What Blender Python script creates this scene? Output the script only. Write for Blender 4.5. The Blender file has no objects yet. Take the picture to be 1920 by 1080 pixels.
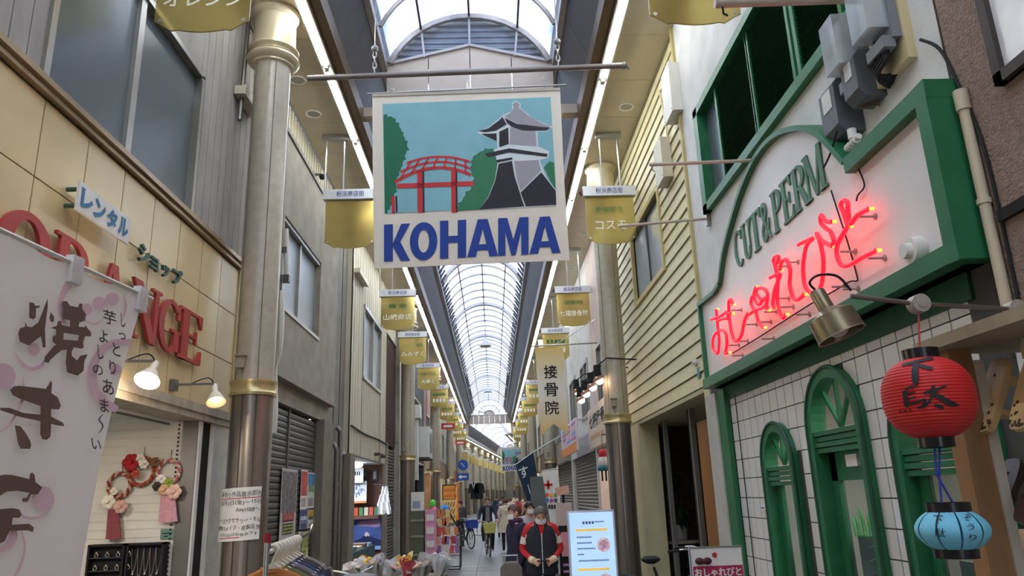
import bpy, bmesh, math, random
from mathutils import Vector, Matrix
random.seed(7)
C = bpy.context.scene.collection
SC = bpy.context.scene
PI = math.pi
EXPOSURE, SKY, TUBE_E, NEON_E = 1.38, 1.25, 24.0, 1.3

# ------------------------------------------------------------------ camera
FPX = 1390.0; CXP, CYP = 960.0, 540.0; EYE = 1.7
def _rot():
    d = Vector(((926-CXP)/FPX, (931-CYP)/FPX, 1)).normalized()
    u = Vector(((789-CXP)/FPX, (-4400-CYP)/FPX, 1)); u -= d*u.dot(d); u.normalize()
    if u.y > 0: u = -u
    x = d.cross(-u)
    if x.x < 0: x = -x
    return x, d, u
RX, RY, RZ = _rot()
cam_d = bpy.data.cameras.new('camera'); cam = bpy.data.objects.new('camera', cam_d); C.objects.link(cam)
cam_d.sensor_width = 36.0; cam_d.lens = FPX/1920*36.0; cam_d.clip_end = 500
right = Vector((RX.x, RY.x, RZ.x)); down = Vector((RX.y, RY.y, RZ.y)); fwd = Vector((RX.z, RY.z, RZ.z))
cm = Matrix.Identity(4)
for i in range(3):
    cm[i][0] = right[i]; cm[i][1] = -down[i]; cm[i][2] = -fwd[i]
cm[2][3] = EYE
cam.matrix_world = cm
SC.camera = cam

# ------------------------------------------------------------------ sky and exposure
SC.view_settings.view_transform = 'Standard'; SC.view_settings.look = 'None'
SC.view_settings.gamma = 1.0; SC.view_settings.use_curve_mapping = False
SC.view_settings.exposure = EXPOSURE
wd = bpy.data.worlds.new('overcast_sky'); SC.world = wd; wd.use_nodes = True
bg = wd.node_tree.nodes['Background']; bg.inputs[0].default_value = (0.83, 0.90, 1.0, 1); bg.inputs[1].default_value = SKY

def ray(px, py):
    v = Vector(((px-CXP)/FPX, (py-CYP)/FPX, 1))
    return Vector((RX.dot(v), RY.dot(v), RZ.dot(v)))
def P(px, py, X=None, Y=None, Z=None):
    r = ray(px, py)
    if X is not None: t = X/r.x
    elif Y is not None: t = Y/r.y
    else: t = (Z-EYE)/r.z
    return Vector((r.x*t, r.y*t, r.z*t+EYE))

# ------------------------------------------------------------------ helpers
OFF = {}
def lin(c):
    c = c/255.0
    return c/12.92 if c <= .04045 else ((c+.055)/1.055)**2.4
def col3(c): return (lin(c[0]), lin(c[1]), lin(c[2]), 1)
MATS = {}
def M(name, c, rough=.6, metal=0., var=.10, scale=5., bump=0., bscale=40., spec=.4, emit=0., stretch=None, alpha=None, coat=0.):
    if name in MATS: return MATS[name]
    m = bpy.data.materials.new(name); m.use_nodes = True
    nt = m.node_tree; b = nt.nodes['Principled BSDF']
    b.inputs['Roughness'].default_value = rough; b.inputs['Metallic'].default_value = metal
    b.inputs['Specular IOR Level'].default_value = spec
    if coat: b.inputs['Coat Weight'].default_value = coat
    base = col3(c)
    tc = nt.nodes.new('ShaderNodeTexCoord'); vec = tc.outputs['Object']
    if stretch:
        mp = nt.nodes.new('ShaderNodeMapping'); mp.inputs['Scale'].default_value = stretch
        nt.links.new(vec, mp.inputs[0]); vec = mp.outputs[0]
    if var > 0:
        n = nt.nodes.new('ShaderNodeTexNoise'); n.inputs['Scale'].default_value = scale; n.inputs['Detail'].default_value = 4
        nt.links.new(vec, n.inputs['Vector'])
        r = nt.nodes.new('ShaderNodeValToRGB')
        r.color_ramp.elements[0].position = .3; r.color_ramp.elements[1].position = .7
        r.color_ramp.elements[0].color = tuple(min(1, x*(1-var)) for x in base[:3])+(1,)
        r.color_ramp.elements[1].color = tuple(min(1, x*(1+var)) for x in base[:3])+(1,)
        nt.links.new(n.outputs['Fac'], r.inputs[0]); nt.links.new(r.outputs[0], b.inputs['Base Color'])
        if emit: nt.links.new(r.outputs[0], b.inputs['Emission Color'])
    else:
        b.inputs['Base Color'].default_value = base
        if emit: b.inputs['Emission Color'].default_value = base
    if emit: b.inputs['Emission Strength'].default_value = emit
    if bump:
        n2 = nt.nodes.new('ShaderNodeTexNoise'); n2.inputs['Scale'].default_value = bscale; n2.inputs['Detail'].default_value = 3
        nt.links.new(vec, n2.inputs['Vector'])
        bp = nt.nodes.new('ShaderNodeBump'); bp.inputs['Strength'].default_value = bump; bp.inputs['Distance'].default_value = .02
        nt.links.new(n2.outputs['Fac'], bp.inputs['Height']); nt.links.new(bp.outputs[0], b.inputs['Normal'])
    if alpha is not None: b.inputs['Alpha'].default_value = alpha
    MATS[name] = m
    return m
def M_pane(name, c, t=.6, rough=.3):
    """thin translucent sheet: part clear, part diffusing"""
    if name in MATS: return MATS[name]
    m = bpy.data.materials.new(name); m.use_nodes = True; nt = m.node_tree
    out = nt.nodes['Material Output']; nt.nodes.remove(nt.nodes['Principled BSDF'])
    tr = nt.nodes.new('ShaderNodeBsdfTransparent'); tr.inputs[0].default_value = col3(c)
    tl = nt.nodes.new('ShaderNodeBsdfTranslucent'); 
    n = nt.nodes.new('ShaderNodeTexNoise'); n.inputs['Scale'].default_value = 1.5; n.inputs['Detail'].default_value = 6
    tc = nt.nodes.new('ShaderNodeTexCoord'); nt.links.new(tc.outputs['Object'], n.inputs['Vector'])
    r = nt.nodes.new('ShaderNodeValToRGB'); k = col3(c)
    r.color_ramp.elements[0].position = .25; r.color_ramp.elements[1].position = .6
    r.color_ramp.elements[0].color = (k[0]*.72, k[1]*.78, k[2]*.88, 1); r.color_ramp.elements[1].color = k
    nt.links.new(n.outputs['Fac'], r.inputs[0]); nt.links.new(r.outputs[0], tl.inputs[0]); nt.links.new(r.outputs[0], tr.inputs[0])
    mx = nt.nodes.new('ShaderNodeMixShader'); mx.inputs[0].default_value = 1-t
    nt.links.new(tr.outputs[0], mx.inputs[1]); nt.links.new(tl.outputs[0], mx.inputs[2]); nt.links.new(mx.outputs[0], out.inputs[0])
    MATS[name] = m
    return m
def M_cloth(name, c, t=.35, bump=.3, bscale=6.):
    """thin cloth that lets some light through"""
    m = M(name, c, .8, var=.03, bump=bump, bscale=bscale); nt = m.node_tree
    b = nt.nodes['Principled BSDF']; out = nt.nodes['Material Output']; tl = nt.nodes.new('ShaderNodeBsdfTranslucent'); tl.inputs[0].default_value = col3(c)
    mx = nt.nodes.new('ShaderNodeMixShader'); mx.inputs[0].default_value = t
    nt.links.new(b.outputs[0], mx.inputs[1]); nt.links.new(tl.outputs[0], mx.inputs[2]); nt.links.new(mx.outputs[0], out.inputs[0]); return m
def M_glass(name, c, t=.5, rough=.08, gloss=.35):
    """window glass: tinted see-through plus a mirror sheen"""
    if name in MATS: return MATS[name]
    m = bpy.data.materials.new(name); m.use_nodes = True; nt = m.node_tree
    b = nt.nodes['Principled BSDF']; out = nt.nodes['Material Output']
    b.inputs['Base Color'].default_value = col3(c); b.inputs['Roughness'].default_value = rough
    b.inputs['Specular IOR Level'].default_value = gloss
    n = nt.nodes.new('ShaderNodeTexNoise'); n.inputs['Scale'].default_value = 18; n.inputs['Detail'].default_value = 2
    tc = nt.nodes.new('ShaderNodeTexCoord'); nt.links.new(tc.outputs['Object'], n.inputs['Vector'])
    bp = nt.nodes.new('ShaderNodeBump'); bp.inputs['Strength'].default_value = .05; nt.links.new(n.outputs['Fac'], bp.inputs['Height'])
    nt.links.new(bp.outputs[0], b.inputs['Normal'])
    tr = nt.nodes.new('ShaderNodeBsdfTransparent'); tr.inputs[0].default_value = (.8, .85, .85, 1)
    mx = nt.nodes.new('ShaderNodeMixShader'); mx.inputs[0].default_value = 1-t
    nt.links.new(tr.outputs[0], mx.inputs[1]); nt.links.new(b.outputs[0], mx.inputs[2]); nt.links.new(mx.outputs[0], out.inputs[0])
    MATS[name] = m
    return m

class MB:
    def __init__(s): s.v = []; s.f = []; s.sm = False
    def add(s, vs, fs):
        n = len(s.v); s.v += [tuple(v) for v in vs]; s.f += [tuple(i+n for i in f) for f in fs]; return s
    def box(s, x0, x1, y0, y1, z0, z1):
        if x0 > x1: x0, x1 = x1, x0
        if y0 > y1: y0, y1 = y1, y0
        if z0 > z1: z0, z1 = z1, z0
        vs = [(x, y, z) for x in (x0, x1) for y in (y0, y1) for z in (z0, z1)]
        return s.add(vs, [(0,1,3,2),(4,6,7,5),(0,4,5,1),(2,3,7,6),(0,2,6,4),(1,5,7,3)])
    def bbox(s, c, sx, sy, sz): return s.box(c[0]-sx/2, c[0]+sx/2, c[1]-sy/2, c[1]+sy/2, c[2]-sz/2, c[2]+sz/2)
    def obox(s, o, a, b, c):
        """box from corner o spanned by the vectors a, b, c"""
        o, a, b, c = map(Vector, (o, a, b, c))
        vs = [o+a*i+b*j+c*k for i in (0,1) for j in (0,1) for k in (0,1)]
        fs = [(0,1,3,2),(4,6,7,5),(0,4,5,1),(2,3,7,6),(0,2,6,4),(1,5,7,3)]
        if a.cross(b).dot(c) < 0: fs = [f[::-1] for f in fs]
        return s.add(vs, fs)
    def bar(s, p, q, w, h=None):
        """square bar from p to q"""
        p = Vector(p); q = Vector(q); d = q-p
        if h is None: h = w
        up = Vector((0,0,1)) if abs(d.normalized().z) < .95 else Vector((0,1,0))
        a = d.cross(up).normalized()*w; b = a.cross(d).normalized()*h
        return s.obox(p-a/2-b/2, d, a, b)
    def cyl(s, p, q, r0, r1=None, n=14, cap=True):
        p = Vector(p); q = Vector(q); r1 = r0 if r1 is None else r1
        d = (q-p).normalized(); up = Vector((0,0,1)) if abs(d.z) < .9 else Vector((1,0,0))
        a = d.cross(up).normalized(); b = d.cross(a)
        vs = []
        for c, r in ((p, r0), (q, r1)):
            for i in range(n):
                t = 2*PI*i/n; vs.append(c+a*math.cos(t)*r+b*math.sin(t)*r)
        fs = [(i, (i+1) % n, n+(i+1) % n, n+i) for i in range(n)]
        if cap: fs += [tuple(range(n))[::-1], tuple(range(n, 2*n))]
        return s.add(vs, fs)
    def tube(s, pts, r, n=8, closed=False):
        pts = [Vector(p) for p in pts]; m = len(pts); rings = []
        rs = r if isinstance(r, (list, tuple)) else [r]*m
        prev = None
        for i in range(m):
            if closed: d = pts[(i+1) % m]-pts[i-1]
            else: d = pts[min(i+1, m-1)]-pts[max(i-1, 0)]
            if d.length < 1e-9: d = Vector((0,0,1))
            d.normalize()
            if prev is None:
                up = Vector((0,0,1)) if abs(d.z) < .9 else Vector((1,0,0))
                a = d.cross(up).normalized()
            else:
                a = prev-d*prev.dot(d)
                if a.length < 1e-6: a = d.orthogonal()
                a.normalize()
            prev = a; b = d.cross(a)
            rings.append([pts[i]+a*math.cos(2*PI*k/n)*rs[i]+b*math.sin(2*PI*k/n)*rs[i] for k in range(n)])
        vs = [v for g in rings for v in g]; fs = []
        for i in range(m if closed else m-1):
            j = (i+1) % m
            fs += [(i*n+k, i*n+(k+1) % n, j*n+(k+1) % n, j*n+k) for k in range(n)]
        if not closed: fs += [tuple(range(n))[::-1], tuple(range((m-1)*n, m*n))]
        return s.add(vs, fs)
    def lathe(s, prof, c, n=24, a0=0, a1=2*PI):
        """profile of (radius, z) around the vertical through c"""
        full = abs(a1-a0-2*PI) < 1e-6; k = n if full else n+1; vs = []; fs = []
        for r, z in prof:
            for i in range(k):
                t = a0+(a1-a0)*i/n; vs.append((c[0]+r*math.cos(t), c[1]+r*math.sin(t), c[2]+z))
        for j in range(len(prof)-1):
            for i in range(n):
                i2 = (i+1) % k
                fs.append((j*k+i, j*k+i2, (j+1)*k+i2, (j+1)*k+i))
        return s.add(vs, fs)
    def ball(s, c, rx, ry=None, rz=None, n=14, m=9):
        ry = rx if ry is None else ry; rz = rx if rz is None else rz; vs = []; fs = []
        for j in range(m+1):
            th = PI*j/m
            for i in range(n):
                t = 2*PI*i/n; vs.append((c[0]+rx*math.sin(th)*math.cos(t), c[1]+ry*math.sin(th)*math.sin(t), c[2]+rz*math.cos(th)))
        for j in range(m):
            for i in range(n): fs.append((j*n+i, (j+1)*n+i, (j+1)*n+(i+1) % n, j*n+(i+1) % n))
        return s.add(vs, fs)
    def prism(s, poly, fn, d):
        """polygon of 2D points mapped by fn into space, thickened along the vector d"""
        d = Vector(d); a = [Vector(fn(p)) for p in poly]; n = len(a)
        vs = a+[v+d for v in a]
        fs = [tuple(range(n)), tuple(range(2*n-1, n-1, -1))]+[(i, n+i, n+(i+1) % n, (i+1) % n) for i in range(n)]
        return s.add(vs, fs)
    def flat(s, poly, fn):
        a = [Vector(fn(p)) for p in poly]; return s.add(a, [tuple(range(len(a)))])
    def quad(s, a, b, c, d): return s.add([a, b, c, d], [(0,1,2,3)])
    def build(s, name, mat, parent=None, smooth=False, kind=None):
        off = OFF.get(parent.name, Vector((0,0,0))) if parent else Vector((0,0,0))
        me = bpy.data.meshes.new(name)
        me.from_pydata([(v[0]-off.x, v[1]-off.y, v[2]-off.z) for v in s.v], [], s.f)
        mats = mat if isinstance(mat, (list, tuple)) else [mat]
        for m in mats: me.materials.append(m)
        bm = bmesh.new(); bm.from_mesh(me); bmesh.ops.recalc_face_normals(bm, faces=bm.faces); bm.to_mesh(me); bm.free()
        if smooth or s.sm:
            me.polygons.foreach_set('use_smooth', [True]*len(me.polygons))
            me.set_sharp_from_angle(angle=math.radians(40))
        o = bpy.data.objects.new(name, me); C.objects.link(o)
        if parent: o.parent = parent; OFF[o.name] = off
        if kind: o['kind'] = kind
        return o
def parts(mb, name, mat, parent, smooth=False):
    """every loose piece of mb becomes an object of its own"""
    par = list(range(len(mb.v)))
    def fd(a):
        while par[a] != a: par[a] = par[par[a]]; a = par[a]
        return a
    for f in mb.f:
        for k in f[1:]: par[fd(k)] = fd(f[0])
    gr = {}
    for f in mb.f: gr.setdefault(fd(f[0]), []).append(f)
    out = []
    for fs in gr.values():
        ids = sorted({k for f in fs for k in f}); mp = {k: i for i, k in enumerate(ids)}
        q = MB(); q.add([mb.v[k] for k in ids], [tuple(mp[k] for k in f) for f in fs]); out.append(q.build(name, mat, parent, smooth))
    return out
def tag(o, label, cat=None, group=None):
    o['label'] = label
    if cat: o['category'] = cat
    if group: o['group'] = group
    return o
def thing(name, label, cat, loc, group=None):
    o = bpy.data.objects.new(name, None); C.objects.link(o); o.location = loc; o.empty_display_size = .1
    OFF[o.name] = Vector(loc)
    return tag(o, label, cat, group)
def struct(name, loc=(0,0,0)):
    o = bpy.data.objects.new(name, None); C.objects.link(o); o.location = loc; o['kind'] = 'structure'
    OFF[o.name] = Vector(loc); return o
def dup(root, loc, label=None, rotz=None, scale=None):
    def cp(o, par):
        c = o.copy(); C.objects.link(c); c.parent = par
        for ch in o.children: cp(ch, c)
        return c
    r = cp(root, None); r.location = loc
    OFF[r.name] = Vector(loc)
    if label: r['label'] = label
    if rotz is not None: r.rotation_euler.z = rotz
    if scale: r.scale = (scale,)*3
    return r
def clone(src, name, parent, dx, mat=None):
    """another piece that shares the mesh of src, shifted by dx"""
    o = bpy.data.objects.new(name, src.data); C.objects.link(o)
    o.parent = parent; o.location = dx; return o
TXT = {}
def text2d(body, offset=0., spacing=1.0):
    """flat triangles of a text, scaled into the unit square"""
    k = (body, offset, spacing)
    if k in TXT: return TXT[k]
    cu = bpy.data.curves.new('lettering', 'FONT'); cu.body = body; cu.offset = offset; cu.space_character = spacing
    cu.fill_mode = 'FRONT'; cu.resolution_u = 3
    ob = bpy.data.objects.new('lettering_source', cu); C.objects.link(ob)
    dg = bpy.context.evaluated_depsgraph_get(); dg.update()
    me = ob.evaluated_get(dg).to_mesh()
    vs = [(v.co.x, v.co.y) for v in me.vertices]; fs = [tuple(p.vertices) for p in me.polygons]
    ob.evaluated_get(dg).to_mesh_clear(); bpy.data.objects.remove(ob); bpy.data.curves.remove(cu)
    if not vs: vs = [(0,0),(1,0),(1,1)]; fs = []
    x0 = min(v[0] for v in vs); x1 = max(v[0] for v in vs); y0 = min(v[1] for v in vs); y1 = max(v[1] for v in vs)
    asp = (x1-x0)/max(1e-6, y1-y0)
    vs = [((x-x0)/max(1e-6, x1-x0), (y-y0)/max(1e-6, y1-y0)) for x, y in vs]
    TXT[k] = (vs, fs, asp); return TXT[k]
def put_text(mb, body, o, u, v, offset=0., thick=None, fn=None, spacing=1.0):
    """text stretched into the parallelogram o, o+u, o+v (o lower left)"""
    o, u, v = map(Vector, (o, u, v)); vs, fs, asp = text2d(body, offset, spacing)
    pts = [o+u*x+v*y for x, y in vs]
    if fn: pts = [Vector(fn(p)) for p in pts]
    if thick is None: return mb.add(pts, fs)
    d = Vector(thick); n = len(pts)
    from collections import Counter
    ec = Counter()
    for f in fs:
        for i in range(len(f)): ec[(f[i], f[(i+1) % len(f)])] += 1
    side = [(a, b, b+n, a+n) for (a, b) in ec if (b, a) not in ec]
    return mb.add(pts+[p+d for p in pts], [f[::-1] for f in fs]+[tuple(i+n for i in f) for f in fs]+side)
def smooth_path(pts, k=5):
    """Catmull-Rom through points of any dimension"""
    pts = [tuple(map(float, p)) for p in pts]
    if len(pts) < 3: return pts
    out = []
    for i in range(len(pts)-1):
        p0 = pts[max(i-1, 0)]; p1 = pts[i]; p2 = pts[i+1]; p3 = pts[min(i+2, len(pts)-1)]
        for j in range(k):
            t = j/k
            out.append(tuple(.5*(2*b+(c-a)*t+(2*a-5*b+4*c-d)*t*t+(3*b-a-3*c+d)*t**3) for a, b, c, d in zip(p0, p1, p2, p3)))
    out.append(pts[-1]); return out
def stroke(mb, pts, fn, k=4):
    """brush stroke: points (x, y, width) in 2D mapped by fn"""
    s = smooth_path(pts, k); L = []; R_ = []
    for i, (x, y, w) in enumerate(s):
        a = s[max(i-1, 0)]; b = s[min(i+1, len(s)-1)]
        dx, dy = b[0]-a[0], b[1]-a[1]; l = math.hypot(dx, dy) or 1
        L.append((x-dy/l*w/2, y+dx/l*w/2)); R_.append((x+dy/l*w/2, y-dx/l*w/2))
    n = len(s); vs = [fn(p) for p in L]+[fn(p) for p in R_]
    return mb.add(vs, [(i, i+1, n+i+1, n+i) for i in range(n-1)])
# serif capitals, built from slabs and rings in a unit box
def ring2(cx, cy, rx, ry, tx, ty, a0, a1, n=20):
    o = []; 
    for i in range(n+1):
        t = math.radians(a0+(a1-a0)*i/n); o.append((cx+rx*math.cos(t), cy+ry*math.sin(t)))
    for i in range(n, -1, -1):
        t = math.radians(a0+(a1-a0)*i/n); o.append((cx+(rx-tx)*math.cos(t), cy+(ry-ty)*math.sin(t)))
    return o
def rc(x0, y0, x1, y1): return [(x0,y0),(x1,y0),(x1,y1),(x0,y1)]
GLY = {
 'O': [ring2(.5,.5,.5,.5,.24,.10,-90,90), ring2(.5,.5,.5,.5,.24,.10,90,270)],
 'C': [ring2(.52,.5,.52,.5,.22,.07,48,190), ring2(.52,.5,.52,.5,.22,.07,190,312), [(.80,.70),(.90,.70),(.90,.95),(.82,.86)]],
 'G': [ring2(.5,.5,.5,.5,.22,.08,45,190), ring2(.5,.5,.5,.5,.22,.08,190,320), [(.80,.68),(.9,.68),(.9,.97),(.80,.87)], rc(.68,.06,.9,.42), rc(.55,.40,1.0,.46)],
 'U': [rc(.10,.3,.30,1), ring2(.45,.32,.35,.32,.2,.08,180,360), rc(.73,.3,.80,1), rc(0,.95,.40,1), rc(.62,.95,.95,1)],
 'T': [rc(.38,0,.62,1), rc(0,.93,1,1), [(0,.93),(.03,.75),(.08,.75),(.16,.93)], [(1,.93),(.97,.75),(.92,.75),(.84,.93)], rc(.24,0,.76,.05)],
 'P': [rc(.12,0,.36,1), rc(0,0,.48,.05), rc(0,.95,.4,1), ring2(.45,.73,.45,.27,.23,.06,-90,90), rc(.3,.94,.46,1), rc(.3,.46,.46,.52)],
 'R': [rc(.10,0,.32,1), rc(0,0,.42,.05), rc(0,.95,.4,1), ring2(.42,.73,.42,.27,.21,.06,-90,90), rc(.3,.94,.44,1), rc(.3,.46,.46,.52), [(.38,.5),(.60,.5),(.98,.0),(.72,0)], rc(.68,0,1.05,.05)],
 'E': [rc(.12,0,.38,1), rc(0,0,.95,.06), rc(0,.94,.92,1), rc(.3,.48,.7,.54), [(.95,.0),(.95,.28),(.89,.28),(.75,.05)], [(.92,1),(.92,.74),(.86,.74),(.72,.95)], rc(.66,.38,.72,.64)],
 'A': [[(.40,1),(.60,1),(.93,0),(.66,0)], [(.40,1),(.48,1),(.20,0),(.10,0)], rc(.24,.28,.72,.35), rc(0,0,.32,.05), rc(.58,0,1,.05)],
 'N': [rc(.10,0,.20,1), [(.02,1),(.30,1),(.90,0),(.70,0)], rc(.78,0,.90,1), rc(0,0,.32,.05), rc(.66,.95,1,1)],
 'M': [rc(.08,0,.16,1), [(.04,1),(.26,1),(.56,0),(.46,0)], [(.76,1),(.84,1),(.56,0),(.46,0)], rc(.74,0,.92,1), rc(0,0,.25,.05), rc(.66,0,1,.05), rc(.76,.95,1,1), rc(0,.95,.2,1)],
}
def put_glyph(mb, ch, o, u, v, d):
    o, u, v = map(Vector, (o, u, v))
    for i, poly in enumerate(GLY[ch]):
        e = Vector(d)*(1+.01*i)
        mb.prism(poly, lambda p: o+u*p[0]+v*p[1], e)
    return mb
# ------------------------------------------------------------------ the arcade: floor, roof, lights, columns
XC = -.225; XL = XC-2.925; XR = XC+2.925; ZS = 8.0; YE = 67.0
def bend(y): return 0 if y < 68 else (y-68)*.098-.6
CONC = M('paving_stone', (106,105,101), .45, var=.12, scale=3)
GROUT = M('paving_joint', (98,98,94), .9)
floor = struct('floor')
MB().box(-7, 7, -26, YE+1, -.2, -.012).build('floor_bed', GROUT, floor)
slabmb = MB().box(.006, .894, .006, .894, -.05, 0)
slab = None
for j in range(24):
    for i in range(7):
        x = XL+.0+i*.9; y = 9+j*.9
        if x+.9 > XR+.3: continue
        if slab is None: slab = slabmb.build('paving_slab', CONC, floor); slab.location = (x, y, 0)
        else: clone(slab, 'paving_slab', floor, (x, y, 0))
MB().box(XL-.2, XR+.2, -26, 9, -.05, 0).box(XL-.2, XR+.2, 30.6, YE+1, -.05, 0).build('paving', CONC, floor)
MB().add([(XL-2, YE, 0), (XR+2, YE, 0), (XR+bend(135)+2, 135, 0), (XL+bend(135)-3, 135, 0)], [(0,1,2,3)]).build('paving', CONC, floor)

SOFF = M('soffit_beige', (186,172,146), .4, metal=.1, var=.05, scale=2)
DARKP = M('dark_grey_panel', (84,82,82), .5, var=.08)
BRONZE = M('bronze_frame', (120,100,78), .35, metal=.6, var=.08)
CURB = M('grey_curb', (176,170,168), .4, metal=.3, var=.08)
RIB = M('weathered_rib', (176,166,160), .5, metal=.3, var=.2)
WRIB = M('white_arch', (205,200,195), .5, var=.06)
DRIB = M('dark_bracket', (84,78,76), .5, metal=.3)
PANE = M_pane('skylight_sheet', (240,244,252), .62)
BEIGE = M('beige_enamel', (214,196,176), .45, var=.06, scale=3)
CORR = M('grey_corrugated', (124,130,140), .45, metal=.4, var=.12)
AW = 1.42; ARISE = .95; ZSP = 9.05
RAD = (AW*AW+ARISE*ARISE)/(2*ARISE); TH = math.asin(AW/RAD)
def vault(t, dz=0, dr=0): # t -1..1 across
    a = t*TH; return (XC+(RAD+dr)*math.sin(a), ZSP+ARISE-RAD+(RAD+dr)*math.cos(a)+dz)
ceil_o = struct('ceiling')
# flat soffit panels along both sides
sp = {}
for s in (-1, 1):
    for j in range(55):
        y = .8+j*1.2
        x0, x1 = XC+s*2.16, XC+s*2.925
        if s not in sp:
            sp[s] = MB().box(min(x0,x1), max(x0,x1), .004, 1.196, ZS, ZS+.03).build('ceiling_panel', SOFF, ceil_o); sp[s].location = (0, y, 0)
        else: clone(sp[s], 'ceiling_panel', ceil_o, (0, y, 0))
    MB().box(XC+s*2.10, XC+s*3.2, -26, YE+.6, ZS+.035, ZS+.06).build('soffit_backing', DRIB, ceil_o)
    mb = MB()   # bronze frame beside the strip lights, dark inclined panel, curb
    mb.box(XC+s*1.86, XC+s*1.99, -26, YE, ZS-.06, ZS+.20)
    mb.box(XC+s*1.99, XC+s*2.01, -26, YE, ZS-.09, ZS+.20)
    mb.box(XC+s*1.84, XC+s*1.86, -26, YE, ZS-.09, ZS+.20)
    mb.build('bronze_beam', BRONZE, ceil_o)
    for j in range(31):
        y = -26+3*j
        a = (XC+s*1.85, y+.006, ZS+.2); b = (XC+s*1.52, y+.006, ZSP-.1); n = Vector((s*.03, 0, .02))
        MB().obox(a, Vector(b)-Vector(a), (0, 2.988, 0), n).build('side_panel', DARKP, ceil_o)
    MB().box(XC+s*1.44, XC+s*1.54, -26, YE, ZSP-.14, ZSP+.03).build('curb', CURB, ceil_o)
    # closely spaced brackets between the curb and the glazing
    br = None
    for j in range(100):
        y = 11.9+j*.55
        if br is None:
            br = MB().bar((XC+s*1.43, 0, ZSP-.04), (XC+s*1.26, 0, ZSP+.24), .035, .05).build('bracket', DRIB, ceil_o); br.location = (0, y, 0)
        else: clone(br, 'bracket', ceil_o, (0, y, 0))
    MB().box(XC+s*1.44, XC+s*1.50, -26, YE, ZSP+.03, ZSP+.32).build('curb_backing', DRIB, ceil_o)
# vault glazing: four sheets across, a rib every 1.1 m, a broad white arch every 6.6 m
def arch_strip(mb, y0, y1, dr0, dr1, n=16, t0=-1, t1=1):
    for i in range(n):
        a = t0+(t1-t0)*i/n; b = t0+(t1-t0)*(i+1)/n
        p = [vault(a, 0, dr0), vault(b, 0, dr0), vault(b, 0, dr1), vault(a, 0, dr1)]
        vs = [(x, y0, z) for x, z in p]+[(x, y1, z) for x, z in p]
        mb.add(vs, [(0,1,2,3), (7,6,5,4), (0,4,5,1), (2,6,7,3)])
    return mb
panes = {}
ribs = {}
for sec, (ya, yb) in enumerate(((6.0, 11.5), (11.75, YE-.25))):
    n = int((yb-ya)/1.1); st = (yb-ya)/n
    for j in range(n):
        for q in range(4):
            k = (sec, q)
            if k not in panes:
                mb = MB(); arch_strip(mb, .03, st-.03, .02, .028, 4, -1+q*.5+.008, -1+(q+1)*.5-.008)
                panes[k] = mb.build('pane', PANE, ceil_o); panes[k].location = (0, ya+j*st, 0)
            else: clone(panes[k], 'pane', ceil_o, (0, ya+j*st, 0))
        big = sec == 1 and j % 6 == 0
        k = ('r', big, sec)
        if k not in ribs:
            mb = MB(); arch_strip(mb, -.11 if big else -.022, .11 if big else .022, -.10 if big else -.045, .018)
            ribs[k] = mb.build('arch_rib', WRIB if big else RIB, ceil_o); ribs[k].location = (0, ya+j*st, 0)
        else: clone(ribs[k], 'arch_rib', ceil_o, (0, ya+j*st, 0))
    for t in (-.5, 0, .5):
        x, z = vault(t, -.02)
        MB().box(x-.018, x+.018, ya, yb, z-.03, z+.03).build('glazing_bar', DRIB, ceil_o)
mb = MB(); arch_strip(mb, -26, 5.97, .02, .03, 12); mb.build('pane', PANE, ceil_o)
# beige gable with a peaked top, corrugated sheet above it
YG = 11.5
gp = [(-1.0, 9.02), (-.5, 9.20), (0, 9.38), (.5, 9.20), (1.0, 9.02)]
for i in range(4):
    x0, x1 = XC+gp[i][0]*1.46, XC+gp[i+1][0]*1.46
    MB().prism([(x0+.008, 8.2), (x1-.008, 8.2), (x1-.008, gp[i+1][1]), (x0+.008, gp[i][1])], lambda p: (p[0], YG, p[1]), (0, .05, 0)).build('gable_panel', BEIGE, ceil_o)
mb = MB()
z = 9.0; rows = []
k = 0
while z < 10.03:
    rows.append((z, YG+.09-(.02 if (k % 4) in (1, 2) else 0))); z += .03; k += 1
for (za, ya_), (zb, yb_) in zip(rows, rows[1:]):
    u = max(0, (za-ZSP)/ARISE); hw = math.sqrt(max(.0004, (RAD+.03)**2-(za-(ZSP+ARISE-RAD))**2)) if u > 0 else AW
    mb.quad((XC-hw, ya_, za), (XC+hw, ya_, za), (XC+hw, yb_, zb), (XC-hw, yb_, zb))
mb.build('corrugated_sheet', CORR, ceil_o)
mb = MB()
for i in range(4):
    a = Vector((XC+gp[i][0]*1.46, YG-.02, gp[i][1]+.02)); b = Vector((XC+gp[i+1][0]*1.46, YG-.02, gp[i+1][1]+.02)); mb.bar(a, b, .05, .05)
mb.build('gable_trim', CURB, ceil_o)
for t in (-.5, 0, .5):
    x, z1 = vault(t); z0 = 9.38-abs(x-XC)*.25
    MB().bar((x*.93+XC*.07, YG-.03, z0), (x, YG-.03, z1), .035).build('mullion', CURB, ceil_o)
mb = MB(); arch_strip(mb, YG-.08, YG+.0, -.07, .02); mb.build('arch_rib', RIB, ceil_o)
MB().box(XC-1.86, XC+1.86, YG, YG+.2, ZS+.05, 8.22).build('cross_beam', BEIGE, ceil_o)
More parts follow.
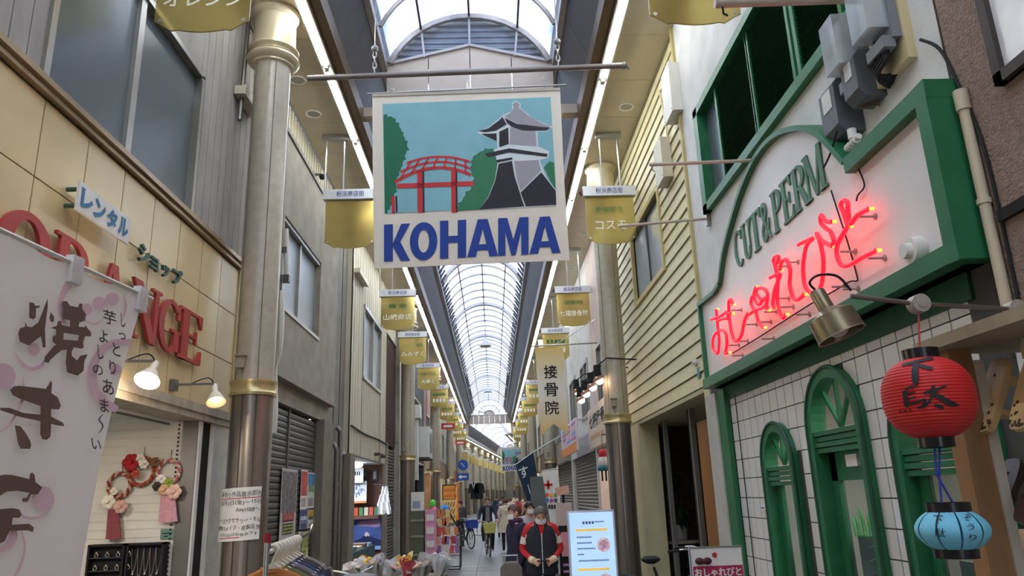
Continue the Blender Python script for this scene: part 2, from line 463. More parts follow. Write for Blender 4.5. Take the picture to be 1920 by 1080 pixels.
# fan-light closing the long vault, beam below
def fan(yy, dx, dz, parent):
    mb = MB(); cz = 8.75+dz; cx = XC+dx
    R0, R1, R2 = .45, .95, 1.48
    for r in (R0, R1, R2):
        mb.tube([(cx+r*math.cos(PI*i/20), yy, cz+r*.9*math.sin(PI*i/20)) for i in range(21)], .035, 6)
    for i in range(9):
        a = PI*i/8; mb.bar((cx+R0*math.cos(a), yy, cz+R0*.9*math.sin(a)), (cx+R2*math.cos(a), yy, cz+R2*.9*math.sin(a)), .05)
    mb.build('fanlight_bars', M('fan_bars', (128,124,122), .5), parent)
    for i in range(8):
        a0, a1 = PI*i/8, PI*(i+1)/8
        MB().flat([(R0*math.cos(a0), R0*math.sin(a0)), (R2*math.cos(a0), R2*math.sin(a0)), (R2*math.cos(a1), R2*math.sin(a1)), (R0*math.cos(a1), R0*math.sin(a1))], lambda p: (cx+p[0], yy+.03, cz+p[1]*.9)).build('pane', PANE, parent)
    MB().flat([(R0*math.cos(PI*i/12), R0*math.sin(PI*i/12)) for i in range(13)], lambda p: (cx+p[0], yy+.03, cz+p[1]*.9)).build('fanlight_centre', BEIGE, parent)
    for i in range(8):
        x0 = cx-1.9+i*.475
        MB().box(x0+.01, x0+.465, yy-.03, yy+.05, 7.95+dz, 8.70+dz).build('beam_panel', BEIGE, parent)
    MB().box(cx-1.95, cx+1.95, yy-.05, yy+.06, 8.70+dz, 8.76+dz).build('beam_trim', CURB, parent)
fan(YE, 0, 0, ceil_o)
parts(MB().box(XC-3.2, XC-1.9, YE, YE+.1, 7, 10).box(XC+1.9, XC+3.2, YE, YE+.1, 7, 10), 'end_wall', BEIGE, ceil_o)
# the lower stretch of roof beyond, where the street bends
Z3 = -.9
def q3(mb, x0, z0, x1, z1, ya=YE+.4, yb=132):
    mb.quad((XC+x0+bend(ya+1), ya, z0+Z3), (XC+x1+bend(ya+1), ya, z1+Z3), (XC+x1+bend(yb), yb, z1+Z3), (XC+x0+bend(yb), yb, z0+Z3)); return mb
for s in (-1, 1):
    q3(MB(), s*2.1, ZS, s*3.6, ZS).build('ceiling_panel', SOFF, ceil_o)
    q3(q3(MB(), s*1.86, ZS-.08, s*2.1, ZS-.08), s*1.86, ZS-.08, s*1.86, ZS+.2).build('bronze_beam', BRONZE, ceil_o)
    q3(MB(), s*1.86, ZS+.2, s*1.5, ZSP-.1).build('side_panel', DARKP, ceil_o)
    q3(MB(), s*1.5, ZSP-.1, s*1.42, ZSP).build('curb', CURB, ceil_o)
    q3(MB(), s*3.6, ZS+.1, s*3.6, -Z3).build('wall_left' if s < 0 else 'wall_right', M('far_front', (150,138,118), .7, var=.35, scale=.6), None, kind='structure')
for j in range(12):
    ya = YE+.5+j*5.3; yb = ya+5.2; mb = MB()
    for i in range(10):
        a, b = -1+i*.2, -1+(i+1)*.2
        (xa, za), (xb, zb) = vault(a), vault(b)
        mb.quad((xa+bend(ya+1), ya, za+Z3), (xb+bend(ya+1), ya, zb+Z3), (xb+bend(yb+1), yb, zb+Z3), (xa+bend(yb+1), yb, za+Z3))
    mb.build('pane', PANE, ceil_o)
    mb = MB(); 
    pts = [vault(-1+i/8) for i in range(17)]
    mb.tube([(x+bend(ya+1), ya, z+Z3) for x, z in pts], .09, 5); mb.build('arch_rib', WRIB, ceil_o)
fan(100, bend(100), Z3, ceil_o)
fan(128, bend(128), Z3, ceil_o)
# the fronts behind the viewer and the shop front that closes the view
for s, nm in ((-1, 'wall_left'), (1, 'wall_right')):
    x = XC+s*2.93; MB().box(x, x+s*.3, -26, .99 if s < 0 else -7.01, 0, ZS+.03).build(nm, M('near_fronts', (170,158,140), .8, var=.2, scale=.7), kind='structure')
    MB().box(XC+s*2.16, XC+s*2.925, -26, .8, ZS, ZS+.03).build('ceiling_panel', SOFF, ceil_o)
wb = struct('wall_back')
MB().box(XC+bend(131)-4.5, XC+bend(131)+4.5, 131, 131.3, 0, 10).build('wall', M('end_front', (150,140,124), .8, var=.3, scale=.8), wb)
MB().box(XC+bend(131)-2, XC+bend(131)+2, 130.9, 131, 2.6, 3.4).build('fascia_sign', M('end_sign', (190,150,90), .6), wb)
MB().box(XC+bend(131)-2, XC+bend(131)+2, 130.95, 131, 0, 2.6).build('doorway', DRIB, wb)

# strip lights
TUBE = M('fluorescent_tube', (242,250,255), .4, var=0, emit=TUBE_E)
HOUS = M('batten_steel', (196,192,184), .3, metal=.5, var=.05)
lp = {}
def strip_light(s, y, L, dx=0, dz=0, label='', group='', key=None):
    x = XC+s*2.10
    if key not in lp:
        o = thing('strip_light', label, 'light', (0, 0, ZS), group)
        MB().box(x-.055, x+.055, .01, L-.01, ZS-.05, ZS).build('housing', HOUS, o)
        parts(MB().box(x-.078, x-.06, .01, L-.01, ZS-.07, ZS).box(x+.06, x+.078, .01, L-.01, ZS-.07, ZS), 'reflector', HOUS, o)
        MB().cyl((x, .05, ZS-.072), (x, L-.05, ZS-.072), .02, n=8).build('tube', TUBE, o)
        parts(MB().box(x-.03, x+.03, .015, .06, ZS-.11, ZS-.04).box(x-.03, x+.03, L-.06, L-.015, ZS-.11, ZS-.04), 'lamp_holder', HOUS, o)
        o.location = (dx, y, ZS+dz); lp[key] = o
    else:
        o = dup(lp[key], (dx, y, ZS+dz), label); o['group'] = group
    return o
for s in (-1, 1):
    side = 'rental shop' if s < 0 else 'hair salon'
    for j in range(34):
        y = -14.2+j*2.4  # row runs on unseen behind the camera, added to brighten the foreground
        if s > 0: y += .5
        if y+2.4 > YE: break
        strip_light(s, y, 2.4, 0, 0, 'fluorescent strip light in the row along the ceiling edge on the %s side' % side, 'strip lights on the %s side' % side, s)
for j in range(8):
    y = YE+2+j*7.2
    for s in (-1, 1):
        o = strip_light(s, y, 7.0, bend(y+1)-.0, Z3, 'fluorescent strip light in the lower ceiling past the fanlight, %s side' % ('rental shop' if s < 0 else 'hair salon'), 'strip lights past the fanlight', ('far', s))
        o.rotation_euler.z = -.098; o.location.x = bend(y+1)+(-XC-s*2.1)*0

# columns
STONE = M('column_stone', (172,163,144), .28, var=.10, scale=9, bump=.05, spec=.6)
BROWN = M('column_cover', (132,122,112), .28, metal=.5, var=.10, scale=4, stretch=(6,6,.5))
GOLD = M('gold_trim', (200,182,134), .28, metal=.6, var=.06)
CREAM = M('cream_capital', (204,192,162), .3, metal=.3, var=.05)
def column(x, y, label, group=None):
    r = .225
    o = thing('column', label, 'column', (x, y, 0), group)
    MB().lathe([(0, 0), (r+.01, 0), (r+.01, 2.93), (0, 2.93)], (x, y, 0), 28).build('base_cover', BROWN, o, True)
    MB().lathe([(0, 2.9), (r+.04, 2.9), (r+.045, 2.93), (r+.03, 2.95), (r+.03, 3.02), (r+.04, 3.04), (r+.04, 3.07), (0, 3.07)], (x, y, 0), 28).build('band', GOLD, o, True)
    MB().lathe([(r, 3.05), (r, 7.22)], (x, y, 0), 28).build('shaft', STONE, o, True)
    mb = MB()
    for a in (-2.35, -1.1, .3): mb.bar((x+(r+.001)*math.cos(a), y+(r+.001)*math.sin(a), 3.06), (x+(r+.001)*math.cos(a), y+(r+.001)*math.sin(a), 7.2), .008)
    mb.build('shaft_joint', M('joint', (110,100,82), .6), o)
    mb = MB()
    for a in (-2.35, -1.75, -1.1): mb.bar((x+(r+.012)*math.cos(a), y+(r+.012)*math.sin(a), .02), (x+(r+.012)*math.cos(a), y+(r+.012)*math.sin(a), 2.9), .010)
    mb.build('cover_seam', M('seam', (70,64,58), .4, metal=.5), o)
    prof = [(r, 7.18), (r+.04, 7.2)]+[(r+.04+.07*math.sin(PI*i/6), 7.22+.14*i/6) for i in range(7)]+[(r+.05, 7.37)]+[(r+.05+.05*math.sin(PI*i/5), 7.38+.09*i/5) for i in range(6)]+[(r+.05, 7.5), (r+.04, 7.9), (r+.10, 7.97), (r+.10, 8.0), (0, 8.0)]
    MB().lathe(prof, (x, y, 0), 28).build('capital', CREAM, o, True)
    a = -1.9; bx, by = x+(r+.03)*math.cos(a), y+(r+.03)*math.sin(a)
    bo = MB().box(bx-.05, bx+.05, by-.04, by+.04, 3.2, 3.33).build('outlet_box', M('outlet_grey', (150,140,118), .5), o)
    MB().box(bx-.062, bx+.062, by-.06, by+.04, 3.33, 3.345).bar((bx, by, 3.2), (bx, by+.01, 3.07), .02).build('outlet_hood', M('outlet_grey', (150,140,118), .5), bo)
    return o
XCL, XCR = -2.75, 2.3
cl = column(XCL, 8.65, 'round stone column with brown base beside the red-lettered rental shop')
dup(cl, (XCL, 24.6, 0), 'round column beside the brown lattice grille and the lit souvenir shop')
dup(cl, (XCL, 36.3, 0), 'round column beside the white air conditioning unit')
dup(cl, (XCR, 13.7, 0), 'round column between the cream boarded shop front and the glowing menu board')
dup(cl, (XCR, 30.5, 0), 'round column behind the pale banner of the bonesetter clinic')
for x, ys in ((XCL, (49, 62)), (XCR, (43, 55.5))):
    for y in ys:
        o = dup(cl, (x, y, 0), 'round stone column further along the long arcade'); o['group'] = 'columns further along the arcade'
for s in (-1, 1):
    for j in range(9):
        y = 71+j*6.4
        o = dup(cl, (XC+s*2.75+bend(y), y, 0), 'slim round column far away past the fanlight'); o['group'] = 'columns past the fanlight'; o.scale = (1, 1, .89)
# ------------------------------------------------------------------ left side
def PL(px, py, X=None): p = P(px, py, X=XL if X is None else X); return p.y, p.z
def PR(px, py, X=None): p = P(px, py, X=XR if X is None else X); return p.y, p.z
YPAN = M('cream_panel', (208,184,136), .3, var=.05, scale=1.5, spec=.5)
DJ = M('dark_joint', (58,48,38), .8)
MOULD = M('bronze_moulding', (150,128,98), .3, metal=.4, var=.06)
ALU = M('aluminium', (158,154,146), .35, metal=.7, var=.05)
ALUD = M('dull_aluminium', (112,108,102), .4, metal=.6, var=.05)
STUC = M('grey_textured_board', (152,146,140), .85, var=.14, scale=4, bump=.5, bscale=26, stretch=(1,1,.35))
WGLASS = M_glass('figured_glass', (84,94,98), .12, .28, .5)
WHITE = M('white_paint', (214,210,202), .55, var=.05)
PAPER = M('paper', (226,222,216), .8, var=.03)
INK = M('black_ink', (30,28,28), .8, var=0)
RED = M('red_ink', (186,40,36), .7, var=0)
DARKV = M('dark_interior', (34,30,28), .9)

b1 = thing('rental_shop_building', 'rental shop building with cream tiled fascia and grey boarded upper floor', 'building', (XL, 5, 0))
zt, zb = 4.57, 2.76
# fascia panels, three rows
ZR = [zb, 3.36, 3.96, zt]
YP = [9.05-.6*i for i in range(13)]
MB().box(XL-.3, XL-.03, 1.85, 9.12, zb-.02, zt+.02).build('fascia_backing', DJ, b1)
pm = None
for i in range(12):
    for k in range(3):
        y0, y1 = YP[i+1]+.007, YP[i]-.007
        if pm is None:
            pm = MB().box(XL-.03, XL, 0, .586, 0, .588).build('fascia_panel', YPAN, b1); pm.location = (0, y0, ZR[k]+.006)
        else:
            clone(pm, 'fascia_panel', b1, (0, y0, ZR[k]+.006))
MB().box(XL-.05, XL+.05, 1.6, 9.12, zt, zt+.05).box(XL-.05, XL+.08, 1.6, 9.12, zt+.05, zt+.10).build('top_moulding', MOULD, b1)
MB().box(XL-.05, XL+.02, 9.05, 9.16, zb-.05, zt+.08).build('end_trim', YPAN, b1)
MB().box(XL-.35, XL+.04, 1.6, 9.2, zb-.09, zb).box(XL-.3, XL+.02, 1.6, 9.2, zb-.16, zb-.09).build('lintel', M('worn_lintel', (170,158,140), .6, var=.2, scale=8), b1)
# upper floor: grooved boards and a wide window
wy0, wy1, wz0, wz1 = 4.80, 7.48, 4.68, 6.36
ym = PL(240, 300)[0]
yb_ = 1.0
k = 0
def board(y0, y1, z0, z1): MB().box(XL-.12, XL-.02, y0+.006, y1-.006, z0, z1).build('wall_board', STUC, b1)
while yb_ < 9.17:
    y1 = min(yb_+.20, 9.18)
    if y1 <= wy0-.0 or yb_ >= wy1: board(yb_, y1, 4.67, 7.98)
    elif yb_ < wy0: board(yb_, wy0, 4.67, 7.98)
    elif y1 > wy1: board(wy1, y1, 4.67, 7.98)
    yb_ = y1
MB().box(XL-.12, XL-.02, wy0, wy1, wz1, 7.98).build('wall_board', STUC, b1)
MB().box(XL-.3, XL-.12, 1, 9.18, 4.6, 7.98).build('wall_core', DJ, b1)
wf = MB()
for y in (wy0, wy1): wf.box(XL-.1, XL+.01, y-.035, y+.035, wz0, wz1)
wf.box(XL-.1, XL+.01, wy0, wy1, wz0-.03, wz0+.03).box(XL-.1, XL+.01, wy0-.03, wy1+.03, wz1-.03, wz1+.03)
wf.box(XL-.08, XL-.01, ym-.05, ym+.05, wz0, wz1)
wfo = wf.build('window_frame', ALU, b1)
for y0, y1, d in ((wy0+.035, ym, .05), (ym, wy1-.035, .07)):
    MB().box(XL-d-.01, XL-d, y0, y1, wz0+.03, wz1-.03).build('pane', WGLASS, wfo)
# ground floor: recessed shop with a white side wall
PEG = M('white_pegboard', (216,212,204), .7, var=.05, scale=3)
ysw = 8.25
MB().box(XL-2.6, XL-.02, ysw, ysw+.08, 0, zb-.1).build('shop_side_wall', PEG, b1)
mb = MB()
for i in range(20):
    z = .9+i*.085; mb.box(XL-2.5, XL-.1, ysw-.006, ysw, z, z+.012)
mb.build('slat_groove', M('peg_line', (212,207,198), .7), b1, kind='stuff')
MB().box(XL-2.7, XL-2.6, 1, ysw+.1, 0, zb).build('shop_back_wall', PEG, b1)
MB().box(XL-2.7, XL-.2, 1, ysw+.1, zb-.10, zb-.04).build('shop_ceiling', WHITE, b1)
MB().box(XL-2.7, XL-.05, 1.0, 1.1, 0, zb).build('shop_side_wall', PEG, b1)
MB().box(XL-.3, XL-.0, 8.62, 9.12, 0, zb-.12).build('shop_pier', M('worn_white_pier', (204,198,188), .7, var=.12, scale=6, bump=.15), b1)
MB().box(XL-.2, XL-.04, ysw-.02, ysw+.12, 0, zb-.1).build('shutter_guide', ALUD, b1)
MB().box(XL-.14, XL-.05, 8.36, 8.62, 0, zb-.1).build('guide_gap', DARKV, b1)
mb = MB()
for i in range(52): mb.box(XL-.245, XL-.23, ysw-.028, ysw-.018, .3+i*.045, .32+i*.045)
mb.build('guide_hole', DARKV, b1, kind='stuff')
mb = MB().tube([(XL-.3, 2, zb-.2), (XL-.3, 8.1, zb-.2)], .012, 6); mb.build('curtain_rail', ALUD, b1)
# unseen area light added to brighten the shop interior
l = bpy.data.lights.new('shop_fill', 'AREA'); l.energy = 30; l.size = .6; l.color = (1, .92, .82)
lo = bpy.data.objects.new('shop_fill', l); C.objects.link(lo); lo.location = (XL-1.3, 5.5, zb-.16)

# red serif letters
RLET = M('brick_red_letter', (168,58,50), .5, var=.06)
ot = PL(345, 580); ob_ = PL(372, 690)
zt_l, zb_l = PL(28, 391)[1], 3.02
rl = thing('shop_lettering', 'row of large brick-red serif letters spelling ORANGE on cream panels', 'lettering', (XL+.02, 6, 3.4))
zt_l = .5*(PL(28, 391)[1]+PL(345, 582)[1]); zb_l = PL(372, 690)[1]
spans = [('O', -8, 92, 470), ('R', 100, 172, 500), ('A', 178, 236, 560), ('N', 243, 298, 600), ('G', 296, 338, 630), ('E', 335, 379, 640)]
for ch, xa, xb, yy in spans:
    y0, y1 = PL(xa, yy, XL+.06)[0], PL(xb, yy+ (xb-xa)*.6, XL+.06)[0]
    mb = MB(); put_glyph(mb, ch, (XL+.03, y0, zb_l), (0, y1-y0, 0), (0, 0, zt_l-zb_l), (.03, 0, 0)); mb.build('letter', RLET, rl)
# white board with blue kana, green kana beside it
BLUE = M('kana_blue', (60,112,150), .6, var=.05); GREEN = M('kana_green', (62,92,74), .5, var=.05)
ks = thing('rental_sign', 'small white board with blue brush kana, standing off the cream panels', 'sign', (XL+.1, 6.3, 4.1))
A = P(150, 345, X=XL+.12); B = P(247, 405, X=XL+.12); D_ = P(146, 393, X=XL+.12); Cc = P(245, 463, X=XL+.12)
MB().box(XL+.10, XL+.12, A.y, B.y, (D_.z+Cc.z)/2, (A.z+B.z)/2).build('board', WHITE, ks)
zA, zD = (A.z+B.z)/2, (D_.z+Cc.z)/2; hh = zA-zD; wd_ = B.y-A.y
for i, ch in enumerate('レンタル'):
    mb = MB(); put_text(mb, ch, (XL+.124, A.y+wd_*(.04+i*.235), zD+hh*.16), (0, wd_*.21, 0), (0, 0, hh*.68), .045); mb.build('letter', BLUE, ks)
parts(MB().cyl((XL, A.y+.05, zA-.05), (XL+.1, A.y+.05, zA-.05), .018).cyl((XL, A.y+.05, zD+.05), (XL+.1, A.y+.05, zD+.05), .018), 'standoff', GREEN, ks)
kg = thing('shop_kana', 'dark green kana letters fixed to the cream panels beside the white board', 'lettering', (XL+.02, 7.3, 4.1))
y0, y1 = PL(252, 440)[0], PL(336, 490)[0]; zz0 = zD-.02
for i, ch in enumerate('ショップ'):
    w = (y1-y0)/4; k = .72 if ch in 'ョッ' else 1
    mb = MB(); put_text(mb, ch, (XL+.03, y0+i*w+w*.06, zz0), (0, w*.84*k, 0), (0, 0, hh*.72*k), .03, thick=(.03, 0, 0)); mb.build('letter', GREEN, kg)

# two clamp lamps under the fascia
SHADE = M('enamel_shade', (222,212,190), .4, var=.05)
BULBM = M('lit_bulb', (255,226,180), .4, var=0, emit=22); BULB0 = M('dim_bulb', (255,226,170), .4, var=0, emit=2.0)
def clamp_lamp(px, py, label, lit):
    top = P(px, py, X=XL+.34)
    o = thing('spot_lamp', label, 'lamp', top, None)
    d = Vector((.02, -.62, -.8)).normalized() if lit else Vector((.28, -.40, -.85)).normalized()
    MB().cyl(top, top+d*.10, .03, n=14).build('socket', SHADE, o, True)
    a = top+d*.09
    ax = d; up = ax.orthogonal().normalized(); s2 = ax.cross(up)
    prof = [(.03, 0), (.048, .02), (.097, .12), (.10, .128), (.094, .126), (.044, .03), (.0, .02)]
    vs = []; n = 22
    for r, t in prof:
        for i in range(n):
            th = 2*PI*i/n; vs.append(a+ax*t+up*math.cos(th)*r+s2*math.sin(th)*r)
    fs = [(j*n+i, j*n+(i+1) % n, (j+1)*n+(i+1) % n, (j+1)*n+i) for j in range(len(prof)-1) for i in range(n)]
    mb = MB(); mb.add(vs, fs); mb.build('shade', SHADE, o, True)
    bc = a+ax*.075; MB().ball(bc, .048).build('bulb', BULBM if lit else BULB0, o, True)
    w = Vector((XL+.02, top.y-.22, top.z-.02))
    MB().bar(w, (top.x, top.y-.02, top.z+.01), .025, .02).build('arm', ALUD, o)
    MB().box(w.x-.02, w.x+.03, w.y-.05, w.y+.05, w.z-.06, w.z+.05).build('clamp', ALUD, o)
    MB().tube(smooth_path([top+Vector((0,0,.0)), top+Vector((-.03,-.04,.06)), top+Vector((-.08,-.10,.05)), w+Vector((.1,.08,0))], 6), .006, 6).build('cord', INK, o)
    if lit:
        l = bpy.data.lights.new('spot_bulb', 'POINT'); l.energy = 14; l.shadow_soft_size = .05; l.color = (1, .8, .55)
        q = bpy.data.objects.new('spot_bulb', l); C.objects.link(q); q.location = a+ax*.2
clamp_lamp(292, 680, 'lit enamel spot lamp under the letter G', True)
clamp_lamp(402, 722, 'dim enamel spot lamp under the letter E beside the column', False)

# wreaths on the side wall
def WP(px, py, dy=.04): return P(px, py, Y=ysw-dy)
def wreath(px, py, r, cols, label, tassel=None, flowers=(), square=False):
    c = WP(px, py); o = thing('wreath', label, 'wreath', (c.x, c.y, c.z))
    for k, cc in enumerate(cols):
        pts = []
        for i in range(48):
            a = 2*PI*i/48; rr = r+.012*math.cos(9*a+k*PI); pts.append((c.x+rr*math.cos(a), c.y-.015*math.sin(9*a+k*PI), c.z+rr*1.05*math.sin(a)))
        MB().tube(pts, .014, 6, closed=True).build('cord_ring', M('cord%d%d%d' % cc, cc, .7), o)
    MB().tube([(c.x, c.y+.03, c.z+r), (c.x, c.y+.03, c.z+r+.12)], .003, 5).build('hanging_wire', INK, o)
    for (fx, fy, fr, fc) in flowers:
        p = WP(fx, fy, .09); mb = MB()
        for i in range(6):
            a = 2*PI*i/6; mb.ball((p.x+fr*.55*math.cos(a), p.y-.01*(i % 2), p.z+fr*.55*math.sin(a)), fr*.5, fr*.25, fr*.5, 8, 6)
        mb.ball((p.x, p.y-.03, p.z), fr*.35, fr*.3, fr*.35, 8, 6)
        mb.build('flower', M('flower%d%d%d' % fc, fc, .7), o, True)
    if tassel:
        tx, ty0, ty1, tw, tcol = tassel
        a = WP(tx, ty0, .06); b = WP(tx, ty1, .06); w = abs(WP(tx+tw, ty0).x-a.x)/2; mb = MB()
        for i in range(9):
            f = (i-4)/4; mb.cyl((a.x+f*w*.7, a.y-.015*math.cos(f*1.5), a.z), (b.x+f*w*1.05, b.y-.015*math.cos(f*1.5), b.z+.01*abs(f)), .014, .016, 7)
        mb.build('tassel', M('tassel%d%d%d' % tcol, tcol, .75, var=.15, scale=30), o)
wreath(224, 910, .115, ((150,60,56), (200,170,150)), 'twisted red cord wreath with white flower and dark mauve tassel on the white wall', (213, 955, 1012, 24, (140,70,80)),
       ((203, 941, .075, (236,230,210)), (226, 950, .07, (216,170,160)), (214, 921, .04, (240,235,220))))
wreath(265, 884, .135, ((170,60,46), (150,110,70)), 'red and brown ring wreath with red cloth patch hung between the tasselled wreaths', None,
       ((262, 860, .055, (240,235,225)), (270, 870, .05, (235,228,220)), (246, 867, .09, (176,30,34)), (292, 866, .05, (120,90,60)), (254, 889, .045, (180,80,60))))
wreath(316, 885, .115, ((196,110,100), (216,190,180)), 'pale pink ring wreath with peach flowers and pink tassel on the white wall', (315, 922, 980, 30, (206,150,160)),
       ((302, 898, .05, (240,236,228)), (316, 905, .045, (150,170,60)), (308, 918, .06, (222,180,140)), (326, 922, .08, (232,190,170)), (295, 912, .05, (60,58,50))))
a = WP(300, 992); b = WP(324, 1010)
pt = thing('price_card', 'small green card pinned to the white wall below the wreaths', 'card', (a.x, a.y, b.z))
MB().box(a.x, b.x, ysw-.02, ysw-.012, b.z, a.z).build('card', M('card_green', (110,140,130), .8), pt)
MB().box(a.x+.02, b.x-.02, ysw-.023, ysw-.0205, a.z-.05, a.z-.04).box(a.x+.04, b.x-.06, ysw-.023, ysw-.0205, a.z-.08, a.z-.07).build('lettering', INK, pt)
# jewellery case
a = WP(165, 1022, .14); b = WP(308, 1016, .14); m_ = P(236, 1020, Y=ysw-.14).x
jc = thing('jewellery_case', 'open black jewellery display case with rings and necklaces under the wreaths', 'display case', (a.x, a.y, .9))
zt_ = a.z; zb2 = 1.0
BLK = M('black_velvet', (26,25,28), .8)
for x0, x1 in ((a.x, m_-.01), (m_+.01, b.x)):
    MB().box(x0, x1, ysw-.06, ysw-.02, zb2, zt_).build('back', BLK, jc)
    MB().box(x0, x0+.02, ysw-.14, ysw-.06, zb2, zt_).box(x1-.02, x1, ysw-.14, ysw-.06, zb2, zt_).box(x0, x1, ysw-.14, ysw-.06, zt_-.02, zt_).build('frame', BLK, jc)
SILV = M('silver', (205,200,190), .25, metal=.9)
for k in range(3):
    zz = zt_-.13-k*.125; MB().box(a.x+.02, m_-.03, ysw-.13, ysw-.06, zz-.006, zz).build('shelf', M('shelf_glass', (70,74,78), .3), jc)
    for i in range(4):
        x = a.x+.08+i*.11
        MB().tube([(x+.018*math.cos(t*PI/5), ysw-.11, zz+.022+.018*math.sin(t*PI/5)) for t in range(10)], .006, 6, closed=True).ball((x, ysw-.11, zz+.048), .012, n=8, m=6).build('ring', SILV, jc)
for i in range(5):
    x = m_+.07+i*(b.x-m_-.14)/4; L = .24+.05*(i % 2)
    pts = [(x-.03, ysw-.08, zt_-.05), (x-.02, ysw-.08, zt_-.05-L*.6), (x, ysw-.085, zt_-.05-L), (x+.02, ysw-.08, zt_-.05-L*.6), (x+.03, ysw-.08, zt_-.05)]
    MB().tube(smooth_path(pts, 5), .004, 5).ball((x, ysw-.085, zt_-.06-L), .014, n=8, m=6).build('necklace', SILV, jc)

# hand-written notice on the column
c0 = Vector((XCL, 8.65, 0))
def colmap(u, v): # u angle, v height, wrapped round the column cover
    r = .225+.022; return Vector((c0.x+r*math.sin(u), c0.y-r*math.cos(u), v))
no = thing('notice', 'white hand-written Japanese notice taped round the brown column base', 'notice', (c0.x, c0.y-.25, 1.0))
zn1 = P(462, 914, Y=8.4).z; zn0 = P(462, 1014, Y=8.4).z
def pxu(px, py): # flat coordinate across the sheet
    return (px-419)/(505-419), (1014-py)/(1014-914)
U0, U1 = -1.30, .95
# sheet: stands proud at its left edge, follows the cover
mb = MB(); n = 18; vs = []
def shp(fu, fv, d=0): 
    a = U0+(U1-U0)*fu; r = .225+.024+d+max(0, (.25-fu))*.10
    return Vector((c0.x+r*math.sin(a), c0.y-r*math.cos(a), zn0+(zn1-zn0)*fv+.02*(fu-.5)))
for i in range(n+1): vs += [shp(i/n, 0), shp(i/n, 1)]
mb.add(vs, [(2*i, 2*i+2, 2*i+3, 2*i+1) for i in range(n)]).build('sheet', PAPER, no, True)
mb = MB(); mr = MB()
def ntext(m, s, x0, x1, y0, y1):
    vs, fs, _ = text2d(s, 0)
    m = MB(); m.add([shp(x0+(x1-x0)*x, y0+(y1-y0)*y+.012*math.sin(x*17), .003) for x, y in vs], fs); m.build('text_line', INK, no)
ntext(mb, '手作り作品展示即売', .12, 1.0, .82, .93)
ntext(mb, '12月3日(金)〜15日', .12, 1.0, .66, .77)
ntext(mb, 'AM10時～', .52, .98, .53, .62)
ntext(mb, 'ビーズアクセサリー・キル', .06, 1.0, .34, .43)
ntext(mb, '着物リメイク・皮製品 他', .06, 1.0, .20, .29)
ntext(mb, '12日(日)はお休みです', .16, .95, .08, .15)
for x0, x1, y in ((.1, 1.0, .79), (.14, .62, .055)):
    for i in range(10):
        f0 = x0+(x1-x0)*i/10; f1 = x0+(x1-x0)*(i+1)/10; mr.quad(shp(f0, y, .003), shp(f1, y, .003), shp(f1, y+.014, .003), shp(f0, y+.014, .003))
    mr.build('underline', RED, no); mr = MB()

# grey junction box and conduit on the wall by the column capital
def wall_box(px0, py0, px1, py1, X, dx, label, mat=None, cat='box', name='junction_box'):
    a = P(px0, py0, X=X); b = P(px1, py1, X=X); y0, y1 = sorted((a.y, b.y)); z0, z1 = sorted((a.z, b.z))
    o = thing(name, label, cat, (X, y0, z0)); m = mat or M('box_cream', (196,188,166), .5)
    MB().box(X-dx*.05, X+dx*.8, y0, y1, z0, z1).build('case', m, o)
    MB().box(X+dx*.8, X+dx, y0-.01, y1+.01, z0-.01, z1+.01).build('cover', m, o)
    mb = MB()
    for y in (y0+.02, y1-.02):
        for z in (z0+.03, z1-.03): mb.ball((X+dx, y, z), .009, n=6, m=4)
    mb.build('screw', ALUD, o); return o
wall_box(441, 160, 470, 222, XL, .14, 'cream junction box on the grey boarded wall beside the column')
MB_c = MB().tube([(XL+.05, 8.55, 6.4), (XL+.05, 8.62, 7.95)], .03, 8)
tag(MB_c.build('conduit', ALUD), 'dark vertical conduit running up from the cream junction box to the soffit', 'pipe')

# ---- building 2: grey rendered front with shutters
REND = M('grey_render', (146,138,126), .85, var=.16, scale=2.5, bump=.25, bscale=20)
b2 = thing('rendered_building', 'grey rendered building with closed dark roller shutters next to the column', 'building', (XL, 12, 0))
yb0, yb1 = 9.2, 15.0
ztop2 = PL(570, 300)[1]
zl = PL(517, 705)[1]; zs = PL(515, 742)[1]
zl = .5*(zl+PL(627, 757)[1]); zs = .5*(zs+PL(607, 787)[1])
wa = PL(527, 395); wb = PL(598, 630); w_y0, w_y1 = PL(530, 500)[0], PL(600, 560)[0]
w_z0, w_z1 = PL(598, 630)[1], PL(527, 392)[1]
w_z0 = .5*(w_z0+PL(531, 595)[1])
w_y0 = max(w_y0, 10.2)
def wall_with_hole(X0, X1, y0, y1, z0, z1, hy0, hy1, hz0, hz1):
    return MB().box(X0, X1, y0, hy0, z0, z1).box(X0, X1, hy1, y1, z0, z1).box(X0, X1, hy0, hy1, z0, hz0).box(X0, X1, hy0, hy1, hz1, z1)
wall_with_hole(XL-.25, XL-.0, yb0, yb1, zl, ztop2, w_y0, w_y1, w_z0, w_z1).build('wall', REND, b2)
MB().box(XL-.25, XL-.10, yb0, yb1, zs, zl).build('lintel_band', REND, b2)
MB().box(XL-.25, XL+.03, yb0, yb1, zl-.03, zl+.02).build('ledge', REND, b2)
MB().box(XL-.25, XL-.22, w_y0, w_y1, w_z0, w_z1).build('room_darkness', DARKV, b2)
ymid = .5*(w_y0+w_y1)
mb = MB()
for y in (w_y0+.03, ymid, w_y1-.03): mb.box(XL-.16, XL-.06, y-.035, y+.035, w_z0, w_z1)
mb.box(XL-.16, XL+.02, w_y0, w_y1, w_z0, w_z0+.06).box(XL-.16, XL-.02, w_y0, w_y1, w_z1-.06, w_z1)
w2 = mb.build('window_frame', ALU, b2)
FROST = M_glass('frosted_glass', (150,158,164), .1, .3, .5)
